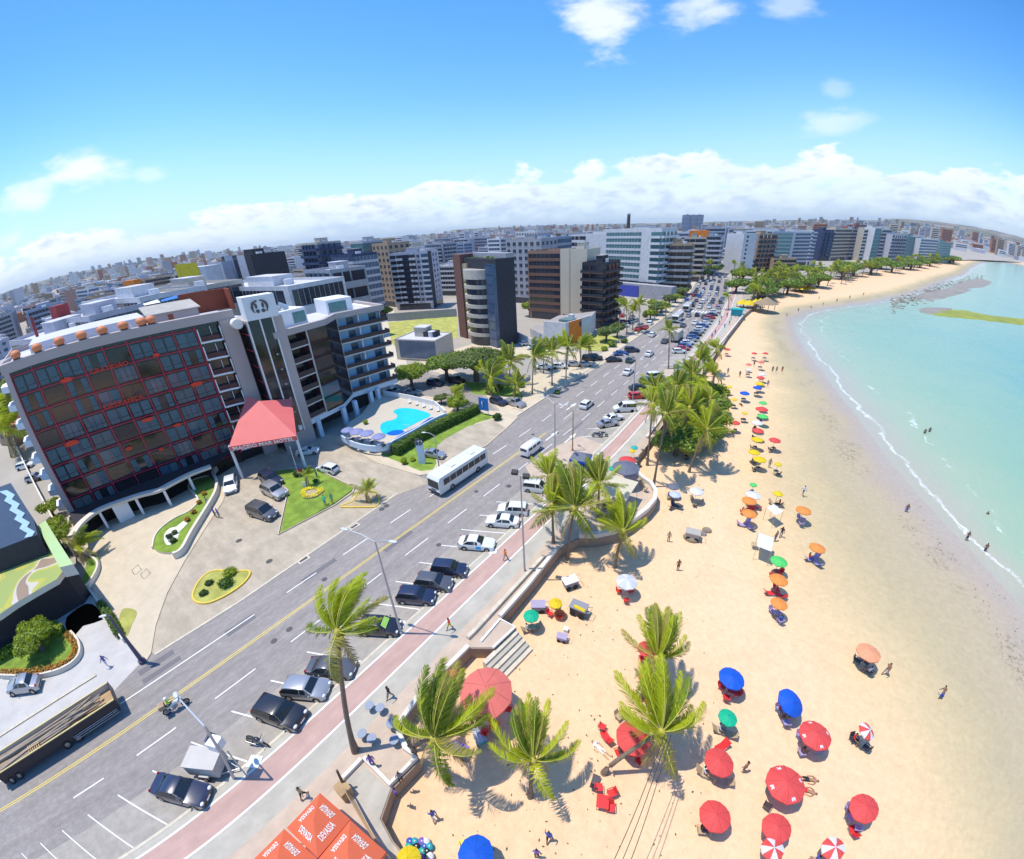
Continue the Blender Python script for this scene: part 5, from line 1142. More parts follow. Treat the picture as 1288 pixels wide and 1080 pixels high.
def car_meshes(shape, pm):
    key = (shape, pm.name)
    if key in CM: return CM[key]
    S = SHAPES[shape]; L_, W = S['L'], S['W'] / 2; st = S['st']; H = S['H']
    b = MB(); rows = []; belt = .92 if H < 1.6 else 1.0
    for x, zt, wt, rf in st:
        x *= L_; end = abs(x) > .48 * L_; w_ = W * (.90 if end else 1.0); zb = .30 if end else .2; bl_ = min(zt - .02, belt)
        wt = min(wt, w_)
        rows.append([(x, 0, zb), (x, w_ * .94, zb), (x, w_, zb + .14), (x, w_, (zb + bl_) / 2), (x, w_ * .975, bl_), (x, wt, zt - .035), (x, wt * .8, zt - .004), (x, 0, zt)])
    n = len(rows[0]); vs = []
    for r_ in rows: vs += r_ + [(x, -y, z) for x, y, z in r_[1:-1]][::-1]
    m = 2 * n - 2; fs = []
    for i in range(len(rows) - 1):
        for j in range(m): fs.append((i*m + j, i*m + (j+1) % m, (i+1)*m + (j+1) % m, (i+1)*m + j))
    fs.append(tuple(range(m))[::-1]); fs.append(tuple((len(rows)-1)*m + j for j in range(m)))
    b.add(vs, fs, pm, True); body = b.mesh('body')
    try: body.set_sharp_from_angle(angle=R(32))
    except Exception: pass
    def P_(i, t, sgn, off=.012, endinset=0):
        x, zt, wt, rf = st[i]; x *= L_; bl_ = min(zt - .02, belt); a = Vector((x, sgn * W * .975, bl_)); c = Vector((x, sgn * min(wt, W), zt - .035))
        p = a.lerp(c, t); p.y += sgn * off; return p
    idx = [i for i, s_ in enumerate(st) if s_[3]]; g = {}
    sw = []
    for sgn in (-1, 1):
        b = MB(); vs = []
        lo = []; hi = []
        for k in idx:
            zt = st[k][1]
            if zt - belt < .12: lo.append(P_(k, .5, sgn)); hi.append(P_(k, .9, sgn))
            else: lo.append(P_(k, .1, sgn)); hi.append(P_(k, .86, sgn))
        v = lo + hi; q = len(lo); ff = [(i, i + 1, q + i + 1, q + i) if sgn < 0 else (i + 1, i, q + i, q + i + 1) for i in range(q - 1)]
        b.add(v, ff, mCarG)
        # door pillars
        for fx in (-.02, .14 if shape != 'pickup' else .1):
            xx = fx * L_; b.box((xx, sgn * (W * .975 + min(st[idx[2]][2], W)) / 2 + sgn * .03, (belt + H) / 2 - .04), (.07, .02, (H - belt) * .8), pm, 0, sgn * -.0 + sgn * math.atan2(W * .975 - .64, H - belt) * 1.0)
        sw.append(b.mesh('side_window'))
    # windscreen: last two roofed stations before the bonnet
    def screen(i, j, nm, off):
        x0, z0, w0, _ = st[i]; x1, z1, w1, _ = st[j]; x0 *= L_; x1 *= L_
        b = MB(); dx_ = off
        a = Vector((x0, 0, z0)).lerp(Vector((x1, 0, z1)), .06); c = Vector((x0, 0, z0)).lerp(Vector((x1, 0, z1)), .94)
        wa = w0 + (w1 - w0) * .06 - .06; wc = w0 + (w1 - w0) * .94 - .06
        b.add([(a.x + dx_, -wa, a.z + .014), (a.x + dx_, wa, a.z + .014), (c.x + dx_, wc, c.z + .014), (c.x + dx_, -wc, c.z + .014)], [(0, 1, 2, 3)], mCarG)
        return b.mesh(nm)
    ws = screen(idx[-2], idx[-1], 'windscreen', .012); rw_ = screen(idx[0], idx[1], 'rear_window', -.012)
    b = MB(); fx = L_ / 2
    hl = []
    for sgn in (-1, 1):
        b = MB(); b.ell((fx - .13, sgn * .56, .68 if H < 1.6 else .78), (.14, .17, .085), mLampW, 10, 6); hl.append(b.mesh('headlight'))
    tl = []
    for sgn in (-1, 1):
        b = MB(); b.ell((-fx + .09, sgn * .66, .86 if H < 1.6 else .98), (.1, .12, .16), mLampR, 8, 6); tl.append(b.mesh('taillight'))
    b = MB(); b.box((fx - .02, 0, .42), (.06, 1.1, .16), mPlast); bp = [b.mesh('bumper')]; b = MB(); b.box((-fx + .02, 0, .42), (.06, 1.1, .14), mPlast); bp.append(b.mesh('bumper')); b = MB(); b.box((fx + .005, 0, .48), (.02, .42, .11), mLampW); bp.append(b.mesh('number_plate'))
    mir = []
    for sgn in (-1, 1): b = MB(); b.ell((.2 * L_, sgn * (W + .08), belt + .06), (.07, .1, .07), pm, 8, 5); mir.append(b.mesh('mirror'))
    CM[key] = dict(body=body, sw=sw, ws=ws, rw=rw_, hl=hl, tl=tl, bp=bp, mir=mir, L=L_, W=W)
    return CM[key]
b = MB(); b.cyl((0, -.1, 0), .31, .2, mTyre, 18, axis='y'); WHEEL = b.mesh('wheel')
b = MB(); b.cyl((0, -.112, 0), .19, .224, mRim, 12, axis='y'); RIM = b.mesh('rim')
b = MB(); b.cyl((0, -.095, 0), .37, .19, mPlast, 18, axis='y'); ARCH = b.mesh('wheel_arch')
def car(shape, pm, rear, front, label, z=0, group='cars', lod=0, extra=None, name='parked_car', s=None):
    "rear/front: surveyed end points of the car on the ground"
    if isinstance(rear, Vector): c = rear; an = front; ln = SHAPES[shape]['L']
    else:
        A = G(rear[0], rear[1], z + .55); B_ = G(front[0], front[1], z + .55); c = (A + B_) / 2; an = math.atan2(B_.y - A.y, B_.x - A.x); ln = (B_ - A).length
    M_ = car_meshes(shape, pm); s = s or min(1.12, max(.92, ln / M_['L']))
    t = thing(name, label, 'car', (c.x, c.y, z), an, group, s)
    obj('body', M_['body'], t)
    for k in (0, 1): obj('side_window', M_['sw'][k], t)
    obj('windscreen', M_['ws'], t); obj('rear_window', M_['rw'], t)
    for x in (-.31, .315):
        for y in (-1, 1):
            if not lod: obj('wheel_arch', ARCH, t, (x * M_['L'], y * (M_['W'] - .088), .33))
            w_ = obj('wheel', WHEEL, t, (x * M_['L'], y * (M_['W'] - .085), .31))
            if not lod: obj('rim', RIM, w_)
    if not lod:
        for k in (0, 1): obj('headlight', M_['hl'][k], t); obj('taillight', M_['tl'][k], t)
        for k in (0, 1): obj('bumper', M_['bp'][k], t); obj('mirror', M_['mir'][k], t)
        obj('number_plate', M_['bp'][2], t)
    return t
NEAR = [
 ('sedan', pNavy, (196, 986), (263, 1002), 'dark navy sedan parked beside the grey box trailer'),
 ('hatch', pBlack, (326, 886), (381, 906), 'black hatchback parked next to the motorcycle'),
 ('hatch', pSilver, (358, 863), (413, 868), 'silver hatchback parked between the black and dark grey cars'),
 ('sedan', pGrey, (388, 838), (446, 842), 'dark grey sedan half hidden under the tall leaning palm crown'),
 ('hatch', pBlack, (452, 787), (503, 790), 'black hatchback with a green sunshade behind its windscreen'),
 ('hatch', pNavy, (500, 748), (547, 752), 'dark navy hatchback, first of the three parked side by side'),
 ('hatch', pGrey, (523, 730), (568.5, 735.5), 'charcoal hatchback in the middle of the three parked side by side'),
 ('suv', pNavy, (543.5, 714), (587.5, 718), 'navy estate car, farthest of the three parked side by side'),
 ('sedan', pWhite, (577.5, 681), (622.5, 684.5), 'white taxi sedan with a bright blue front door'),
 ('sedan', pWhite, (653, 656), (611.5, 653), 'white sedan parked nose to the road beside the white estate'),
 ('suv', pWhite, (664, 641), (626, 639), 'white estate car parked nose to the road behind the white sedan'),
 ('minivan', pWhite, (661, 610), (690, 614), 'white car hidden behind the small palm by the cycle path'),
]
for a in NEAR: car(*a, group='cars parked along the beach side kerb')
t = [o for o in bpy.data.objects if o.get('label', '').startswith('white taxi')][0]
W_ = SHAPES['sedan']['W'] / 2
for s_ in (-1, 1): b = MB(); b.box((.38, s_ * (W_ + .006), .60), (.62, .012, .46), mat('taxi_blue', (.03, .42, .75), .4, .08, 2)); b.build('blue_door_panel', t)
t = [o for o in bpy.data.objects if 'green sunshade' in o.get('label', '')][0]
b = MB(); b.add([(.42, -.5, 1.40), (.42, .5, 1.40), (.86, .58, 1.05), (.86, -.58, 1.05)], [(0, 1, 2, 3)], mat('sunshade', (.35, .62, .12), .4, .1, 2)); b.build('sunshade', t)
FORE = [
 ('hatch', pWhite, (290, 601), (289, 620), 'white hatchback parked alone by the curving garden wall', .02),
 ('suv', pNavy, (329, 597), (352, 610), 'dark blue car at the tip of the triangular lawn', .02),
 ('suv', pSilver, (331.5, 612), (357.5, 625), 'silver minivan behind the dark blue car on the forecourt', .02),
 ('minivan', pGrey, (313.5, 640), (347, 650), 'dark grey van alone in the middle of the forecourt', .02),
 ('hatch', pWhite, (423, 592), (400.5, 586.5), 'white hatchback beside the far edge of the triangular lawn', .02),
 ('sedan', pWhite, (372, 569), (400, 565), 'pale sedan in the shade beside the red canopy', .02),
 ('sedan', pSilver, (56, 857), (4, 865), 'silver sedan on the pale driveway under the raised lawn', .02),
 ('sedan', pSilver, (534, 568), (560, 572), 'silver car parked behind the totem sign by the bus', .13),
]
for a in FORE: car(a[0], a[1], a[2], a[3], a[4], a[5], group='cars around the hotel forecourt')
BYROAD = [
 ('sedan', pSilver, (752, 534), (776, 530), 'silver grey car parked beside two motorcycles'),
 ('sedan', pWhite, (760, 527), (783, 523), 'white car parked behind the silver grey one near the motorcycles'),
 ('minivan', pWhite, (799, 513), (771, 514), 'small white van parked nose out by the palms'),
 ('hatch', pRed, (790, 498), (812, 497), 'bright red car parked between the palms and the white van'),
 ('sedan', pBlack, (792, 488), (812, 485), 'black car parked just past the red one'),
 ('hatch', pDGreen, (806, 480), (822, 476), 'dark green car partly hidden by palm fronds'),
 ('minivan', pWhite, (815, 475), (835, 472), 'long white van parked nearest to the round paved island'),
]
for a in BYROAD: car(*a, group='cars parked beyond the palms', lod=1)
def heading(y): return math.atan2(1, (cx(y + 3) - cx(y - 3)) / 6)
def at_road(u, v): p = G(u, v, .6); p.z = 0; return p
MOV = [('hatch', pWhite, (737, 508), 1, 'white hatchback driving alone past the lane arrows'), ('sedan', pWhite, (790, 467), 1, 'white car driving level with the round paved island'), ('sedan', pWhite, (817, 444), 1, 'white car with dark windows in the middle lane beyond the island palm'),
 ('hatch', pDGreen, (793, 452), 1, 'dark car stopped in the road near the junction crossing'), ('sedan', pBlack, (772, 452), 0, 'black car turning out of the side car park'), ('sedan', pBlue, (781, 444), 0, 'blue grey car waiting behind the black turning car'), ('suv', pNavy, (795, 440), 0, 'dark car waiting at the kerb behind the blue grey one'),
 ('sedan', pGrey, (837, 428), 1, 'grey car driving just behind the box truck'), ('hatch', pWhite, (821, 420), 1, 'white car driving on the town side of the box truck'), ('sedan', pGrey, (860, 408), 1, 'grey car right of the first white bus'), ('sedan', pWhite, (875, 405), 1, 'white car level with the row of angled cars'), ('hatch', pSilver, (867, 395.5), 1, 'silver car beside the crossing'),
 ('sedan', pGrey, (886, 397), 1, 'grey car waiting at the zebra crossing'), ('hatch', pBlack, (878, 395), 1, 'black car waiting at the zebra crossing'), ('sedan', pWhite, (881, 385), 1, 'white car just beyond the zebra crossing')]
for sh, pm, px, mv, lab in MOV:
    p = at_road(*px); car(sh, pm, p, heading(p.y) if mv else R(40), lab, group='cars on the avenue', lod=1, name='driving_car', s=1.0)
# angled row in front of the sea wall
cols = [pWhite, pRed, pBlue, pWhite, pSilver, pBlue, pNavy, pSilver, pWhite, pBlue, pWhite, pSilver, pRed, pNavy, pWhite]
for k, c in enumerate(cols):
    u = 855 + k * 3.9 - (k ** 1.6) * .15; v = 441 - k * 3.55; p = at_road(u, v)
    nm = ['white', 'dark red', 'blue', 'white', 'silver', 'blue', 'navy', 'silver', 'white', 'blue', 'white', 'silver', 'red', 'navy', 'white'][k]
    o_ = ['first', 'second', 'third', 'fourth', 'fifth', 'sixth', 'seventh', 'eighth', 'ninth', 'tenth', 'eleventh', 'twelfth', 'thirteenth', 'fourteenth', 'fifteenth'][k]
    car(['hatch', 'sedan', 'hatch'][k % 3], c, p, R(32), f'{nm} car, {o_} of the slanted row beyond the round island', group='slanted row of cars by the sea wall', lod=1, s=1.0)
# car park under the palms on the town side
LOT = [('sedan', pSilver, (495, 492), 20, 'silver car beside the pool back wall'), ('sedan', pSilver, (519, 493), 20, 'second silver car beside the pool back wall'), ('suv', pNavy, (548, 482), 10, 'dark blue car in deep tree shade'), ('suv', pBlack, (575, 479), 10, 'black car in deep tree shade'), ('pickup', pSilver, (648, 507), -8, 'silver pickup truck waiting at the side street mouth'), ('hatch', pNavy, (627, 505), -8, 'dark car behind the silver pickup'),
 ('sedan', pWhite, (684, 462), 25, 'white car parked under the tall palm row, left'), ('hatch', pWhite, (704, 461), 25, 'white car parked between two palm trunks'), ('sedan', pSilver, (722, 458), 25, 'silver car parked beyond the white ones under palms'), ('suv', pBlack, (741, 451), 25, 'black car parked at the end under the palms'), ('suv', pBlack, (748, 450), 25, 'black car parked tightly at the lot exit'), ('sedan', pSilver, (735, 458), 30, 'silver grey car parked under the last palm'),
 ('sedan', pWhite, (671, 437), 60, 'white car beside the white building wall'), ('hatch', pWhite, (662, 432), 60, 'white hatchback in the passage by the round tower')]
for sh, pm, px, an, lab in LOT:
    p = at_road(*px); p.z = .015; car(sh, pm, p, R(an), lab, p.z, 'cars in the shaded car park', 1, s=1.0)
rn = random.Random(5); k = 0
allp = [(pWhite, 'white'), (pSilver, 'silver'), (pGrey, 'grey'), (pBlack, 'black'), (pWhite, 'white'), (pBlue, 'blue'), (pRed, 'red')]
def crowd(px, n, labtail, grp):
    for (u, v) in px:
        p = at_road(u, v); p.z = .02; c, cn = rn.choice(allp); car(rn.choice(['sedan', 'hatch', 'suv']), c, p, heading(p.y) + rn.choice([0, 0, .7]), f'{cn} car {labtail}', .02, grp, 1, s=1.0)
crowd([(763, 384), (770, 386), (777, 390), (783, 396), (770, 394), (765, 401), (776, 402), (787, 408), (793, 404), (800, 402), (806, 408), (812, 411), (818, 406), (795, 398), (784, 404), (803, 413)], 0, 'in the crowded lot before the dark glass block', 'cars in the lot before the dark glass block')
far_px = []
for y in list(range(190, 330, 7)):
    for lane in (-42.2, -38.5, -35, -31.3, -27.6):
        if rn.random() < .8: far_px.append((lane + cx(y), y + rn.uniform(-2, 2)))
for (x, y) in far_px[:78]:
    c, cn = rn.choice(allp); car(rn.choice(['sedan', 'hatch', 'suv']), c, Vector((x, y, 0)), heading(y), f'small {cn} car in the dense far traffic', 0, 'cars in the dense far traffic', 1, name='driving_car', s=1.0)
# ---------------------------------------------------------------- bus
def wheels(t, xs, y, r=.48):
    b = MB(); b.cyl((0, -.14, 0), r, .28, mTyre, 18, axis='y'); wm = b.mesh('wheel'); b = MB(); b.cyl((0, -.15, 0), r * .55, .30, mRim, 12, axis='y'); rm = b.mesh('rim')
    for x in xs:
        for s_ in (-1, 1): o = obj('wheel', wm, t, (x, s_ * y, r)); obj('rim', rm, o)
mBusW = paint('bus_white', (.70, .71, .70)); mBusR = mat('bus_orange_mark', (.65, .10, .02), .4, .1, 2)
def bus(loc, an, label, L_=10.8, name='bus', s=1.0):
    t = thing(name, label, 'bus', loc, an, None, s)
    b = MB(); prof = [(-L_/2, .45), (-L_/2, 2.7), (-L_/2 + .25, 3.05), (L_/2 - .35, 3.05), (L_/2 - .05, 2.6), (L_/2, 1.2), (L_/2, .45)]
    n = len(prof); vs = [(x, -1.22, z) for x, z in prof] + [(x, 1.22, z) for x, z in prof]
    b.add(vs, [tuple(range(n)), tuple(range(2*n - 1, n - 1, -1))] + [(i, n + i, n + (i + 1) % n, (i + 1) % n) for i in range(n)], mBusW); b.build('body', t)
    for s_ in (-1, 1):
        for k in range(7):
            b = MB(); x = -L_/2 + .5 + k * 1.32; b.box((x + .6, s_ * 1.225, 2.05), (1.2, .03, .95), mCarG); b.build('side_window', t)
    b = MB(); b.add([(L_/2 + .02, -1.1, 1.3), (L_/2 + .02, 1.1, 1.3), (L_/2 - .02, 1.05, 2.5), (L_/2 - .02, -1.05, 2.5)], [(0, 1, 2, 3)], mCarG); b.build('windscreen', t)
    b = MB(); b.box((-L_/2 - .01, 0, 2.1), (.03, 1.9, .8), mCarG); b.build('rear_window', t)
    b = MB(); b.box((L_/2 - .9, -1.235, 1.5), (.95, .03, 2.0), mCarG); b.box((L_/2 - .9, -1.255, 1.5), (.05, .03, 2.0), mBusW); b.build('door', t)
    b = MB(); b.box((-.6, -1.235, 1.45), (.9, .03, 1.9), mBusR); b.build('middle_door', t)
    for x in (-L_/2 + 2, 1): b = MB(); b.b2((x, -.5, 3.05), (x + .9, .5, 3.2), mBusW); b.build('roof_hatch', t)
    b = MB(); b.box((L_/2 + .01, 0, .62), (.06, 2.3, .3), mPlast); b.box((L_/2 + .02, 0, 1.0), (.03, .9, .18), mPlast); b.build('bumper', t)
    for s_ in (-1, 1): b = MB(); b.ell((L_/2, s_ * .9, .88), (.06, .2, .14), mLampW, 8, 6); b.build('headlight', t)
    wheels(t, (-L_/2 + 2.4, L_/2 - 2.5), 1.1)
    return t
p = (G(547, 622) + G(611, 589)) / 2
bus((-39.0, 36.2, 0), R(-90), 'white city bus in the lane nearest the hotel', 10.6)
for (u, v, lab) in [(853, 401, 'white bus ahead of the crossing on the town side'), (865, 388, 'grey bus beyond the first far bus')]:
    p = at_road(u, v); bus((p.x, p.y, 0), heading(p.y) + math.pi, lab, 9.5)
# old style white van
t = thing('van', 'rounded white passenger van with dark side windows in the centre lane', 'van', (-34.4, 48.4, 0), R(90), None, 1.0)
b = MB(); sec = []
prof = [(-2.15, .45, 1.3), (-2.1, .5, 1.75), (-1.85, .42, 1.98), (0, .38, 2.02), (1.7, .42, 1.95), (2.1, .5, 1.5), (2.15, .5, 1.0)]
vs = []
for x, zb, zt in prof: vs += [(x, -.86, zb), (x, -.88, min(1.25, zt - .05)), (x, -.72, zt - .1), (x, -.4, zt), (x, .4, zt), (x, .72, zt - .1), (x, .88, min(1.25, zt - .05)), (x, .86, zb)]
b.add(vs, [(i*8 + j, (i+1)*8 + j, (i+1)*8 + j + 1, i*8 + j + 1) for i in range(6) for j in range(7)] + [tuple(range(8)), tuple(range(48, 56))[::-1]], pWhite, True); b.build('body', t)
for s_ in (-1, 1):
    for k in range(3): b = MB(); b.box((-1.35 + k * 1.15, s_ * .825, 1.5), (.98, .03, .42), mCarG, 0, s_ * .28); b.build('side_window', t)
b = MB(); b.box((-2.15, 0, 1.45), (.04, 1.2, .42), mCarG, 0); b.build('rear_window', t)
b = MB(); b.add([(2.17, -.7, 1.15), (2.17, .7, 1.15), (1.9, .6, 1.75), (1.9, -.6, 1.75)], [(0, 1, 2, 3)], mCarG); b.build('windscreen', t)
wheels(t, (-1.35, 1.35), .78, .32)
# box truck in the traffic
p = at_road(852, 425); t = thing('box_truck', 'tan covered box truck beside the slanted row of cars', 'truck', (p.x, p.y, 0), heading(p.y))
b = MB(); b.b2((-3.8, -1.2, .9), (2.0, 1.2, 3.4), cBeige); b.build('cargo_box', t); b = MB(); b.b2((2.1, -1.1, .5), (3.9, 1.1, 2.5), pWhite); b.build('cab', t)
b = MB(); b.b2((3.88, -.95, 1.5), (3.93, .95, 2.3), mCarG); b.build('windscreen', t); wheels(t, (-2.6, 2.8), 1.0)
# flatbed lorry loaded with poles
mBed = mat('weathered_bed_wood', (.42, .28, .15), .9, .25, 1.5); mPole = mat('timber_pole', (.34, .27, .20), .85, .2, 1); mTruck = mat('dark_truck_side', (.02, .02, .035), .4, .2, 1); mAlu = mat('aluminium_rail', (.5, .5, .52), .35, .1, 2, metal=.8)
t = thing('flatbed_lorry', 'dark flatbed lorry loaded with long timber poles, tail towards the hotel', 'lorry', (-39.2, -14.6, 0), R(90))
b = MB(); b.b2((-9, -1.2, 1.15), (6.6, 1.2, 1.32), mBed); b.build('bed', t)
for s_ in (-1, 1):
    b = MB(); b.b2((-9, s_ * 1.2 - .04, 1.1), (6.6, s_ * 1.2 + .04, 1.95), mTruck if s_ < 0 else mWallC); b.b2((-9, s_ * 1.2 - .06, 1.95), (6.6, s_ * 1.2 + .06, 2.03), mat('rail_yellow', (.62, .50, .22), .6, .1, 2)); b.build('side_board', t)
b = MB(); b.b2((6.6, -1.24, 1.1), (6.68, 1.24, 2.03), mTruck); b.build('tail_board', t)
for z in (.55, .8, 1.0):
    b = MB(); b.tube([(1.6, -1.26, z - .02), (6.3, -1.26, z - .02)], .035, mAlu, 6); b.build('side_rail', t)
b = MB(); b.b2((-9, -1.1, .5), (6.5, -1.0, 1.1), mTruck); b.b2((-9, -.5, .6), (6.4, .5, 1.1), mTruck); b.build('chassis', t)
rn = random.Random(3)
for k in range(11):
    b = MB(); y0 = rn.uniform(-.9, .9); y1 = rn.uniform(-.2, .9) if k < 7 else rn.uniform(-.9, 0); x1 = rn.uniform(3.8, 5.9); z0 = 1.5 + rn.uniform(0, .35)
    b.tube([(-9.5, y0, z0), (x1 * .3, (y0 + y1) / 2, z0 + .12), (x1, y1, z0 + rn.uniform(0, .3))], [.13, .11, .07], mPole, 7)
    tag(b.build('timber_pole', None, (0, 0, 0)), ['weathered timber pole lying in the lorry bed with the others'][0], 'pole', 'timber poles on the lorry bed'); o = bpy.context.scene.collection.objects[-1]; o.location = (-39.2, -14.6, 0); o.rotation_euler = (0, 0, R(90))
b = MB()
for k in range(6): b.b2((-3.4 + k * .28, -1.0, 1.36), (-3.25 + k * .28, -.1, 1.9), mBed)
b.b2((-3.4, -.6, 1.9), (-1.8, -.5, 1.98), mBed); o = b.build('pallet'); o.location = (-39.2, -14.6, 0); o.rotation_euler = (0, 0, R(90)); tag(o, 'pale wooden pallet crate lying among the timber poles', 'pallet')
wheels(t, (1.9, .55, -6.5, -7.8), 1.0, .5)
# ---------------------------------------------------------------- motorcycles
def moto(loc, an, label, pm=pBlack, s=1.0, group=None, name='motorcycle'):
    t = thing(name, label, 'motorcycle', loc, an, group, s)
    b = MB(); b.tube([(-.5, 0, .55), (-.1, 0, .78), (.35, 0, .8), (.5, 0, .95)], [.09, .14, .16, .07], pm, 8); b.ell((.15, 0, .86), (.28, .15, .13), pm, 10, 6); b.build('body', t)
    b = MB(); b.ell((-.4, 0, .84), (.36, .13, .07), mPlast, 10, 6); b.build('seat', t)
    b = MB(); b.ell((0, 0, .48), (.24, .16, .2), mRim, 10, 6); b.build('engine', t)
    b = MB(); b.tube([(.45, -.34, 1.05), (.5, 0, .98), (.45, .34, 1.05)], .025, mPlast, 6); b.build('handlebar', t)
    b = MB(); b.tube([(.52, .07, .98), (.72, .07, .32)], .03, mRim, 6); b.tube([(.52, -.07, .98), (.72, -.07, .32)], .03, mRim, 6); b.build('fork', t)
    b = MB(); b.ell((.62, 0, .92), (.08, .1, .1), mLampW, 8, 6); b.build('headlight', t)
    b = MB(); b.tube([(.0, -.16, .35), (-.75, -.2, .45)], [.04, .06], mRim, 8); b.build('exhaust', t)
    for x in (-.66, .72):
        w_ = MB(); ring = [(x + .27 * math.cos(a), 0, .31 + .27 * math.sin(a)) for a in [2 * math.pi * i / 18 for i in range(19)]]; w_.tube(ring, .05, mTyre, 6, cap=False); wo = w_.build('wheel', t)
        r_ = MB(); r_.cyl((x, -.02, .31), .22, .04, mRim, 12, axis='y'); r_.build('rim', wo)
    return t
_a = G(309, 927, .5); _b = G(338, 936, .5)
moto(((_a.x + _b.x) / 2, (_a.y + _b.y) / 2, 0), math.atan2(_b.y - _a.y, _b.x - _a.x), 'black motorcycle on its stand next to the black hatchback', s=1.1)
for k, (u, v) in enumerate([(750, 547), (757, 546)]): p = G(u, v, .4); moto((p.x, p.y, 0), R(20), ['motorcycle parked beside the silver grey car, left of two', 'motorcycle parked beside the silver grey car, right of two'][k])
for k, (u, v) in enumerate([(727, 499), (716, 500)][:0]): pass
pm_ = G(221, 887, .5)
POLICE = moto((pm_.x, pm_.y, 0), R(80), 'dark police motorcycle riding beside the double yellow line', pWhite, 1.15)
b = MB(); b.b2((-.95, -.25, .85), (-.5, .25, 1.25), cTan); b.build('carrier_box', POLICE)
# trailer and the white cabinet on its pole are separate things
p = G(262, 960, .8); t = thing('box_trailer', 'grey covered box trailer parked at the kerb by the leaning camera pole', 'trailer', (p.x, p.y, 0), R(40))
mTr = mat('trailer_grey', (.50, .46, .42), .6, .1, 1)
b = MB(); b.b2((-1.35, -.8, .5), (1.25, .8, 1.75), mTr); b.b2((-1.42, -.86, 1.75), (1.32, .86, 1.83), mTr); b.build('box', t)
b = MB(); b.tube([(1.25, -.5, .5), (2.5, 0, .45)], .05, mAlu, 6); b.build('drawbar', t); b = MB(); b.tube([(1.25, .5, .5), (2.5, 0, .45)], .05, mAlu, 6); b.build('drawbar', t)
b = MB(); b.b2((-.35, -1.02, .55), (.45, -.82, .78), mTr); b.build('mudguard', t)
wheels(t, (.05,), .86, .3)
# ---------------------------------------------------------------- palms and trees
lfY = leafmat('palm_leaf_sunny', (.47, .54, .02), .3, .8, .45); lfG = leafmat('palm_leaf_green', (.19, .27, .02), .35, .8, .4); lfO = leafmat('palm_leaf_olive', (.36, .33, .07), .3, .8, .35)  # first two tones paint the lit top and dark interior, mixed at random
mTrunk = mat('palm_trunk', (.22, .165, .12), .9, .25, 3, .6, bscale=9); mRib = mat('palm_rib', (.42, .42, .06), .6, .15, 2); mBark = mat('bark', (.13, .10, .075), .9, .3, 3, .5)
mCoco = mat('coconut', (.45, .38, .06), .6, .2, 3)
lfBr = leafmat('palm_leaf_dry', (.34, .24, .12), .3, .8, .2)
WIND = Vector((-.42, .90, .12)).normalized()
def frond(b, a, el, L_, wind, rn, n=34, droop=.9, dens=1.0):
    d = Vector((math.cos(a) * math.cos(el), math.sin(a) * math.cos(el), math.sin(el))); p = Vector((0, 0, 0)); pts = []; dirs = []
    st = L_ / n
    for i in range(n + 1):
        t = i / n; pts.append(p.copy()); dirs.append(d.copy())
        d = (d + wind * (.055 * (.3 + t)) + Vector((0, 0, -1)) * droop * (.018 + .055 * t)).normalized(); p = p + d * st
    b.tube([pts[i] for i in range(0, n + 1, 4)] + [pts[-1]], [.03 * (1 - .85 * k / (n / 4 + 1)) for k in range(len(range(0, n + 1, 4)) + 1)], mRib, 5, cap=False)
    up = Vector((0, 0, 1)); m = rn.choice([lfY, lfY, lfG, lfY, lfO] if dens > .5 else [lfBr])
    for i in range(3, n + 1):
        t = i / n; dd = dirs[i]; side = dd.cross(up)
        if side.length < .1: side = dd.cross(Vector((1, 0, 0)))
        side.normalize(); nrm = side.cross(dd)
        ll = L_ * .235 * math.sin(math.pi * min(1, .12 + t * .86)) ** .6 + .04
        for s in (-1, 1):
            for q in (0, .5):
                if rn.random() < .1: continue
                o = pts[i] + dd * st * q
                l = (side * s * rn.uniform(.45, .85) + dd * rn.uniform(.55, .95) - up * rn.uniform(.2, .85) + wind * .6).normalized()
                tip = o + l * ll * rn.uniform(.8, 1.1) - up * ll * .12
                mid = o + l * ll * .5; w_ = dd * .026 * L_ / 3 * 1.25
                b.add([o - w_ * .5, mid - w_, tip, mid + w_, o + w_ * .5], [(0, 1, 2, 3, 4)] if s > 0 else [(4, 3, 2, 1, 0)], m)
def crown_mesh(seed, nf=30, wf=1.35):
    rn = random.Random(seed); b = MB()
    wa = math.atan2(WIND.y, WIND.x)
    for k in range(nf):
        # most fronds stream down wind, a few trail across or hang
        if k < nf * .66: a = wa + rn.gauss(0, .85); el = rn.uniform(.4, 1.5)
        elif k < nf * .84: a = wa + rn.uniform(-2.6, 2.6); el = rn.uniform(.6, 1.3)
        elif k < nf * .95: a = wa + (-1, 1)[k % 2] * rn.uniform(1.3, 2.0); el = rn.uniform(-.1, .45)
        else: a = wa + math.pi + rn.uniform(-.5, .5); el = rn.uniform(-.5, .2)
        frond(b, a, el, 3.0 * rn.uniform(.68, 1.14), WIND * wf, rn, droop=rn.uniform(.6, 1.3))
    for k in range(3): a = wa + math.pi + rn.uniform(-1.8, 1.8); frond(b, a, rn.uniform(-1.2, -.7), 2.2, WIND * .3, random.Random(seed * 9 + k), 20, 1.6, .2)
    b.ell((0, 0, -.05), (.2, .2, .28), mCoco, 8, 6)
    for k in range(6): a = k * 1.05; b.ell((.2 * math.cos(a), .2 * math.sin(a), -.28), (.11, .11, .13), mCoco, 7, 5)
    me = b.mesh('crown'); return me
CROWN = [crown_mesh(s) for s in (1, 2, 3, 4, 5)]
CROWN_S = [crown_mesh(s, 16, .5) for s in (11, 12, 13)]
def scale_at(u, v, h): return (G(u + 8, v, h) - G(u - 8, v, h)).length / 16
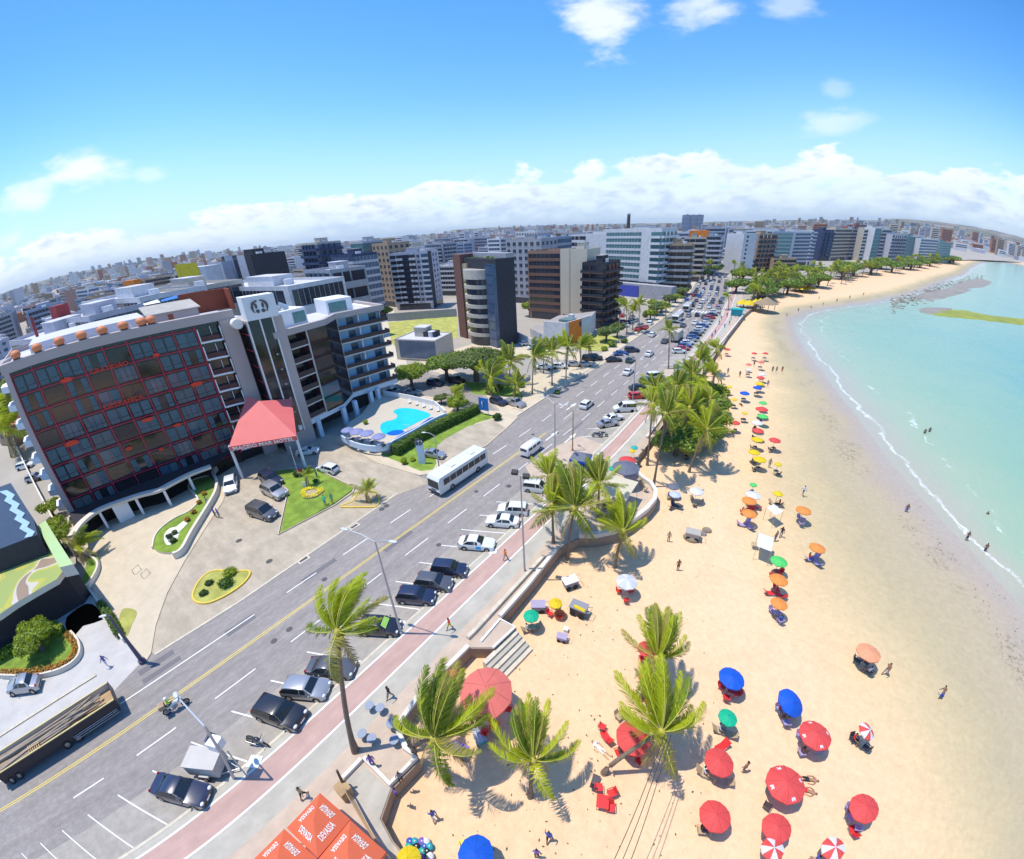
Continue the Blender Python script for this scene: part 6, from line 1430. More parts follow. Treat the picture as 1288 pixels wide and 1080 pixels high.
def palm(base, heart, rad, label, h=None, zb=0, k=0, group=None, rz=0, name='coconut_palm', r0=.17, small=False):
    h = HT(base, heart, zb) if h is None else h
    B_ = G(base[0], base[1], zb); T_ = G(heart[0], heart[1], h)
    if (T_ - B_).xy.length > (h - zb) * .9:
        T_ = B_ + (T_ - B_).normalized() * (h - zb) * 1.2; T_.z = h
    Lf = rad * scale_at(heart[0], heart[1], h) * (1.12)
    t = thing(name, label, 'palm tree', B_, 0, group)
    d = T_ - B_; n = 9; pts = []; ex_ = 1.12 if d.xy.length > .7 * d.z else 1.35
    for i in range(n + 1):
        s = i / n; pts.append(Vector((d.x * (s ** ex_ if d.xy.length > .3 else s), d.y * (s ** ex_ if d.xy.length > .3 else s), d.z * s - (.1 if i == 0 else 0))))
    b = MB(); rad_ = [r0 * (1.55 if i == 0 else 1.1 if i == 1 else 1 - .35 * i / n) for i in range(n + 1)]
    b.tube(pts, rad_, mTrunk, 10)
    for i in range(int(d.length / .35)):
        s = i * .35 / d.length
        if s > .97: break
        f = s * n; a = int(f); q = pts[a].lerp(pts[min(n, a + 1)], f - a); rr_ = (rad_[a] * (1 - f + a) + rad_[min(n, a + 1)] * (f - a)) * 1.07
        b.tube([q, q + (pts[min(n, a + 1)] - pts[a]).normalized() * .06], rr_, mTrunk, 8, cap=False)
    b.build('trunk', t)
    o = obj('crown', (CROWN_S if small else CROWN)[k % (3 if small else 5)], t, d, rz); o.scale = (Lf / 3,) * 3
    return t
ZB = -1.3
palm((447, 944), (424, 795), 68, 'tallest near palm rising over the cycle path beside the parked cars', zb=.12, k=0, r0=.2)
palm((520, 946), (546, 928), 82, 'big palm spreading beside the large pink parasol', h=5.6, zb=.1, k=1)
palm((667, 1001), (671, 956), 66, 'short palm on open sand with dense shadow, right of the pink parasol', zb=ZB, k=2, rz=.1, h=3.4)
palm((759, 972), (832, 920), 80, 'strongly leaning palm over the red parasols', h=4.2, zb=ZB, k=3)
palm((806, 880), (827, 828), 62, 'palm farther up the sand behind the leaning one', zb=ZB, k=4, h=4.4)
palm((713, 703), (722, 638), 62, 'tall palm standing in the sand beside the curved deck wall', zb=ZB, k=1, rz=.3)
palm((773, 714), (784, 668), 50, 'slim palm with wind blown crown over the patterned white parasol', zb=ZB, k=3, rz=.2)
palm((752, 654), (753, 608), 42, 'palm in front of the white awning', zb=.12, k=2)
palm((696, 682), (694, 634), 44, 'smaller palm by the cycle path left of the tall one', zb=.12, k=4)
palm((694, 640), (690, 598), 38, 'palm crown behind the white cars at the kerb', zb=.12, k=0)
CL = [((814, 585), (821, 508), 34, 'first palm trunk of the beach grove, tall and straight'), ((822, 612), (838, 520), 38, 'leaning palm nearest the grey umbrellas in the beach grove'), ((828, 576), (848, 505), 34, 'palm behind the leaning one in the beach grove'), ((867, 594), (890, 540), 40, 'palm leaning right at the grove edge over its long shadow'),
      ((855, 560), (868, 512), 34, 'palm in the thick middle of the beach grove'), ((880, 548), (893, 500), 30, 'palm on the sand side of the grove'), ((845, 540), (852, 486), 30, 'palm at the back of the grove over the white vans'), ((862, 520), (872, 470), 26, 'palm above the long hedge of the grove'), ((893, 505), (900, 468), 22, 'palm at the seaward far corner of the grove'), ((872, 500), (880, 452), 24, 'palm by the sea wall beyond the grove'), ((897, 470), (903, 438), 20, 'small palm against the sea wall in line with the red sunshade'), ((884, 482), (888, 446), 20, 'slender palm between grove and wall'), ((838, 560), (826, 492), 30, 'palm leaning over the red car')]
for k, (a, c, r_, lab) in enumerate(CL): palm(a, c, r_, lab, zb=ZB if a[0] > 812 and a[1] > 520 else -.5, k=k, rz=(k % 3 - 1) * .35, group='palms of the beach grove')
TOWN = [((669, 496), (671, 450), 27, 'first palm of the town side row from the left, its trunk forked low'), ((693.6, 486), (694, 443), 25, 'second palm of the town side row'), ((711, 478), (714, 436), 26, 'third palm of the town side row, tallest crown'), ((730, 463), (729, 436), 21, 'fourth palm of the town side row'), ((740.5, 455), (740, 432), 18, 'last palm of the town side row beside the black cars'),
        ((641, 484), (642, 456), 30, 'big dark palm at the left end of the car park'), ((618, 498), (618, 476), 30, 'low broad palm in tree shade'), ((648, 500), (649, 483), 20, 'bright short palm behind the pickup truck'), ((683, 470), (684, 440), 20, 'thin palm between first and second of the row'), ((571, 512), (572, 497), 18, 'short palm beside the blue banner'), ((841, 464), (842, 414), 18, 'single tall palm on the round paved island'),
        ((788.5, 421), (788, 384), 16, 'left palm of the pair before the white hotel'), ((804, 419), (804, 382), 15, 'right palm of the pair before the white hotel'), ((796, 415), (796, 390), 13, 'short palm between the pair before the white hotel'), ((917, 390), (917, 372), 9, 'single palm at the far promenade kiosk'), ((838, 400), (838, 386), 9, 'small palm on the far town pavement')]
for k, (a, c, r_, lab) in enumerate(TOWN): palm(a, c, r_, lab, zb=.05, k=k + 1, rz=(k % 3 - 1) * .4, group='palms on the town side', r0=.15)
palm((385, 612), (384, 598), 12, 'young palm on the triangular lawn behind the yellow flowers', zb=.15, k=1, small=True, r0=.12)
palm((461, 632), (460, 619), 19, 'low palm in the small yellow edged planter', zb=.15, k=0, small=True, r0=.14)
palm((15, 575), (8, 540), 26, 'palm in the side street at the far left of the hotel', zb=0, k=2, small=True)
palm((98, 706), (100, 688), 22, 'feathery small palm in the round ended bed beside the terrace', zb=.4, k=1, small=True, r0=.1)
# ---- broadleaf trees
def crown_bm(blobs, m3, n, leaf, seed):
    b = MB(); rn = random.Random(seed)
    for i, (c, r_) in enumerate(blobs):
        b.ell(c, tuple(x * .5 for x in r_), m3[0], 9, 6)
        for m, fr in zip(m3, (.5, .3, .2)): clump(b, c, r_, m, int(n * fr), leaf, seed * 31 + i * 7 + len(m.name), lo=-.75)
    return b
TREES = {}
lfT1 = leafmat('tree_leaf_mid', (.17, .26, .04), .4, .6); lfT2 = leafmat('tree_leaf_light', (.33, .42, .05), .35, .6); lfT3 = leafmat('tree_leaf_dark', (.10, .17, .035), .4, .6); lfOl = leafmat('tree_leaf_olive', (.20, .23, .07), .35, .6)
def tree(base, wid, h, label, kind=0, zb=0, group=None, name='broadleaf_tree', n=420, world=None, flat=.45, leaf=.3, seed=0):
    B_ = world or G(base[0], base[1], zb); rn = random.Random(seed * 17 + int(abs(B_.x) * 3))
    m3 = [(lfT1, lfT2, lfT3), (lfOl, lfT1, lfT3), (lfT2, lfY, lfT1)][kind]
    key = (kind, round(wid), round(h), seed)
    t = thing(name, label, 'tree', B_, rn.uniform(-.5, .5), group)
    if key not in TREES:
        bl = [((0, 0, h * .72), (wid * .3, wid * .3, h * .26))]
        for i in range(7):
            a = i * .9 + rn.uniform(-.3, .3); q = wid * rn.uniform(.22, .34); bl.append(((math.cos(a) * q, math.sin(a) * q, h * rn.uniform(.58, .78)), (wid * rn.uniform(.17, .24), wid * rn.uniform(.17, .24), h * rn.uniform(.16, .24) * flat * 2)))
        TREES[key] = crown_bm(bl, m3, n, leaf, seed + 3).mesh('crown')
        b = MB(); b.tube([(0, 0, -.1), (.1, 0, h * .3), (0, .1, h * .55)], [wid * .045 + .06, wid * .035 + .04, wid * .03], mBark, 8)
        for i in range(5):
            a = i * 1.26; b.tube([(0, .05, h * .33), (math.cos(a) * wid * .15, math.sin(a) * wid * .15, h * .52), (math.cos(a) * wid * .28, math.sin(a) * wid * .28, h * .68)], [wid * .025 + .02, wid * .017 + .02, .03], mBark, 6)
        TREES[key + ('t',)] = b.mesh('trunk')
    obj('crown', TREES[key], t); obj('trunk', TREES[key + ('t',)], t)
    return t
tree((600, 480), 16, 8.4, 'widest flat crowned olive tree in front of the round tower', 1, n=1500, leaf=.24, seed=1)
tree((563, 478), 11, 7.0, 'deep green tree between the small office and the widest tree', 0, n=1000, leaf=.24, seed=2)
tree((519, 488), 9, 6.0, 'bright spreading tree beside the pool street', 2, n=800, leaf=.22, seed=3)
tree((577, 520), 5.0, 4.0, 'small yellow green tree by the hedge end', 2, n=420, leaf=.18, seed=4)
tree((556, 508), 3.0, 2.2, 'round pale shrub like tree behind the pool wall', 1, n=260, leaf=.16, seed=5)
tree((666, 398), 7, 6.5, 'bright tree between the brown office and the round tower', 2, n=300, seed=6)
tree((80, 690), 6.0, 4.6, 'small airy tree at the corner between the hotel and the terrace', 2, n=500, leaf=.17, seed=7)
tree((55, 818), 5.6, 3.4, 'feathery light green tree on the raised lawn at far left', 2, zb=.42, n=700, leaf=.16, seed=8)
tree((70, 650), 4.0, 3.2, 'yellowish shrub like tree against the hotel end wall', 2, n=350, leaf=.16, seed=9)
tree((455, 378), 12, 7, 'rounded tree behind the hotel wing by the dirt lane', 0, n=400, seed=10)
tree((488, 398), 6, 5, 'small bright tree at the start of the dirt lane', 2, n=250, seed=11)
tree((762, 430), 7, 5, 'loose olive tree beside the dark glass block', 1, n=300, seed=12)
tree((776, 424), 5, 5, 'thin grey green tree in the dry garden', 1, n=260, seed=13)
for k, (u, v) in enumerate([(818, 402), (826, 396), (832, 392), (842, 385), (850, 380), (856, 374), (822, 388), (862, 369)]):
    tree((u, v), 6 + k % 3, 4.5 + k % 2, 'yellowish street tree on the crowded far pavement', 1 if k % 2 else 2, n=200, seed=20 + k % 3, group='street trees on the far pavement')
tree((868, 352), 16, 8, 'dense green tree mass below the slate building', 0, n=420, leaf=.4, seed=30)
tree((880, 352), 14, 7, 'green tree beside the mass below the slate building', 0, n=420, leaf=.4, seed=31)
# undergrowth of the grove: sea grape thickets
for k, (u, v, w_, h_, kd) in enumerate([(850, 572, 9, 4.2, 0), (868, 560, 9, 4.6, 2), (884, 558, 8, 4.5, 0), (893, 542, 8, 4.4, 2), (875, 538, 10, 4.6, 0), (858, 540, 9, 4, 2), (895, 522, 7, 4, 0), (880, 512, 8, 4, 2), (862, 515, 8, 3.6, 0), (895, 502, 7, 3.6, 2), (875, 492, 8, 3.4, 2), (858, 488, 8, 3.2, 2)]):
    tree((u, v), w_, h_, 'rounded sea grape thicket growing among the grove palms', kd, zb=-1.2, n=420, leaf=.25, seed=40 + k % 4, group='sea grape thickets of the grove', name='sea_grape_tree', flat=.6)
hedge('lawn_strip', [(-20.2, 80), (-20.6, 96)], 2.2, .5, lfT2, 'bright green ground hedge running behind the grove by the path', 'hedge', 21, 0, 12, .25) if 0 else None
# far beach wood: individual trees along the strand
rn = random.Random(9); FB = []
edge = [(945, 388), (962, 376), (985, 371), (1010, 367), (1040, 362), (1070, 355), (1100, 348), (1130, 343), (1155, 338), (1180, 334), (1200, 331)]
for i in range(len(edge) - 1):
    for j in range(9):
        s = rn.random(); u = edge[i][0] + (edge[i+1][0] - edge[i][0]) * s; v = edge[i][1] + (edge[i+1][1] - edge[i][1]) * s; FB.append((u, v - rn.uniform(.5, [13, 16, 18, 17, 14, 11, 9, 7, 5, 3.5][i]), i))
FB += [(rn.uniform(925, 1012), rn.uniform(346, 369), 2) for _ in range(20)] + [(rn.uniform(870, 925), rn.uniform(341, 349), 2) for _ in range(8)]
for k, (u, v, i) in enumerate(FB):
    p = G(u, v, 0)
    if k % 3 and i < 9:
        t = thing('coconut_palm', 'palm among the far wood along the beach', 'palm tree', p, 0, 'far palms along the beach', 1.0)
        hh = rn.uniform(6.5, 9.5); MBt = MB(); MBt.tube([(0, 0, -.1), (.3, .2, hh / 2), (.5, .6, hh)], [.25, .2, .14], mTrunk, 6); MBt.build('trunk', t); o = obj('crown', CROWN[k % 5], t, (.5, .6, hh), rn.uniform(-.5, .5)); o.scale = (1.2,) * 3
    else:
        tree((0, 0), [13, 13, 14, 15, 16, 17, 18, 18, 18, 18][i], [7, 8, 8, 8, 9, 9, 9, 8, 8, 7][i], ['dark green tree of the far beach wood', 'mid green tree of the far beach wood', 'light green tree of the far beach wood'][k % 3], [0, 1, 2][k % 3], world=p, n=170, leaf=.55, seed=60 + k % 3, group='trees of the far beach wood')
# garden shrubs of the town squares
for k, (u, v, r_) in enumerate([(628, 492, 1.2), (655, 487, 1.0), (700, 495, .6), (770, 436, 1.6), (785, 431, 1.4), (760, 441, 1.2), (812, 398, 1.5)]):
    bush((u, v), r_, r_ * 1.1, [mHedge, mHedgeY][k % 2], ['round shrub under the dark low palm', 'lime shrub behind the pickup truck', 'small shrub in the paved square beside a palm', 'low lime shrub in the dry garden, widest', 'green shrub in the dry garden by the palms pair', 'lime shrub in the dry garden near the orange panel', 'green shrub on the far pavement'][k], n=160, leaf=.24, name='garden_shrub')
# ---------------------------------------------------------------- people
SK = [mat('skin_tan', (.36, .19, .115), .6, .06, 6), mat('skin_brown', (.20, .10, .06), .6, .06, 6), mat('skin_light', (.50, .30, .21), .6, .06, 6)]
mHair = mat('dark_hair', (.025, .018, .015), .7, .2, 9)
CL_ = {}
def cloth(n, c): 
    CL_[n] = mat('cloth_' + n, c, .8, .1, 6); return CL_[n]
for n_, c_ in dict(red=(.60, .03, .03), white=(.72, .72, .72), black=(.02, .02, .025), blue=(.04, .10, .45), purple=(.20, .12, .42), green=(.02, .40, .25), yellow=(.75, .60, .04), lime=(.45, .75, .05), grey=(.25, .25, .28), orange=(.80, .22, .03), teal=(.03, .35, .40), khaki=(.33, .27, .17)).items(): cloth(n_, c_)
def sk_pose(pose):
    S = {}
    def body(pel, ch, hd):
        S['pel'] = (pel, .125); S['ch'] = (ch, .145)
    if pose in ('stand', 'walk', 'arms', 'bend'):
        lean = .0 if pose != 'bend' else .5
        nd = dict(pel=((0, 0, .93), .12), wst=((0, lean * .15, 1.10), .105), ch=((0, lean * .5, 1.33 - lean * .15), .14), nk=((0, lean * .68, 1.47 - lean * .2), .052), hd=((0, .015 + lean * .8, 1.60 - lean * .22), .092), ht=((0, .0 + lean * .82, 1.68 - lean * .22), .07))
        sw = .28 if pose == 'walk' else .03
        for s, q in ((-1, 1), (1, -1)):
            nd[f'sh{s}'] = ((s * .17, lean * .55, 1.40 - lean * .18), .058)
            if pose == 'arms': nd[f'el{s}'] = ((s * .38, .08, 1.22), .04); nd[f'wr{s}'] = ((s * .22, .22, 1.12), .028); nd[f'ha{s}'] = ((s * .16, .26, 1.13), .034)
            else: nd[f'el{s}'] = ((s * .235, q * sw * .35 + lean * .7, 1.13 - lean * .3), .04); nd[f'wr{s}'] = ((s * .25, q * sw * .9 + .05 + lean, .90 - lean * .3), .028); nd[f'ha{s}'] = ((s * .255, q * sw + .07 + lean, .82 - lean * .3), .034)
            nd[f'hp{s}'] = ((s * .085, 0, .87), .10); nd[f'kn{s}'] = ((s * .095, -q * sw * .5 + .03, .48), .062); nd[f'an{s}'] = ((s * .1, -q * sw - .01, .09 + (.06 if q * sw > .1 else 0)), .042); nd[f'to{s}'] = ((s * .105, -q * sw + .15, .04), .036)
    elif pose in ('sit', 'ride'):
        z = .48 if pose == 'sit' else .98; k = z - .48
        nd = dict(pel=((0, 0, z + .08), .13), wst=((0, -.03, z + .26), .115), ch=((0, -.06, z + .48), .14), nk=((0, -.04, z + .62), .052), hd=((0, -.01, z + .75), .092), ht=((0, -.02, z + .83), .07))
        for s in (-1, 1):
            nd[f'sh{s}'] = ((s * .17, -.05, z + .56), .056); nd[f'el{s}'] = ((s * .24, .1, z + .30), .04); nd[f'wr{s}'] = ((s * .2, .34, z + (.22 if pose == 'sit' else .30)), .028); nd[f'ha{s}'] = ((s * .2, .42, z + (.22 if pose == 'sit' else .30)), .034)
            nd[f'hp{s}'] = ((s * .09, .04, z + .06), .10); nd[f'kn{s}'] = ((s * .13, .44, z + .05), .064); nd[f'an{s}'] = ((s * .13, .46 if pose == 'sit' else .2, .09 + k * .8), .043); nd[f'to{s}'] = ((s * .135, .62 if pose == 'sit' else .38, .05 + k * .75), .036)
    else:   # lie
        nd = dict(pel=((0, 0, .13), .12), wst=((0, .18, .12), .10), ch=((0, .40, .15), .135), nk=((0, .55, .15), .052), hd=((0, .67, .14), .09), ht=((0, .76, .14), .07))
        for s in (-1, 1):
            nd[f'sh{s}'] = ((s * .17, .47, .13), .056); nd[f'el{s}'] = ((s * .33, .3, .07), .04); nd[f'wr{s}'] = ((s * .3, .06, .05), .028); nd[f'ha{s}'] = ((s * .29, -.02, .05), .033)
            nd[f'hp{s}'] = ((s * .09, -.05, .12), .1); nd[f'kn{s}'] = ((s * .12, -.45, .10), .062); nd[f'an{s}'] = ((s * .14, -.86, .06), .042); nd[f'to{s}'] = ((s * .16, -.93, .12), .036)
    ed = [('pel', 'wst', 'T'), ('wst', 'ch', 'T'), ('ch', 'nk', 'T'), ('nk', 'hd', 'S'), ('hd', 'ht', 'H')]
    for s in (-1, 1): ed += [('ch', f'sh{s}', 'T'), (f'sh{s}', f'el{s}', 'A'), (f'el{s}', f'wr{s}', 'S'), (f'wr{s}', f'ha{s}', 'S'), ('pel', f'hp{s}', 'B'), (f'hp{s}', f'kn{s}', 'B'), (f'kn{s}', f'an{s}', 'L'), (f'an{s}', f'to{s}', 'L')]
    return nd, ed
SKC = {}
def person_mesh(pose, skin, top, bot, long_=False, sleeve=True):
    key = (pose, skin.name, top.name, bot.name, long_, sleeve)
    if key in SKC: return SKC[key]
    nd, ed = sk_pose(pose)
    if pose not in SKC:
        names = list(nd); me = bpy.data.meshes.new('sk'); bm = bmesh.new(); sl_ = bm.verts.layers.skin.verify(); V = {}
        for n_ in names:
            v = bm.verts.new(nd[n_][0]); v[sl_].radius = (nd[n_][1],) * 2; v[sl_].use_root = n_ == 'pel'; V[n_] = v
            if n_ in ('ch', 'pel', 'wst'): v[sl_].radius = (nd[n_][1] * 1.12, nd[n_][1] * .78)
        for a, b, _ in ed: bm.edges.new((V[a], V[b]))
        bm.to_mesh(me); bm.free(); o = bpy.data.objects.new('sk', me); COL.objects.link(o)
        o.modifiers.new('s', 'SKIN'); sb = o.modifiers.new('d', 'SUBSURF'); sb.levels = sb.render_levels = 1
        ev = o.evaluated_get(bpy.context.evaluated_depsgraph_get()); m2 = ev.to_mesh()
        SKC[pose] = ([tuple(v.co) for v in m2.vertices], [tuple(p.vertices) for p in m2.polygons]); ev.to_mesh_clear(); bpy.data.objects.remove(o); bpy.data.meshes.remove(me)
    vs, fs = SKC[pose]; b = MB(); segs = [(Vector(nd[a][0]), Vector(nd[c][0]), k) for a, c, k in ed]
    hd = Vector(nd['hd'][0]); ht = Vector(nd['ht'][0])
    groups = {}
    for f in fs:
        c = sum((Vector(vs[i]) for i in f), Vector((0, 0, 0))) / len(f); best = 9; bk = 'S'
        for a, e_, k in segs:
            d = e_ - a; t_ = max(0, min(1, (c - a).dot(d) / d.length_squared)); dist = (c - a - d * t_).length
            if dist < best: best = dist; bk = k
        if bk == 'T': m = top
        elif bk == 'A': m = top if sleeve else skin
        elif bk == 'B': m = bot
        elif bk == 'L': m = bot if long_ else skin
        elif bk == 'H': m = mHair
        else: m = mHair if (c - hd).length < .14 and (c.y < hd.y - .02) and pose not in ('lie',) and c.z > hd.z - .05 else skin
        groups.setdefault(m.name, (m, []))[1].append(f)
    for m, ff in groups.values(): b.add(vs, ff, m, True)
    # merge duplicate blocks of vertices kept simple: one block per material; add fingers and face
    for s in (-1, 1):
        h = Vector(nd[f'ha{s}'][0]); d = (h - Vector(nd[f'wr{s}'][0])).normalized(); sd = Vector((0, 1, 0)) if abs(d.y) < .8 else Vector((1, 0, 0))
        for q in range(4): o_ = h + sd * (q - 1.5) * .017; b.tube([o_, o_ + d * (.045 + .012 * (q in (1, 2))), o_ + d * .07 + Vector((-s * .012, 0, -.006))], [.010, .009, .006], skin, 5)
        b.tube([h - d * .01 + sd * .03, h + sd * .05 + d * .035], [.011, .007], skin, 5)
    fz = hd
    if pose == 'lie': nose = fz + Vector((0, 0, .095)); ex = Vector((.033, .03, .083))
    else: nose = fz + Vector((0, .097, -.005)); ex = Vector((.033, .085, .02))
    b.ell(nose, (.014, .02, .02), skin, 6, 4)
    for s in (-1, 1): b.ell(fz + Vector((s * ex.x, ex.y, ex.z)), (.011, .008, .008), mHair, 6, 4); b.ell(fz + Vector((s * .09, 0, 0)), (.014, .02, .03), skin, 6, 4)
    me = b.mesh('body'); SKC[key] = me
    return me
def person(px, label, pose='stand', skin=0, top='white', bot='black', face=0, zb=ZB, group=None, long_=False, sleeve=True, world=None, s=1.0):
    p = world if world is not None else G(px[0], px[1], zb)
    tm = SK[skin] if top == 'bare' else CL_[top]; bm_ = CL_[bot]
    o = obj('person', person_mesh(pose, SK[skin], tm, bm_, long_, sleeve)); o.location = p; o.rotation_euler = (0, 0, face); o.scale = (s,) * 3
    return tag(o, label, 'person', group)
PEOPLE = [
 ((566, 792), 'runner in a red shirt and yellow shorts on the cycle path edge', 'walk', 1, 'red', 'yellow', 3.0, .13), ((491, 878), 'person in dark clothes walking on the promenade above the big palm', 'walk', 1, 'black', 'grey', 3.3, .13), ((138, 838), 'woman in purple with white trousers walking on the pale driveway', 'walk', 1, 'purple', 'white', 2.2, .03),
 ((262, 636), 'person in light purple climbing by the curved garden wall', 'walk', 1, 'purple', 'white', 0, .1), ((271, 650), 'left person of the pair strolling below the garden wall', 'stand', 1, 'purple', 'grey', .3, .1), ((276, 651), 'right person of the pair strolling below the garden wall', 'stand', 0, 'purple', 'grey', .3, .1),
 ((409, 636), 'gardener in green bending at the lawn edge', 'bend', 1, 'green', 'blue', 1.2, .15), ((418, 633), 'gardener in green standing at the lawn edge', 'stand', 1, 'green', 'khaki', 1.5, .15), ((398, 600), 'person in blue standing on the lawn by the flower bed', 'stand', 1, 'blue', 'blue', 0, .15),
 ((547, 1030), 'person in a blue shirt and white cap crossing the sand', 'walk', 0, 'blue', 'white', 1.2, ZB), ((690, 1056), 'person in a blue shirt walking on the sand near the bottom', 'walk', 1, 'blue', 'black', .5, ZB), ((675, 1077), 'person in mauve at the bottom edge of the sand', 'stand', 1, 'purple', 'black', .5, ZB),
 ((853, 718), 'person in black shorts standing alone on open sand', 'stand', 1, 'bare', 'black', .6, ZB), ((841, 682), 'person in khaki standing near the buried rocks', 'stand', 1, 'khaki', 'khaki', .3, ZB), ((1010, 623), 'person in white and blue walking between parasols and sea', 'walk', 0, 'white', 'blue', .5, ZB), ((982, 676), 'person in dark clothes walking by the white square sunshade', 'walk', 1, 'black', 'grey', 0, ZB),
 ((975, 681), 'sunbather standing at the corner of the white square sunshade', 'stand', 0, 'bare', 'blue', 1, ZB), ((931, 474), 'distant person in black on the upper beach, right of two', 'stand', 1, 'black', 'black', 0, ZB), ((916, 470), 'distant person in black on the upper beach, left of two', 'stand', 1, 'grey', 'black', 0, ZB), ((949, 460), 'distant person near the top red parasols', 'walk', 1, 'bare', 'black', 0, ZB),
 ((972, 468), 'first of three distant people by the water side', 'stand', 1, 'bare', 'black', 0, ZB), ((977, 468), 'second of three distant people by the water side', 'walk', 1, 'grey', 'black', 0, ZB), ((984, 468), 'third of three distant people by the water side', 'stand', 1, 'bare', 'red', 0, ZB), ((966, 486), 'distant person beside the yellow and blue parasols', 'stand', 0, 'bare', 'blue', 0, ZB),
 ((968, 588), 'person standing by the touching pair of yellow parasols', 'stand', 1, 'khaki', 'grey', 0, ZB), ((933, 509), 'person sitting on the sand below the far blue parasol', 'lie', 1, 'bare', 'black', .5, ZB), ((934, 970), 'man in grey shorts standing beside the red parasol with a deckchair', 'stand', 0, 'bare', 'grey', 1, ZB), ((1111, 848), 'man walking to the sea beside the lone orange parasol', 'walk', 0, 'bare', 'grey', -.8, ZB),
 ((1016, 980), 'sunbather lying at the edge of the largest red parasol, upper of two', 'lie', 0, 'bare', 'black', -1.3, ZB), ((1014, 994), 'sunbather lying at the edge of the largest red parasol, lower of two', 'lie', 0, 'bare', 'red', -1.5, ZB), ((754, 942), 'sunbather in pale clothes lying left of the leaning palm', 'lie', 2, 'white', 'white', 1.4, ZB), ((384, 1002), 'person in dark shorts walking beside the red tents', 'walk', 1, 'khaki', 'black', .6, .13),
 ((501, 1003), 'person in purple standing below the white edged square', 'stand', 1, 'purple', 'black', 0, .13), ((506, 984), 'person in dark clothes at the corner of the white edged square', 'stand', 1, 'grey', 'black', 1, .13), ((470, 963), 'person standing inside the white edged square', 'stand', 1, 'purple', 'purple', 1, .13), ((636, 704), 'person in an orange shirt walking by the sea wall', 'walk', 1, 'orange', 'khaki', 0, .13),
 ((1160, 549), 'left bather of the pair standing waist deep in the bay', 'stand', 1, 'bare', 'black', 0, -2.7), ((1166, 547), 'right bather of the pair standing waist deep in the bay', 'stand', 1, 'bare', 'black', 0, -2.7), ((1137, 646), 'bather wading in the shallows near the foam', 'stand', 1, 'bare', 'blue', 0, -2.2), ((1213, 681), 'bather at the foam line in the shallows', 'stand', 1, 'bare', 'black', 0, -2.2),
 ((1237, 655), 'swimmer farther out with head above water, upper right', 'stand', 1, 'bare', 'red', 0, -3.2), ((1236, 696), 'pair member wading close to the wave at right', 'stand', 1, 'bare', 'black', 0, -2.4), ((1180, 880), 'child crouching on the wet sand at lower right', 'bend', 1, 'bare', 'blue', 0, -1.6), ((716, 590), 'vendor standing left of the blue roofed kiosk', 'stand', 1, 'khaki', 'black', 0, .13), ((741, 592), 'customer standing right of the blue roofed kiosk', 'stand', 1, 'grey', 'black', 0, .13),
 ((735, 597), 'customer in red sitting before the blue roofed kiosk', 'sit', 1, 'orange', 'black', 2.8, .13), ((667, 712), 'x', 'stand', 0, 'white', 'black', 0, .13)][:-1]
for (px, lab, pose, sk_, tp, bt, fc, zb) in PEOPLE: person(px, lab, pose, sk_, tp, bt, fc, zb, s=1.0, long_=(lab.startswith('woman')))
rn = random.Random(12)
for k, (u, v) in enumerate([(905, 408), (908, 402), (912, 412), (915, 398), (920, 402), (900, 420), (922, 394), (896, 425), (918, 408), (906, 396), (892, 432), (926, 399), (878, 447), (887, 436)]):
    tp = rn.choice(['red', 'white', 'blue', 'black', 'orange', 'grey']); person((u, v), f'distant walker in {tp} on the far promenade', rn.choice(['walk', 'stand']), 1, tp, rn.choice(['black', 'grey', 'blue']), rn.uniform(0, 6), .13, 'walkers on the far promenade')
for k, (u, v) in enumerate([(990, 398), (1004, 392), (1020, 388), (1035, 384), (1052, 380), (1068, 376), (1030, 376), (1085, 372)]):
    person((u, v), 'tiny bather on the far curve of the beach', 'stand', 1, rn.choice(['bare', 'red', 'white']), 'black', 0, -1.2, 'tiny bathers on the far curve of the beach')
# police rider sits on his motorcycle
rp = POLICE.matrix_basis.translation
person(None, 'police rider in a lime yellow vest and white helmet on the motorcycle', 'ride', 1, 'lime', 'black', R(80) - math.pi / 2, world=Vector((rp.x - .12, rp.y - .25, -.06)), long_=True)
hm = MB(); hm.ell((0, 0, 0), (.15, .17, .15), mWhite, 12, 8); o = hm.build('helmet'); o.location = (rp.x - .12, rp.y - .25, 1.74); tag(o, 'white helmet worn by the police rider', 'helmet')
# ---------------------------------------------------------------- parasols, chairs and stalls
uc = {}
def ucol(n, c):
    if n in uc: return uc[n]
    m = mat('fabric_' + n, c, .65, .07, 1.2, spec=.3); nt = m.node_tree; N = nt.nodes; L = nt.links; b = N['Principled BSDF']; out = N['Material Output']
    t = N.new('ShaderNodeBsdfTranslucent'); mx = N.new('ShaderNodeMixShader'); mx.inputs[0].default_value = .22
    L.new(b.inputs['Base Color'].links[0].from_socket, t.inputs['Color']); L.new(b.outputs[0], mx.inputs[1]); L.new(t.outputs[0], mx.inputs[2]); L.new(mx.outputs[0], out.inputs['Surface'])
    uc[n] = m; return m
UR = ucol('red', (.72, .085, .08)); UPk = ucol('coral', (.74, .19, .16)); UB = ucol('blue', (.01, .11, .62)); UG = ucol('green', (.01, .48, .27)); UGl = ucol('bright_green', (.10, .62, .15)); UO = ucol('orange', (.80, .30, .07)); UY = ucol('yellow', (.78, .58, .02)); UW = ucol('white', (.72, .72, .73)); UGr = ucol('slate', (.16, .18, .24)); UPp = ucol('peach', (.80, .36, .20)); UTe = ucol('teal', (.02, .45, .45)); UPs = ucol('powder_blue', (.55, .62, .75))
mPoleS = mat('steel_pole', (.45, .45, .46), .4, .1, 3, metal=.6)
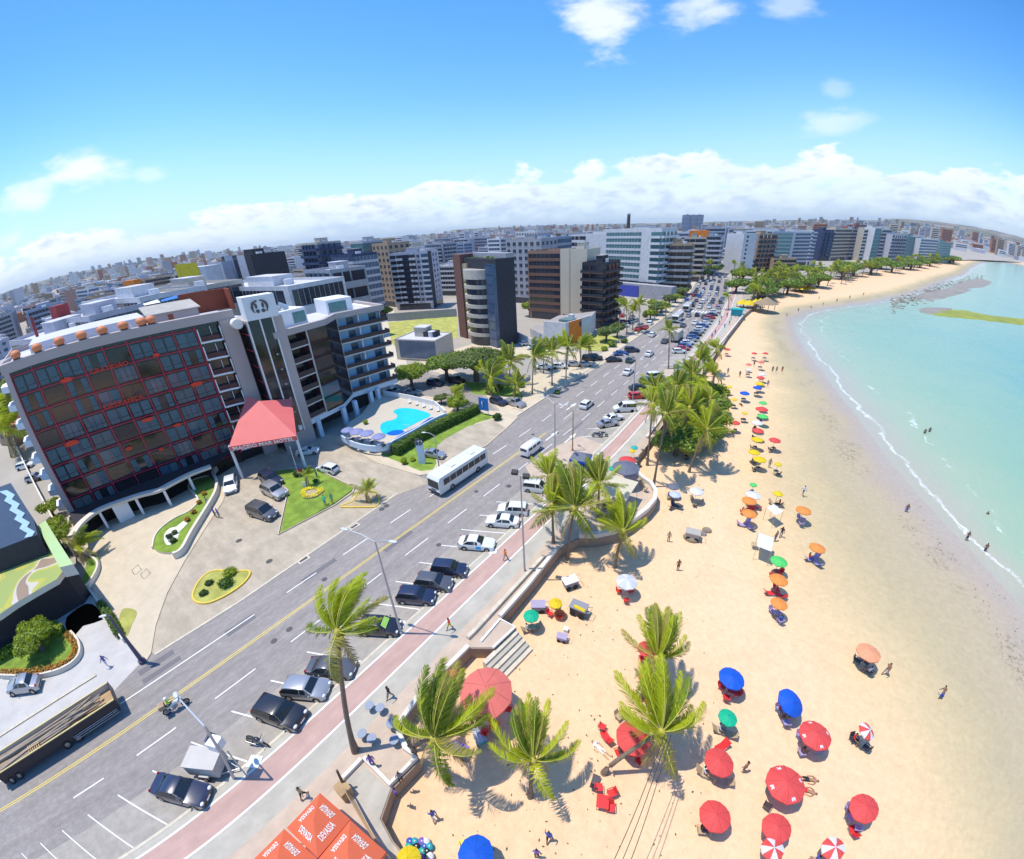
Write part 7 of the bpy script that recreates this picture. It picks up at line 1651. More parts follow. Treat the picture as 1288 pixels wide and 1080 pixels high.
def seam_shade(m):  # seam strips, darkened to stand in for shading between the gores
    c = m.node_tree.nodes['Mix'].inputs['B'].default_value; return mat(m.name + '_seam', tuple(x * .62 for x in c[:3]), .7, .05, 3)
def canopy_mb(r_, cols, n=8, h=.42, val=.14, z=2.0, marks=False, cap=True):
    b = MB()
    for k in range(n):
        a0 = 2 * math.pi * k / n; a1 = 2 * math.pi * (k + 1) / n; am = (a0 + a1) / 2; m = cols[k % len(cols)]
        def q(a, f, zz): return (math.cos(a) * r_ * f, math.sin(a) * r_ * f, zz)
        zr = z; c_ = .965
        P = [q(a0, 1, zr), q(am, c_, zr + .05), q(a1, 1, zr), q(a0, .55, zr + h * .58), q(a1, .55, zr + h * .58), q(am, .54, zr + h * .60), q(a0, .12, zr + h * .96), q(a1, .12, zr + h * .96), (0, 0, zr + h), q(a0, 1.0, zr - val), q(am, c_, zr - val * .55), q(a1, 1.0, zr - val)]
        b.add(P, [(0, 1, 5, 3), (1, 2, 4, 5), (3, 5, 4, 7, 6), (6, 7, 8), (9, 10, 1, 0), (10, 11, 2, 1)], m, False)
        sw_ = .018 / 1; e1_ = (math.cos(a0 + .03) * r_, math.sin(a0 + .03) * r_, zr + .004); e2_ = (math.cos(a0 - .03) * r_, math.sin(a0 - .03) * r_, zr + .004)
        b.add([e2_, e1_, (math.cos(a0 + .05) * r_ * .12, math.sin(a0 + .05) * r_ * .12, zr + h * .975), (math.cos(a0 - .05) * r_ * .12, math.sin(a0 - .05) * r_ * .12, zr + h * .975), (math.cos(a0 + .03) * r_ * .55, math.sin(a0 + .03) * r_ * .55, zr + h * .6), (math.cos(a0 - .03) * r_ * .55, math.sin(a0 - .03) * r_ * .55, zr + h * .6)], [(0, 1, 4, 5), (5, 4, 2, 3)], seam_shade(m))
        if marks and k % 2 == 0:
            u_ = .80; s = .13
            def w(a, f): t_ = (1 - f) / .45; return (math.cos(a) * r_ * f * .975, math.sin(a) * r_ * f * .975, zr + .035 + h * .58 * t_)
            b.add([w(am - s, u_ + .09), w(am + s, u_ + .09), w(am + s, u_ - .07), w(am - s, u_ - .07)], [(0, 1, 2, 3)], uc['white'])
    return b
def parasol(px, rpx, cols, label, zb=ZB, z=2.0, tilt=(0, 0), group=None, n=8, rot=None, marks=False, name='parasol', wpx=None):
    z0 = zb + z + .25; c = G(px[0], px[1], z0); r_ = rpx * scale_at(px[0], px[1], z0)
    t = thing(name, label, 'parasol', (c.x, c.y, zb), 0, group)
    rot = rot if rot is not None else (px[0] * .7) % 1
    o = canopy_mb(r_, cols, n, h=.34 * r_ + .1, z=0, marks=marks, val=.08 + .03 * r_).build('canopy', t, (0, 0, z), rot); o.rotation_euler = (tilt[0], tilt[1], rot)
    b = MB(); b.tube([(0, 0, -.25), (0, 0, z + .3 * r_)], .025, mPoleS, 8); o2 = b.build('pole', t)
    if tilt[0] or tilt[1]: pass
    b = MB(); b.ell((0, 0, .34 * r_ + .12), (.05, .05, .07), cols[0], 8, 5); b.tube([(0, 0, .28 * r_ + .1), (0, 0, .34 * r_ + .1)], [r_ * .2, .03], cols[0], 8, cap=False); o = b.build('cap', t, (0, 0, z)); o.rotation_euler = (tilt[0], tilt[1], 0)
    b = MB()
    for k in range(n): a = 2 * math.pi * k / n + rot; b.tube([(0, 0, z + .3 * r_), (math.cos(a) * r_ * .97, math.sin(a) * r_ * .97, z - .02)], .012, mPoleS, 4)
    if not (tilt[0] or tilt[1]) and rpx > 12: b.build('ribs', t)
    return t, Vector((c.x, c.y, zb)), r_
chc = {}
def chair_parts(m):
    if m.name in chc: return chc[m.name]
    b = MB(); b.b2((-.24, -.24, .40), (.24, .24, .44), m); s = b.mesh('seat')
    b = MB(); b.add([(-.24, -.24, .44), (.24, -.24, .44), (.22, -.38, .86), (-.22, -.38, .86), (-.24, -.27, .44), (.24, -.27, .44), (.22, -.41, .86), (-.22, -.41, .86)], [(0, 1, 2, 3), (5, 4, 7, 6), (0, 4, 5, 1), (3, 2, 6, 7), (1, 5, 6, 2), (4, 0, 3, 7)], m); bk = b.mesh('backrest')
    b = MB(); b.b2((-.28, -.3, .60), (-.23, .2, .63), m); b.b2((-.28, .16, .42), (-.23, .2, .60), m); ar = b.mesh('armrest')
    b = MB(); b.tube([(0, 0, .4), (0, .03, 0)], [.025, .018], m, 5); lg = b.mesh('leg')
    chc[m.name] = (s, bk, ar, lg); return chc[m.name]
def chair(p, rz, m, label, group=None, s=1.0):
    t = thing('plastic_chair', label, 'chair', p, rz, group, s); s_, bk, ar, lg = chair_parts(m)
    obj('seat', s_, t); obj('backrest', bk, t); obj('armrest', ar, t); obj('armrest', ar, t, (.51, 0, 0))
    for x in (-.2, .2):
        for y in (-.2, .2): obj('leg', lg, t, (x, y, 0))
    return t
def table(p, rz, m, label, group=None, w_=.7):
    t = thing('plastic_table', label, 'table', p, rz, group)
    b = MB(); b.b2((-w_/2, -w_/2, .69), (w_/2, w_/2, .73), m); b.build('tabletop', t)
    b = MB(); b.tube([(0, 0, .69), (0, 0, 0)], [.03, .02], m, 5); lg = b.mesh('leg')
    for x in (-1, 1):
        for y in (-1, 1): obj('leg', lg, t, (x * w_ * .42, y * w_ * .42, 0))
    return t
def lounger(p, rz, m, label, group=None):
    t = thing('beach_chair', label, 'beach chair', p, rz, group)
    b = MB(); b.add([(-.27, .55, .30), (.27, .55, .30), (.27, -.1, .24), (-.27, -.1, .24), (-.27, .55, .27), (.27, .55, .27), (.27, -.1, .21), (-.27, -.1, .21)], [(0, 3, 2, 1), (4, 5, 6, 7), (0, 1, 5, 4), (2, 3, 7, 6)], m); b.build('seat', t)
    b = MB(); b.add([(-.27, -.1, .24), (.27, -.1, .24), (.27, -.55, .72), (-.27, -.55, .72), (-.27, -.13, .22), (.27, -.13, .22), (.27, -.58, .70), (-.27, -.58, .70)], [(0, 3, 2, 1), (4, 5, 6, 7), (2, 3, 7, 6)], m); b.build('backrest', t)
    for x in (-.28, .28):
        b = MB(); b.tube([(x, .5, .3), (x, -.1, 0)], .014, mPoleS, 5); b.tube([(x, .5, 0), (x, -.2, .33)], .014, mPoleS, 5); b.build('leg', t)
    return t
mSeat = {n_: mat('plastic_' + n_, c_, .4, .05, 4) for n_, c_ in dict(red=(.62, .03, .03), white=(.70, .70, .70), yellow=(.78, .58, .03), blue=(.05, .15, .50), lilac=(.36, .30, .50), dark=(.05, .04, .05), teal=(.05, .50, .55), tan=(.45, .33, .2)).items()}
rn = random.Random(77)
def shade_set(base, r_, cname, desc, nch=2, tbl=True, ppl=0, lounge=False, pc='bare'):
    a0 = rn.uniform(0, 6); m = mSeat[cname]; sh = Vector((.45, .3, 0))
    for k in range(nch):
        a = a0 + k * (2 * math.pi / max(2, nch)) + rn.uniform(-.3, .3); p = base + Vector((math.cos(a), math.sin(a), 0)) * r_ * rn.uniform(.5, .85) + Vector((.1, -.15, 0))
        (lounger if lounge else chair)(p, a + math.pi / 2 + rn.uniform(-.4, .4), m, ' '.join(f"{cname} {'beach chair' if lounge else 'chair'} under the {desc}".split()[:16]), f'chairs under the {desc}')
        if k < ppl: person(None, f'person seated under the {desc}', 'sit', rn.choice([0, 1]), rn.choice(['bare', 'white', 'black', 'blue', 'red']), rn.choice(['black', 'blue', 'grey']), a + math.pi / 2, world=p + Vector((0, 0, -.05)), group=f'people under the {desc}')
    if tbl: table(base + Vector((math.cos(a0 + 1.3), math.sin(a0 + 1.3), 0)) * r_ * .3, a0, m, f'{cname} table under the {desc}', None, .6)
# near group by the water: px centre, half width px, colours
NU = [((921, 851), 15.5, [UB], 'bright blue parasol standing above the small green one', 'red', 'bright blue parasol above the green one', 3, 0), ((916, 900), 11.5, [UG], 'small emerald green parasol between blue and red ones', 'tan', 'small emerald parasol', 2, 1),
 ((995, 881), 17, [UB], 'blue parasol tilted low over two seated people', 'lilac', 'tilted blue parasol', 3, 2), ((1026, 922), 19.5, [UR], 'red parasol with white marks touching the tilted blue one', 'lilac', 'red parasol beside the tilted blue one', 3, 1),
 ((905, 956), 18, [UR], 'red parasol with a red deckchair sticking out above', 'tan', 'red parasol with the deckchair', 2, 1), ((989, 984), 24.5, [UR], 'largest red parasol of the group with white marks round its rim', 'dark', 'largest red parasol', 3, 1), ((900, 1024), 20, [UR], 'red parasol at the lower left of the waterside group', 'tan', 'lower left red parasol', 2, 1),
 ((978, 1039), 19, [UR], 'red parasol overlapping a striped one below the largest', 'white', 'red parasol overlapping the striped one', 2, 0), ((1089, 1015), 19, [UR], 'red parasol at the far right, nearest the wet sand', 'lilac', 'red parasol nearest the wet sand', 2, 1),
 ((973, 1066), 15, [UW, UR], 'striped red and white parasol under the red one at the bottom edge', 'tan', 'striped parasol at the bottom edge', 1, 0), ((1050, 1066), 15.5, [UW, UR], 'striped red and white parasol beside two seated bathers', 'tan', 'striped parasol beside two bathers', 2, 2), ((1091, 917), 11, [UW, UR], 'small striped red and white parasol alone towards the sea', 'dark', 'small striped parasol towards the sea', 2, 1),
 ((1093, 818), 14, [UPp], 'pale peach parasol alone near the wet sand', 'dark', 'pale peach parasol', 2, 1), ((598, 1072), 23, [UB], 'large blue parasol cut by the bottom edge of the view', 'yellow', 'large blue parasol at the bottom', 2, 0), ((513, 1078), 16, [UY], 'yellow parasol at the bottom edge next to heaped goods', 'yellow', 'yellow parasol at the bottom edge', 1, 0),
 ((789, 730), 13.5, [UW, UPs], 'white parasol with blue pattern over red chairs', 'red', 'white parasol with blue pattern', 3, 0), ((668, 773), 10, [UG], 'green parasol close to the beach stairs', 'tan', 'green parasol by the stairs', 2, 1), ((699, 757), 8.5, [UY], 'yellow parasol next to a red table near the sea wall', 'red', 'yellow parasol near the sea wall', 2, 0),
 ((797, 926), 22, [UR], 'red parasol under the leaning palm', 'red', 'red parasol under the leaning palm', 3, 1), ((818, 850), 14, [UR], 'red parasol half hidden under the farther palm', 'red', 'half hidden red parasol', 2, 0), ((815, 815), 12, [UR], 'red parasol peeping above the farther palm', 'red', 'peeping red parasol', 2, 0)]
for i, (px, r_, cols, lab, cn_, desc, nch, ppl) in enumerate(NU):
    tl = (.0, 0) if i not in (2, 11) else (.25, .3)
    t, base, rr_ = parasol(px, r_, cols, lab, tilt=tl, marks=(cols == [UR] and i in (3, 5)), n=8 if r_ > 16 else 8, z=2.0)
    shade_set(base, rr_, cn_, desc, nch, i % 2 == 0, ppl, lounge=(i % 3 == 1))
lounger(G(907, 940, ZB), 2.6, mSeat['red'], 'red deckchair sticking out above the middle red parasol')
lounger(G(1072, 1048, ZB), .6, mSeat['red'], 'pink red folding chair alone below the parasol nearest the wet sand')
# big coral parasol over the stairs
t, base, rr_ = parasol((611, 869), 34, [UPk], 'very large coral parasol by the beach stairs', zb=-.6, z=2.6, n=8, marks=False, rot=.25)
shade_set(base, rr_, 'red', 'very large coral parasol', 4, True, 1)
# the long row
ROWU = [((981, 757), 10, [UO], 'nearest orange parasol of the long row'), ((981, 727), 10.5, [UO], 'second orange parasol of the long row, with a pale patch'), ((981, 704), 10, [UGl], 'bright green parasol between white sunshade and orange ones'), ((1029, 687), 9.5, [UO], 'orange parasol set apart on the sea side of the row'), ((1012, 640), 9, [UO], 'orange parasol farther up on the sea side of the row'), ((944, 644), 9, [UO], 'orange parasol left of the diamond white sunshade, lower'), ((944, 628), 9, [UO], 'orange parasol left of the diamond white sunshade, upper'), ((949, 621), 9, [UW], 'white parasol tucked behind the upper orange one'),
 ((949, 608), 4.5, [UGl], 'tiny green parasol behind the white one'), ((980, 619), 6, [UY], 'small yellow parasol sea side of the white one'), ((957, 576), 8, [UY], 'yellow parasol, nearer of the touching pair'), ((950, 567), 7, [UY], 'yellow parasol, farther of the touching pair'), ((980, 582), 4.5, [UY], 'tiny yellow parasol right of the touching pair'), ((976, 552), 7, [UR], 'dark red parasol set to the sea side over a dark group'), ((954, 551), 7, [UY], 'single yellow parasol above the touching pair'), ((955, 540), 7, [UR], 'red parasol just below a white one'), ((954, 530), 7, [UW], 'white parasol in the far row between green and red'),
 ((961, 522), 6.5, [UGl], 'green parasol just below a big red one'), ((959.5, 513), 7.5, [UR], 'big red parasol in the far row'), ((926, 530), 6, [UR], 'red parasol alone beside the grove'), ((938, 518), 3.5, [UY], 'tiny yellow parasol beside the grove, lower'), ((925, 501), 3.5, [UY], 'tiny yellow parasol beside the grove, middle'), ((918, 485), 4, [UY], 'tiny yellow parasol beside the grove, upper'), ((961, 505), 5, [UGl], 'pale green parasol above the big red one'), ((938, 493), 6, [UB], 'blue parasol alone in the upper beach'), ((954, 486), 5.5, [UB], 'blue parasol touching a yellow one in the far row'), ((957, 481), 5.5, [UY], 'yellow parasol touching the blue one in the far row'),
 ((958, 473.5), 5, [UR], 'red parasol under the far white one'), ((960, 469), 5, [UW], 'far white parasol above the three small red ones'), ((943, 457), 3.6, [UPk], 'tiny coral parasol at the top left of the row'), ((943, 463), 3.4, [UW], 'tiny white parasol at the top left of the row'), ((958.5, 454), 4, [UPk], 'tiny coral parasol near the top of the row'), ((950, 443), 3.5, [UR], 'topmost red parasol of the long row, landward of the two'), ((964, 443), 3.5, [UR], 'topmost red parasol of the row, right'), ((916, 438), 4, [UR], 'red sunshade near the promenade wall'), ((877, 616), 9, [UW], 'white parasol with dark chairs below the grove'), ((848, 610), 7.5, [UGr], 'slate grey parasol below the grove, farther'), ((850, 620), 7.5, [UPs], 'powder grey parasol below the grove, nearer'), ((863, 563), 7, [UY], 'yellow parasol in the shade of the grove')]
for i, (px, r_, cols, lab) in enumerate(ROWU):
    t, base, rr_ = parasol(px, r_, cols, lab, z=1.95)
    if px[1] > 590: shade_set(base, rr_, rn.choice(['tan', 'dark', 'red', 'lilac']), lab, 2 + (i % 2), i % 2 == 0, 1 if i % 3 == 0 else 0, lounge=i % 2 == 1)
    elif px[1] > 520: shade_set(base, rr_, 'dark', lab, 1, True, 0)
    else: table(base, .3, mSeat['dark'], f'dark table under the {lab}', None, .9)
# square white sunshades on four poles
def sqshade(P, z, label, m=UW, zb=ZB, sag=.12):
    C = [G(u, v, z) for u, v in P]; c = sum(C, Vector()) / 4; t = thing('sunshade', label, 'sunshade', (c.x, c.y, zb)); o0 = Vector((c.x, c.y, zb))
    b = MB(); b.add([p - o0 for p in C] + [c - o0 + Vector((0, 0, sag))], [(0, 1, 4), (1, 2, 4), (2, 3, 4), (3, 0, 4)], m); b.build('canopy', t)
    for p in C: b = MB(); q = p - o0; b.tube([(q.x, q.y, -.1), q], .03, mPoleS, 6); b.build('pole', t)
sqshade([(955, 670), (974, 677), (971, 694), (953, 687)], .8, 'square white sunshade on poles in the middle of the row')
sqshade([(965, 638), (974, 634), (986, 643), (976, 648)], .8, 'diamond shaped white sunshade in the row')
table(G(949, 690, ZB), .3, mSeat['tan'], 'pale table beside the square white sunshade')
# awning on the round deck
sqshade([(768, 596), (803, 606), (787, 630), (754, 618)], 3.0, 'large cream awning over the curved deck', ucol('cream', (.68, .62, .46)), .12, .05)
t, b0, r0_ = parasol((787, 586), 18, [UGr], 'dark grey pavilion roof behind the cream awning', zb=.12, z=3.0, n=6); parasol((789, 577), 11, [UR], 'red parasol behind the dark grey pavilion roof', zb=.12, z=2.6); parasol((771, 587), 6, [UG], 'green parasol left of the dark grey pavilion roof', zb=.12, z=2.3)
for k, (u, v) in enumerate([(808, 612), (811, 618), (805, 608), (760, 642), (768, 636), (755, 650), (775, 645), (748, 645), (763, 655)]): chair(G(u, v, .12), k * 1.3, mSeat['dark' if k > 2 else 'tan'], 'dark chair in the shade of the curved deck' if k > 2 else 'tan chair on the sunny rim of the curved deck', 'chairs on the curved deck')
# blue roofed kiosk
p = G(729, 590, .12); t = thing('kiosk', 'small kiosk with a blue and slate roof on the promenade', 'kiosk', p, .2)
b = MB(); b.b2((-1.1, -.9, 0), (1.1, .9, 1.1), CL_['blue']); b.build('counter', t); b = MB(); b.add([(-1.4, -1.3, 2.3), (1.4, -1.3, 2.3), (1.4, 1.3, 2.3), (-1.4, 1.3, 2.3), (-.7, 0, 2.9), (.7, 0, 2.9)], [(0, 1, 5, 4), (1, 2, 5), (2, 3, 4, 5), (3, 0, 4)], UGr); b.b2((-1.4, -1.34, 1.95), (1.4, -1.3, 2.3), UB); b.b2((1.4, -1.3, 1.95), (1.44, 1.3, 2.3), UB); b.build('roof', t)
for x in (-1.3, 1.3):
    for y in (-1.2, 1.2): b = MB(); b.tube([(x, y, 0), (x, y, 2.3)], .04, mPoleS, 6); b.build('post', t)
parasol((798, 561), 4.5, [UTe], 'small teal parasol by the path beside the grove', zb=.12); parasol((795, 565), 4, [UY], 'small yellow parasol under the teal one by the path', zb=.12)
# red market tents with lettering
UT = ucol('tent_orange_red', (.76, .17, .08))
def tent(P, zr, zp, label):
    C = [G(u, v, zr) for u, v in P]; c = sum(C, Vector()) / 4; t = thing('market_tent', label, 'tent', (c.x, c.y, .12), 0, 'red lettered tents by the promenade'); o0 = Vector((c.x, c.y, .12)); C = [p - o0 for p in C]; pk = Vector((0, 0, zp - .12))
    b = MB(); vs = C + [pk]; cv = []
    for i in range(4): cv.append((C[i] + C[(i + 1) % 4]) / 2 * .98 + Vector((0, 0, -.0)))
    b.add(C + [pk] + [p + Vector((0, 0, -.35)) for p in C], [(0, 1, 4), (1, 2, 4), (2, 3, 4), (3, 0, 4), (5, 6, 1, 0), (6, 7, 2, 1), (7, 8, 3, 2), (8, 5, 0, 3)], UT); b.build('roof', t)
    for p in C: b = MB(); b.tube([(p.x * .97, p.y * .97, 0), (p.x * .97, p.y * .97, p.z)], .04, mPoleS, 6); b.build('post', t)
    for i in range(4):
        a, e_ = C[i], C[(i + 1) % 4]
        if (e_ - a).cross(pk - a).z < 0: a, e_ = e_, a
        X = (e_ - a).normalized(); mid = (a + e_) / 2; up_ = (pk - mid); up_ = (up_ - X * up_.dot(X)).normalized(); Z = X.cross(up_)
        pos = mid + up_ * .62 + Z * .03
        o = obj('lettering', TXT, t); o.matrix_local = Matrix(((X.x, up_.x, Z.x, pos.x), (X.y, up_.y, Z.y, pos.y), (X.z, up_.z, Z.z, pos.z), (0, 0, 0, 1)))
    return t
TXT = text_mesh('DEVASSA', .62, mWhite, 'lettering', .008, .010); TXT.transform(Matrix.Diagonal((.44, 1, 1, 1)))
tent([(403, 996), (441, 1029), (400, 1078), (361, 1040)], 2.7, 3.6, 'orange red lettered tent nearest the promenade post, upper of the cluster')
tent([(441, 1030), (486, 1070), (446, 1120), (401, 1079)], 2.7, 3.6, 'orange red lettered tent at the sand side of the cluster')
tent([(358, 1041), (399, 1078), (355, 1125), (316, 1083)], 2.75, 3.6, 'orange red lettered tent at the road side of the cluster')
q = thing('timber_post', 'leaning dark timber post beside the red tents', 'post', G(436, 993, .12)); b = MB(); tp = G(424, 968, 2.6) - G(436, 993, .12); b.tube([(0, 0, 0), tp], [.1, .08], mBark, 8); b.build('shaft', q); b = MB(); b.ell((0, 0, .05), (.3, .3, .12), mBark, 8, 5); b.build('foot', q)
for k in range(4):
    a = G(432 + k * 2, 990, 1.8 - k * .4); e_ = G(492, 1088, 1.8 - k * .4); b = MB(); b.tube([a, (a + e_) / 2 - Vector((0, 0, .15)), e_], .03, mBed, 5); tag(b.build('fence_rail'), ['topmost', 'second', 'third', 'lowest'][k] + ' timber rail running from the post to the bottom edge', 'rail')
b = MB(); a = G(420, 990, 1.0); b.b2((a.x, a.y, .12), (a.x + 1.0, a.y + .8, 1.2), mBed); tag(b.build('crate'), 'wooden framed crate next to the leaning timber post', 'crate')
# promenade walls, landing and stairs
mWallT = mat('wall_top_white', (.66, .60, .52), .8, .1, 1, world=True); mWallS = mat('wall_stone', (.30, .22, .16), .9, .25, .8, .4, world=True)
Pp = PW; face_ = [(-4, -90)] + [(p.x, p.y) for p in Pp] + [(-19.9, 62), (-20.7, 85), (-21.2, 102), (-22.2, 135), (-23.8, 184), (-22, 238)]
b = MB(); ribbon(b, face_, -.12, -.0, -2.4, .07, mWallS); tag(b.build('retaining_wall'), 'brown stone retaining wall between promenade and sand', 'wall')
def wl(i0, i1, h, w_, label, m=mWallT, z=.1):
    b = MB(); ribbon(b, [(p.x, p.y) for p in Pp[i0:i1]], -.1, w_, z, z + h, m); tag(b.build('parapet'), label, 'wall')
ix = {p: i for i, p in enumerate(PROM)}
wl(ix[(630, 778)], ix[(700, 693)] + 1, .42, .32, 'straight white topped parapet between the stairs and the first palms')
wl(ix[(711, 684)] + 1, ix[(799, 586)] + 1, .62, .45, 'curved beige parapet around the round deck')
wl(ix[(512, 940)], ix[(590, 815)] + 1, .3, .3, 'white parapet leading from the big palm to the stairs')
b = MB(); ribbon(b, [(-19.75, 62.5), (-20.7, 85), (-21.2, 102), (-22.2, 135), (-23.8, 184)], -.1, .3, .1, .62, mWallT); tag(b.build('parapet'), 'long white parapet running to the far kiosks', 'wall')
b = MB(); ribbon(b, gp([(457, 956), (491, 990), (526, 955), (512, 940)], .12, 0, False), 0, .3, .1, .5, mWallT); ribbon(b, gp([(432, 983), (457, 957)], .12, 0, False), 0, .3, .1, .46, mWallT); tag(b.build('parapet'), 'low white parapet enclosing the small pink paved square', 'wall')
b = MB(); ribbon(b, gp([(590, 806), (600, 796), (685, 702)], .12, 0, False), 0, .38, .1, .5, mKerb); tag(b.build('bench'), 'very long low stone bench along the promenade', 'bench')
b = MB(); ribbon(b, gp([(605, 808), (629, 780), (648, 790), (620, 816)], .12, 0, False), -.1, .1, .1, .3, mWhite); tag(b.build('edging'), 'white painted edging of the stair landing', 'edging')
t = thing('beach_stairs', 'wide concrete stairs going down to the sand by the coral parasol', 'stairs')
e0 = G(648, 790, .12); e1 = G(606, 830, .12); d = (e1 - e0).normalized(); nn = Vector((-d.y, d.x, 0)); nn = nn if nn.x > 0 else -nn
for k in range(5):
    a = e0 + nn * (.05 + k * .42); c = e1 + nn * (.05 + k * .42); b = MB(); b.prism([a, c, c + nn * .42, a + nn * .42], -2.2, -.12 - k * .24, mGrey if k % 2 else mKerb); b.build('step', t)
# loose stuff on the sand
def cart(px, m, m2, label, s=1.0, rz=.4, wheels_=True):
    t = thing('beach_cart', label, 'cart', G(px[0], px[1], ZB), rz, None, s); b = MB(); b.b2((-.6, -.4, .35), (.6, .4, .85), m); b.build('box', t); b = MB(); b.b2((-.68, -.46, .86), (.68, .46, .93), m2); b.build('lid', t)
    for x in (-.35, .35):
        b = MB(); b.cyl((x, -.46, .25), .24, .06, mTyre, 12, axis='y'); b.build('wheel', t)
    b = MB(); b.tube([(.6, -.3, .7), (1.0, -.3, .95), (1.0, .3, .95), (.6, .3, .7)], .025, mPoleS, 6); b.build('handle', t)
mMv = mat('mauve_plastic', (.36, .31, .42), .6, .1, 3)
cart((728, 772), mSeat['dark'], CL_['grey'], 'grey vendor cart with yellow goods on open sand', 1.3, .1); b = MB(); p = G(729, 766, -.1); b.box((p.x, p.y, p.z), (1.2, .35, .18), UY); tag(b.build('towel_pile'), 'folded yellow sheets on top of the grey vendor cart', 'sheets')
cart((717, 738), CL_['grey'], mWallW, 'light grey trolley in the shade of the tall palm', 1.2, 1.0); cart((677, 768), CL_['grey'], mMv, 'mauve topped cart beside the green parasol', 1.1, .6); cart((758, 640 + 2), mWallW, mWallW, 'white cart below the curved deck', 1.0, .2) if 0 else None
cart((707, 806), mMv, mMv, 'small mauve box cart alone on open sand', .75, .3); cart((604, 930), CL_['teal'], UPs, 'pale blue cooler cart below the coral parasol', .9, -.5); cart((580, 948), CL_['blue'], CL_['purple'], 'blue cart in the palm shadow', .9, .2); cart((871, 676 + 2), mRoofG, mRoofG, 'covered grey heap beside the two small mounds', 1.3, .2)
table(G(699, 765, ZB), .3, mSeat['red'], 'red table beside the yellow parasol near the sea wall'); 
b = MB(); c0 = G(704, 773, ZB + .3); b.tube([(c0.x + .45 * math.cos(a), c0.y + .45 * math.sin(a), c0.z) for a in [i * math.pi / 8 for i in range(17)]], .14, UO, 8, cap=False); tag(b.build('swim_ring'), 'orange swim ring on the sand by the red table', 'swim ring')
b = MB(); c0 = G(712, 795 - 2, ZB + .2); b.box(c0, (.4, .4, .4), mWhite, .3); b.box(c0 + Vector((0, 0, .23)), (.44, .44, .06), mWhite, .3); tag(b.build('cool_box'), 'small white cool box between the orange ring and the mauve cart', 'cool box')
for k, (u, v, s) in enumerate([(870, 678, 1.0), (884, 672, .55), (890, 668, .6)]):
    b = MB(); p = G(u, v, ZB); b.ell((0, 0, .1), (s, s * .8, s * .6), mat('canvas_brown', (.25, .2, .14), .9, .2, 2), 12, 8); o = b.build('covered_mound', None, p); tag(o, ['large brown covered mound on the sand below the grove', 'small brown mound, left of the two little ones', 'small brown mound, right of the two little ones'][k], 'mound')
RS = 'red plastic furniture group left of the leaning palm shadow'
chair(G(752, 992, ZB), .5, mSeat['red'], 'red chair at the top of the red furniture group'); chair(G(768, 1000, ZB), 2.5, mSeat['red'], 'red chair right of the red table'); table(G(757, 1012, ZB), .4, mSeat['red'], 'red table with white markings in the red furniture group', None, .85); chair(G(767, 1018, ZB), 3.6, mSeat['red'], 'red chair at the lower right of the red table'); lounger(G(748, 986, ZB), .2, mSeat['dark'], 'dark folding chair behind the red furniture group')
for k, (u, v, c) in enumerate([(611, 918, 'white'), (617, 910, 'red'), (622, 918, 'red'), (608, 925, 'red')]): (chair if k % 2 else table)(G(u, v, ZB), k, mSeat[c], ['white table below the coral parasol', 'red chair nearest the coral parasol rim', 'small red table under the coral parasol rim', 'red chair beside the pale blue cooler'][k])
b = MB(); c0 = G(571, 857, -.6); 
for k in range(5): b.ell((c0.x + k * .28 - .3, c0.y + (k % 2) * .3, .2), (.35, .3, .3), UR, 10, 6)
tag(b.build('tarpaulin_bundle'), 'bundle of red cloth at the wall beside the coral parasol', 'bundle')
parasol((562, 877), 11, [UY], 'yellow sunshade between the big palm and the coral parasol', zb=-.6, z=1.8)
mTblG = mat('slate_table', (.26, .29, .36), .6, .15, 3)
# grey and blue tables under the big palm
for k, (u, v) in enumerate([(467, 893), (480, 896), (495, 915), (498, 936), (470, 934), (458, 928)]):
    p = G(u, v, .12); t = thing('round_table', ['round blue grey table by the cycle path, left', 'round blue grey table by the cycle path, right', 'round pale table under the big palm crown', 'second round pale table under the big palm crown', 'dark blue round table by the tallest palm trunk', 'round table in the shade at the tallest palm foot'][k], 'table', p); b = MB(); b.cyl((0, 0, .7), (.36 + .08 * (k == 2)), .05, mTblG, 16); b.build('tabletop', t); b = MB(); b.tube([(0, 0, 0), (0, 0, .7)], [.12, .04], mPoleS, 8); b.build('pedestal', t)
# heap of coloured goods at the bottom edge
rn = random.Random(4)
for k in range(16):
    p = G(518 + (k % 4) * 7 + rn.uniform(-3, 3), 1058 + (k // 4) * 6, ZB + .2); cn_ = ['blue', 'teal', 'purple', 'white', 'green', 'black'][k % 6]; b = MB(); b.ell((0, 0, .12), (.3, .25, .25), CL_[cn_], 9, 6); b.tube([(0, 0, .3), (.06, 0, .42)], .05, CL_['white'], 6); o = b.build('beach_bag', None, p); tag(o, f'{cn_} bag in the heap of goods beside the yellow parasol', 'bag', 'bags heaped beside the yellow parasol')
chair(G(584, 1062, ZB), 1, mSeat['yellow'], 'yellow chair at the upper left of the large blue parasol')
for k, (u, v) in enumerate([(866, 574), (872, 575), (861, 571)]): chair(G(u, v, ZB), k * 1.2, mSeat['yellow'], 'yellow chair in the grove shade', 'yellow chairs in the grove shade')
for k, (u, v, c) in enumerate([(757, 917, 'red'), (763, 930, 'red'), (782, 935, 'white'), (790, 915, 'blue'), (778, 905, 'tan')]): (lounger if k % 2 else chair)(G(u, v, ZB), k * 1.1, mSeat[c], ['red chair at the far left of the leaning palm fronds', 'red beach chair with a white towel by the red parasol', 'white chair under the leaning palm fronds', 'blue beach chair under the leaning palm fronds', 'tan chair under the leaning palm fronds'][k])
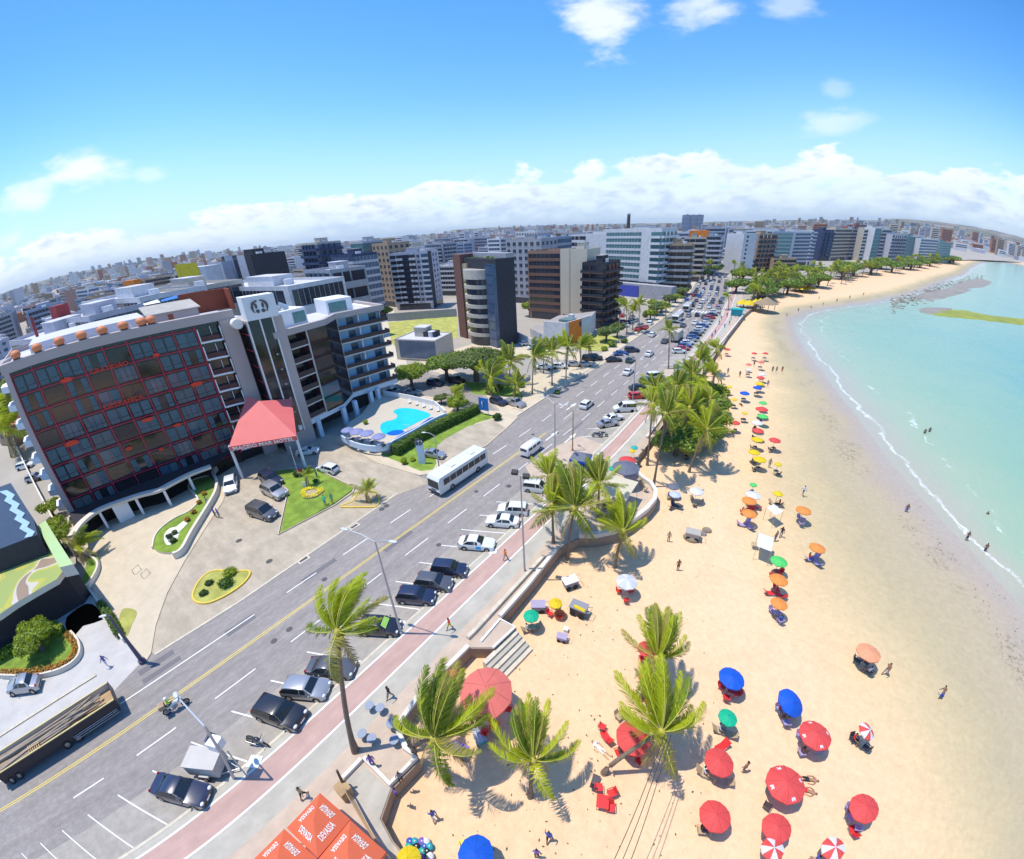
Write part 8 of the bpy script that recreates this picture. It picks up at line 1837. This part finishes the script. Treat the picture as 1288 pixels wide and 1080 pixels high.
# far kiosks: yellow tents, thatched huts and a cyan booth
def hut(px, r_, h, m, label, zb=-.1, n=10, name='thatched_hut', cat='hut'):
    t = thing(name, label, cat, G(px[0], px[1], zb)); b = MB(); b.tube([(0, 0, h * .45), (0, 0, h * .7), (0, 0, h)], [r_, r_ * .5, .1], m, n); b.build('roof', t)
    for k in range(4): a = k * math.pi / 2 + .4; b = MB(); b.tube([(math.cos(a) * r_ * .75, math.sin(a) * r_ * .75, -.5), (math.cos(a) * r_ * .75, math.sin(a) * r_ * .75, h * .5)], .12, mBark, 6); b.build('post', t)
mTh = mat('thatch', (.30, .22, .14), .95, .25, 2, .4)
hut((963, 388), 5, 5, mTh, 'large thatched hut beside the nearer yellow tents'); hut((958, 378), 4.5, 7, mTh, 'tall thatched cone between trees above the yellow tents'); hut((1010, 366), 6.5, 8, mTh, 'wide thatched hut behind the farther yellow tents')
for k, (u, v, r_) in enumerate([(934, 386, 3), (942, 387, 3), (950, 386, 3.2), (956, 385, 2.6), (1002, 366, 4.2), (1009, 367, 4.2), (1016, 367, 4)]): hut((u, v), r_, 3.6, UY, ['yellow tent nearest the cyan booth', 'second yellow tent from the cyan booth', 'third yellow tent from the cyan booth', 'yellow tent against the large thatched hut', 'left yellow tent of the farther three', 'middle yellow tent of the farther three', 'right yellow tent of the farther three'][k], name='yellow_tent', cat='tent', n=4)
p = G(927, 396, .1); t = thing('booth', 'cyan painted booth at the bend of the sea wall', 'booth', p, .2); b = MB(); b.b2((-2, -1.5, 0), (2, 1.5, 2.4), CL_['teal']); b.build('wall', t); b = MB(); b.b2((-2.4, -1.9, 2.4), (2.4, 1.9, 2.6), UTe); b.build('roof', t)
# ---------------------------------------------------------------- reef, rocks, weed
mRock = mat('reef_rock', (.13, .10, .085), .85, .3, .4, .6, world=True); mAlg = mat('green_algae', (.26, .29, .05), .9, .35, .12, .3, world=True); mFlat = mat('wet_reef', (.30, .25, .19), .5, .3, .1, .5, world=True)
def mound(name, L_, z, hgt, m, seed):
    P = gp(L_, -2, 5); c = sum((Vector((p.x, p.y)) for p in P), Vector((0, 0))) / len(P); rn_ = random.Random(seed); b = MB(); vs = [(c.x, c.y, z + hgt)]
    n = len(P)
    for f in (.35, .7, 1.0):
        for p in P: k = f * rn_.uniform(.86, 1.12); vs.append((c.x + (p.x - c.x) * k, c.y + (p.y - c.y) * k, z + hgt * (1 - f) * rn_.uniform(.5, 1.3) - (.25 if f == 1 else 0)))
    fs = [(0, 1 + i, 1 + (i + 1) % n) for i in range(n)]
    for r_ in range(2): fs += [(1 + r_*n + i, 1 + (r_+1)*n + i, 1 + (r_+1)*n + (i+1) % n, 1 + r_*n + (i+1) % n) for i in range(n)]
    b.add(vs, fs, m, True); struct(name, b)
mound('reef', [(1150, 391), (1175, 388), (1210, 389), (1250, 397), (1320, 406), (1300, 412), (1240, 405), (1190, 400), (1160, 397)], -1.95, .35, mAlg, 1)
mound('reef', [(1148, 390), (1165, 386), (1200, 388), (1190, 394), (1165, 396)], -1.93, .3, mFlat, 2)
mound('reef', [(1140, 375), (1170, 366), (1205, 360), (1225, 364), (1200, 373), (1165, 380)], -1.95, .5, mFlat, 3)
mound('reef', [(1188, 362), (1212, 352), (1240, 350), (1250, 357), (1225, 364)], -1.95, .4, mFlat, 4)
rn = random.Random(8); b = MB()
for k in range(700):
    u = rn.uniform(1120, 1235); v = 383 - (u - 1120) * .3 + rn.gauss(0, 4.5); p = G(u, v, -1.9); s = rn.uniform(.2, 1.1); b.ell((p.x, p.y, p.z - .05), (s, s * rn.uniform(.3, 1), s * .2), rn.choice([mRock, mFlat, mFlat]), 5, 3)
t = b.build('shore_rocks'); tag(t, 'scatter of dark rocks along the curve of the bay', 'rocks', kind='stuff')
# seaweed and litter on the sand
b = MB(); mWeed = mat('dry_seaweed', (.10, .085, .05), .95, .3, 4)
for k in range(1500):
    u = rn.uniform(1060, 1290); v = rn.uniform(620, 1080); p = G(u, v, -1.6); D_ = float(shore_dist(np.array([p.x]), np.array([p.y]))[0])
    if not (2.0 < D_ < 8 and math.sin(D_ * 2.2 + p.y * .4) > .1): continue
    z = float(beach_z(np.array([p.x]), np.array([p.y]), np.array([D_]))[0]); s = rn.uniform(.05, .2); a = rn.uniform(0, 6); x = Vector((math.cos(a), math.sin(a), .1)) * s; y = Vector((-math.sin(a), math.cos(a), .1)) * s * .35; p.z = z + .02; b.add([p - x, p - y, p + x, p + y], [(0, 1, 2, 3)], mWeed)
for k in range(260):
    u = rn.uniform(560, 900); v = rn.uniform(560, 1080); p = G(u, v, ZB)
    if p.x < -15: continue
    s = rn.uniform(.04, .12); p.z = ZB + .07; a = rn.uniform(0, 6); x = Vector((math.cos(a), math.sin(a), .1)) * s; y = Vector((-math.sin(a), math.cos(a), .1)) * s * .5; b.add([p - x, p - y, p + x, p + y], [(0, 1, 2, 3)], mWeed)
tag(b.build('seaweed'), 'scattered dry seaweed and litter on the sand', 'seaweed', kind='stuff')
# ---------------------------------------------------------------- lamps, poles, signs, wires
mPL = mat('lamp_grey', (.42, .43, .45), .45, .1, 3, metal=.4); mHead = mat('lamp_head', (.55, .57, .60), .3, .1, 3); mPD = mat('pole_dark', (.10, .09, .14), .5, .15, 3)
def lamp(base, zt, arms, label, zb=.13, m=None, r=.09, name='street_lamp', head=None):
    B_ = G(base[0], base[1], zb); t = thing(name, label, 'street lamp', B_); m = m or mPL
    b = MB(); b.tube([(0, 0, 0), (0, 0, zt * .5), (0, 0, zt)], [r * 1.3, r, r * .7], m, 10); b.cyl((0, 0, 0), r * 2.2, .25, m, 10); b.build('pole', t)
    for (dx, dy, dz) in arms:
        b = MB(); b.tube([(0, 0, zt - .1), (dx * .5, dy * .5, zt + dz * .8), (dx, dy, zt + dz)], [r * .6, r * .5, r * .45], m, 7); a_ = b.build('arm', t)
        b = MB(); l = math.hypot(dx, dy); ux, uy = dx / l, dy / l; b.ell((0, 0, 0), (.42, .17, .09), head or mHead, 12, 6); o = b.build('lamp_head', t, (dx + ux * .3, dy + uy * .3, zt + dz)); o.rotation_euler = (0, 0, math.atan2(uy, ux))
    return t
lamp((504, 797), 11.6, [(-2.6, -.8, .5), (1.2, .6, .2)], 'tall double armed street lamp by the runner')
lamp((697, 586), 10.5, [(-2.2, .6, .4), (1.0, -.4, .3)], 'double armed street lamp beside the red paved strip end')
lamp((719, 566), 7.0, [(-1.4, .6, .5)], 'single armed lamp with orange brown curve', m=mat('lamp_brown', (.35, .22, .12), .5, .1, 3))
lamp((554, 592), 6.3, [(-1.2, -.6, .4)], 'single armed lamp on the pavement by the totem sign')
lamp((795, 508), 9.5, [(-2.2, .3, .4), (1, -.2, .3)], 'street lamp beside the white van and red car'); lamp((862, 452), 9.5, [(-2.2, .3, .4), (1, 0, .3)], 'street lamp before the slanted row of cars'); lamp((905, 408), 9.5, [(-2.2, .2, .4)], 'street lamp near the zebra crossing'); lamp((778, 430), 8.5, [(1.8, .2, .4)], 'street lamp on the town side near the dry garden'); lamp((711, 486), 8, [(1.8, .2, .4)], 'street lamp among the town side palms'); lamp((824, 400), 8, [(1.8, .2, .4)], 'street lamp by the first far bus')
t = lamp((180, 831), 6.4, [(-.1, -.16, .1)], 'dark painted pole at the corner of the driveway', m=mPD, r=.16)
# camera mast
B_ = G(660, 718, .12); t = thing('camera_mast', 'tall grey mast carrying twin black floodlights above the sea wall', 'mast', B_); zt = HT((660, 718), 598, .12) if 0 else CAMH + ray(660, 598).z / math.hypot(ray(660, 598).x, ray(660, 598).y) * math.hypot(B_.x, B_.y)
b = MB(); b.tube([(0, 0, 0), (0, 0, zt)], [.12, .07], mPL, 10); b.build('pole', t); b = MB(); b.tube([(-.7, 0, zt), (.7, 0, zt)], .05, mPL, 6); b.build('cross_arm', t)
for s in (-.65, .65): b = MB(); b.box((s, 0, zt + .15), (.6, .45, .35), mPlast, .4, .3); b.build('floodlight', t)
# leaning solar and box pole with brace
B_ = G(295, 978, .13); t = thing('camera_pole', 'leaning lattice pole with a white cabinet and long lamp arm over the trailer', 'pole', B_)
top_ = G(258, 912, 7.2) - B_; tip = G(222, 873, 8.6) - B_
b = MB(); b.tube([(0, 0, 0), top_ * .5 + Vector((.1, .1, 0)), top_], [.11, .1, .08], mPL, 8); b.build('pole', t); b = MB(); b.tube([top_, tip], [.07, .05], mHead, 7); b.build('lamp_arm', t)
b = MB(); b.ell(tip, (.35, .18, .1), mHead, 10, 6); b.build('lamp_head', t); cb = G(272, 934, 4.3) - B_; b = MB(); b.box(cb, (.9, .8, .8), mWallW, .5); b.build('cabinet', t); b = MB(); b.box(cb + Vector((-.55, -.1, .2)), (.12, .7, .8), mPD, .5, .3); b.build('solar_panel', t)
b = MB(); b.tube([G(313, 977, .13) - B_, G(287, 944, 3.6) - B_], .05, mPL, 6); b.build('brace', t)
b = MB(); p = G(321, 957, .15); b.box((0, 0, .03), (1.0, .9, .06), mWhite, .6); o = b.build('access_cover', None, (p.x, p.y, .14)); tag(o, 'white square cover on the kerb walk by the leaning pole', 'cover')
for k, (u, v) in enumerate([(620, 693), (503, 786)]):
    b = MB(); p = G(u, v, .15); b.box((0, 0, .03), (.9, .8, .06), mWhite, .6); o = b.build('access_cover', None, (p.x, p.y, .14)); tag(o, ['white square cover on the kerb walk by the taxi', 'white square cover at the foot of the tall double lamp'][k], 'cover')
# flagpole on the lawn
B_ = G(376, 600, .15); t = thing('flagpole', 'thin flagpole on the triangular lawn', 'flagpole', B_); b = MB(); b.tube([(0, 0, 0), (0, 0, 5.6)], [.06, .04], mWhite, 8); b.build('pole', t); b = MB(); b.add([(0, 0, 1.9), (.8, .3, 1.5), (.75, .35, .8), (0, 0, 1.2)], [(0, 1, 2, 3)], CL_['red']); b.add([(0, 0, 2.3), (.8, .3, 1.9), (.8, .3, 1.5), (0, 0, 1.9)], [(0, 1, 2, 3)], CL_['blue']); b.build('flag', t)
# blue signboard by the side street
B_ = G(610, 522, .12); t = thing('signboard', 'bright blue signboard on posts at the side street corner', 'signboard', B_, R(5)); b = MB(); b.b2((-1.1, -.08, 1.0), (1.1, .08, 3.6), bc('signblue', (.02, .16, .50))); b.build('board', t); b = MB(); b.tube([(-.25, -.12, 1.6), (-.25, -.12, 3.0), (.25, -.12, 3.0)], .09, mPoleS, 6); b.build('emblem', t)
for x in (-.9, .9): b = MB(); b.tube([(x, .12, 0), (x, .12, 3.4)], .06, mPL, 6); b.build('post', t)
# pool furniture
for k, (u, v) in enumerate([(436, 539), (448, 541), (461, 543), (476, 547)]):
    z_ = 1.5; t, bs, rr_ = parasol((u, v), 8.5 - (k == 0), [ucol('pool_lilac', (.30, .32, .55))], ['first', 'second', 'third', 'fourth'][k] + ' lilac parasol from the hotel side on the pool deck', zb=1.5, z=2.0); table(bs, .2, mSeat['white'], 'white table under the ' + ['first', 'second', 'third', 'fourth'][k] + ' pool deck parasol', None, .9); chair(bs + Vector((.9, 0, 0)), 1.5, mSeat['dark'], 'dark chair under the ' + ['first', 'second', 'third', 'fourth'][k] + ' pool deck parasol')
for k in range(5): lounger(G(516 + k * 9, 506.5 + k * 2.6, 1.5), -2.2, mSeat['white'], ['white', 'white', 'white', 'white', 'white'][k] + ' sunbed, number ' + ['one', 'two', 'three', 'four', 'five'][k] + ' from the left along the pool back wall', 'sunbeds along the pool back wall')
# power cables over the lower beach
for k in range(3):
    a = G(836 + k * 4, 924, 5.2); e_ = G(770 + k * 11, 1084, 5.2); d = e_ - a; b = MB(); b.tube([a + d * s + Vector((0, 0, -.35 * math.sin(math.pi * min(1, s / 2)))) for s in (0, .25, .5, .75, 1, 1.4, 2)], .022, mPlast, 5); tag(b.build('power_cable'), ['leftmost', 'middle', 'rightmost'][k] + ' of three black cables crossing the lower beach', 'cable')
# far left corner building with the painted roof terrace
mMur = bpy.data.materials.new('painted_roof'); mMur.use_nodes = True; N, L, B = nodes(mMur)
geo = N.new('ShaderNodeNewGeometry'); cr = N.new('ShaderNodeValToRGB'); cr.color_ramp.interpolation = 'CONSTANT'; L.new(noise_n(geo.outputs['Position'], .22, 1.2, .4, .8), cr.inputs[0]); e = cr.color_ramp.elements
e[0].position = 0; e[0].color = (.30, .36, .10, 1); e[1].position = .52; e[1].color = (.50, .47, .40, 1); x = e.new(.44); x.color = (.42, .40, .07, 1); x = e.new(.60); x.color = (.28, .20, .14, 1)
L.new(cr.outputs[0], B.inputs['Base Color']); B.inputs['Roughness'].default_value = .8
t = thing('corner_building', 'low building with a painted mosaic roof terrace at the far left', 'building'); zz = 5.2
RT = gp([(-40, 722), (0, 704), (58, 683), (81, 716), (72, 728), (20, 758), (0, 772), (-40, 795)], zz)
b = MB(); b.prism(RT, zz - .7, zz, mMur, mWallC); b.build('roof_terrace', t)
b = MB(); b.prism([p + Vector((-1.5, .8, 0)) for p in RT], 0, zz - .7, mDark); b.build('undercroft', t)  # solid block, the shade under the terrace put into its colour
b = MB(); gs = gp([(48, 661), (58, 654), (93, 709), (76, 713)], 6.6); b.prism(gs, zz, 6.6, mat('mint_roof', (.40, .55, .26), .8, .06, 1), mWallC); b.build('mint_block', t)
b = MB(); p = G(72, 770, 0); b.b2((p.x - .4, p.y - .3, 0), (p.x + .4, p.y + .3, zz - .75), mWallC); b.build('column', t)
t = thing('dark_block', 'dark blue glass block with a zigzag skylight at the far left edge', 'building'); BT = gp([(-40, 615), (0, 612), (14, 607), (43, 652), (48, 672), (0, 690), (-40, 705)], 8)
b = MB(); b.prism(BT, 0, 8, mat('navy_roof', (.03, .05, .09), .5, .2, 1), cBlack); b.build('wall', t); b = MB()
zp = [G(2 + i * 3.2 + (4 if i % 2 else -3), 618 + i * 5.8, 8.1) for i in range(11)]; b2_ = [G(12 + i * 3.2 + (4 if i % 2 else -3), 616 + i * 5.8, 8.1) for i in range(11)]
for i in range(10): b.add([zp[i], b2_[i], b2_[i + 1], zp[i + 1]], [(0, 1, 2, 3)], mat('skylight_pale', (.35, .50, .62), .3, .2, 1))
b.build('skylight', t)
# side street behind the hotel end: fence, kiosk roof, cars
b = MB(); ribbon(b, gp([(20, 560), (60, 640), (95, 700)], 0, 0, False), 0, .25, 0, 2.2, mWallC); tag(b.build('side_wall'), 'cream boundary wall beside the hotel end balconies', 'wall')
building('small_house', 'little brown roofed house in the side street behind the hotel', G(2, 560), R(30), 8, 7, 4, 1, {'front': [(.1, .9, 'win', cTan, mWinD, cTan)]}, cTan, cTileR, g0=.4, top=None, cat='house')
for k, (u, v, pm, lab) in enumerate([(32, 585, pWhite, 'white car in the side street beyond the hotel end'), (45, 600, pSilver, 'silver car in the side street nearer the palm')]): p = at_road(u, v); car('hatch', pm, p, R(60), lab, 0, 'cars in the side street', 1)
# round paved island and traffic detail
mb = MB(); isl = gp([(822, 478), (835, 466), (850, 458), (868, 456), (862, 470), (848, 480), (835, 484)], .12, 4); mb.prism(isl, 0, .124, mPave2); struct('paved_island', mb)
mb = MB(); mb.prism(gp([(660, 585), (700, 560), (730, 548), (760, 560), (735, 590), (690, 625), (680, 620)], .12, 0), .0, .126, mPave2); struct('kiosk_paving', mb)
hedge('ground_hedge', [(-20.6, 78), (-21.2, 104)], 1.6, .7, lfT2, 'bright green hedge strip behind the grove beside the path', 'hedge', 22, .1, 14, .25)
# patches and cracks of the roadway
mPat = mat('asphalt_patch', (.165, .155, .16), .9, .12, 1, world=True); mOil = mat('oil_stain', (.20, .18, .17), .6, .2, 2, world=True); mMan = mat('cast_iron', (.09, .08, .08), .6, .2, 5)
rn = random.Random(31)
for k in range(9):
    x = rn.uniform(-42, -31); y = rn.uniform(-14, 60); w_ = rn.uniform(.5, 1.3); l = rn.uniform(1, 4.5); mb = MB(); mb.sheet([(x, y), (x + w_, y + .05), (x + w_ - .05, y + l), (x + .04, y + l)], .0025, mPat); struct('road_patch', mb)
for k in range(8):
    x = rn.choice([-37.8, -34.6, -31.2]) + rn.uniform(-.3, .3); y = rn.uniform(-8, 58); mb = MB(); mb.cyl((x, y, -.02), .32, .0235, mMan, 18); struct('manhole_cover', mb)
for k, (u, v) in enumerate([(338, 706), (300, 680), (480, 640), (640, 610), (486, 636)]): 
    p = G(u, v, .012); mb = MB(); mb.cyl((p.x, p.y, -.02), .4, .04, mMan, 14); struct('manhole_cover', mb)
for k, (u, v) in enumerate([(381, 704), (445, 662), (367, 640), (175, 786)]):
    p = G(u, v, .013); mb = MB(); mb.b2((p.x - .4, p.y - .7, 0), (p.x + .4, p.y + .7, .022), mKerb); mb.b2((p.x - .2, p.y - .5, .022), (p.x + .2, p.y + .5, .026), mMan); struct('drain_cover', mb)
mb = MB(); 
for (a, c) in [((300, 757), (500, 620)), ((196, 822), (300, 757))]:
    A = G(*a, .02); B_ = G(*c, .02); d_ = (B_ - A).normalized(); n_ = Vector((-d_.y, d_.x, 0)) * .14; mb.prism([A + n_, B_ + n_, B_ - n_, A - n_], .0, .05, mKerb)
struct('drop_kerb', mb)
# ---------------------------------------------------------------- sea air
mHz = bpy.data.materials.new('sea_haze'); mHz.use_nodes = True; N = mHz.node_tree.nodes; L = mHz.node_tree.links; N.remove(N['Principled BSDF'])
vp = N.new('ShaderNodeVolumePrincipled'); vp.inputs['Density'].default_value = 7.0e-5; vp.inputs['Color'].default_value = (.86, .92, 1, 1); vp.inputs['Anisotropy'].default_value = .2
L.new(vp.outputs[0], N['Material Output'].inputs['Volume'])
mb = MB(); mb.b2((-14500, -4500, -7), (9800, 14500, 150), mHz); tag(mb.build('haze'), 'thin sea haze over the town and bay', 'haze', kind='stuff')
sc.cycles.volume_bounces = 0
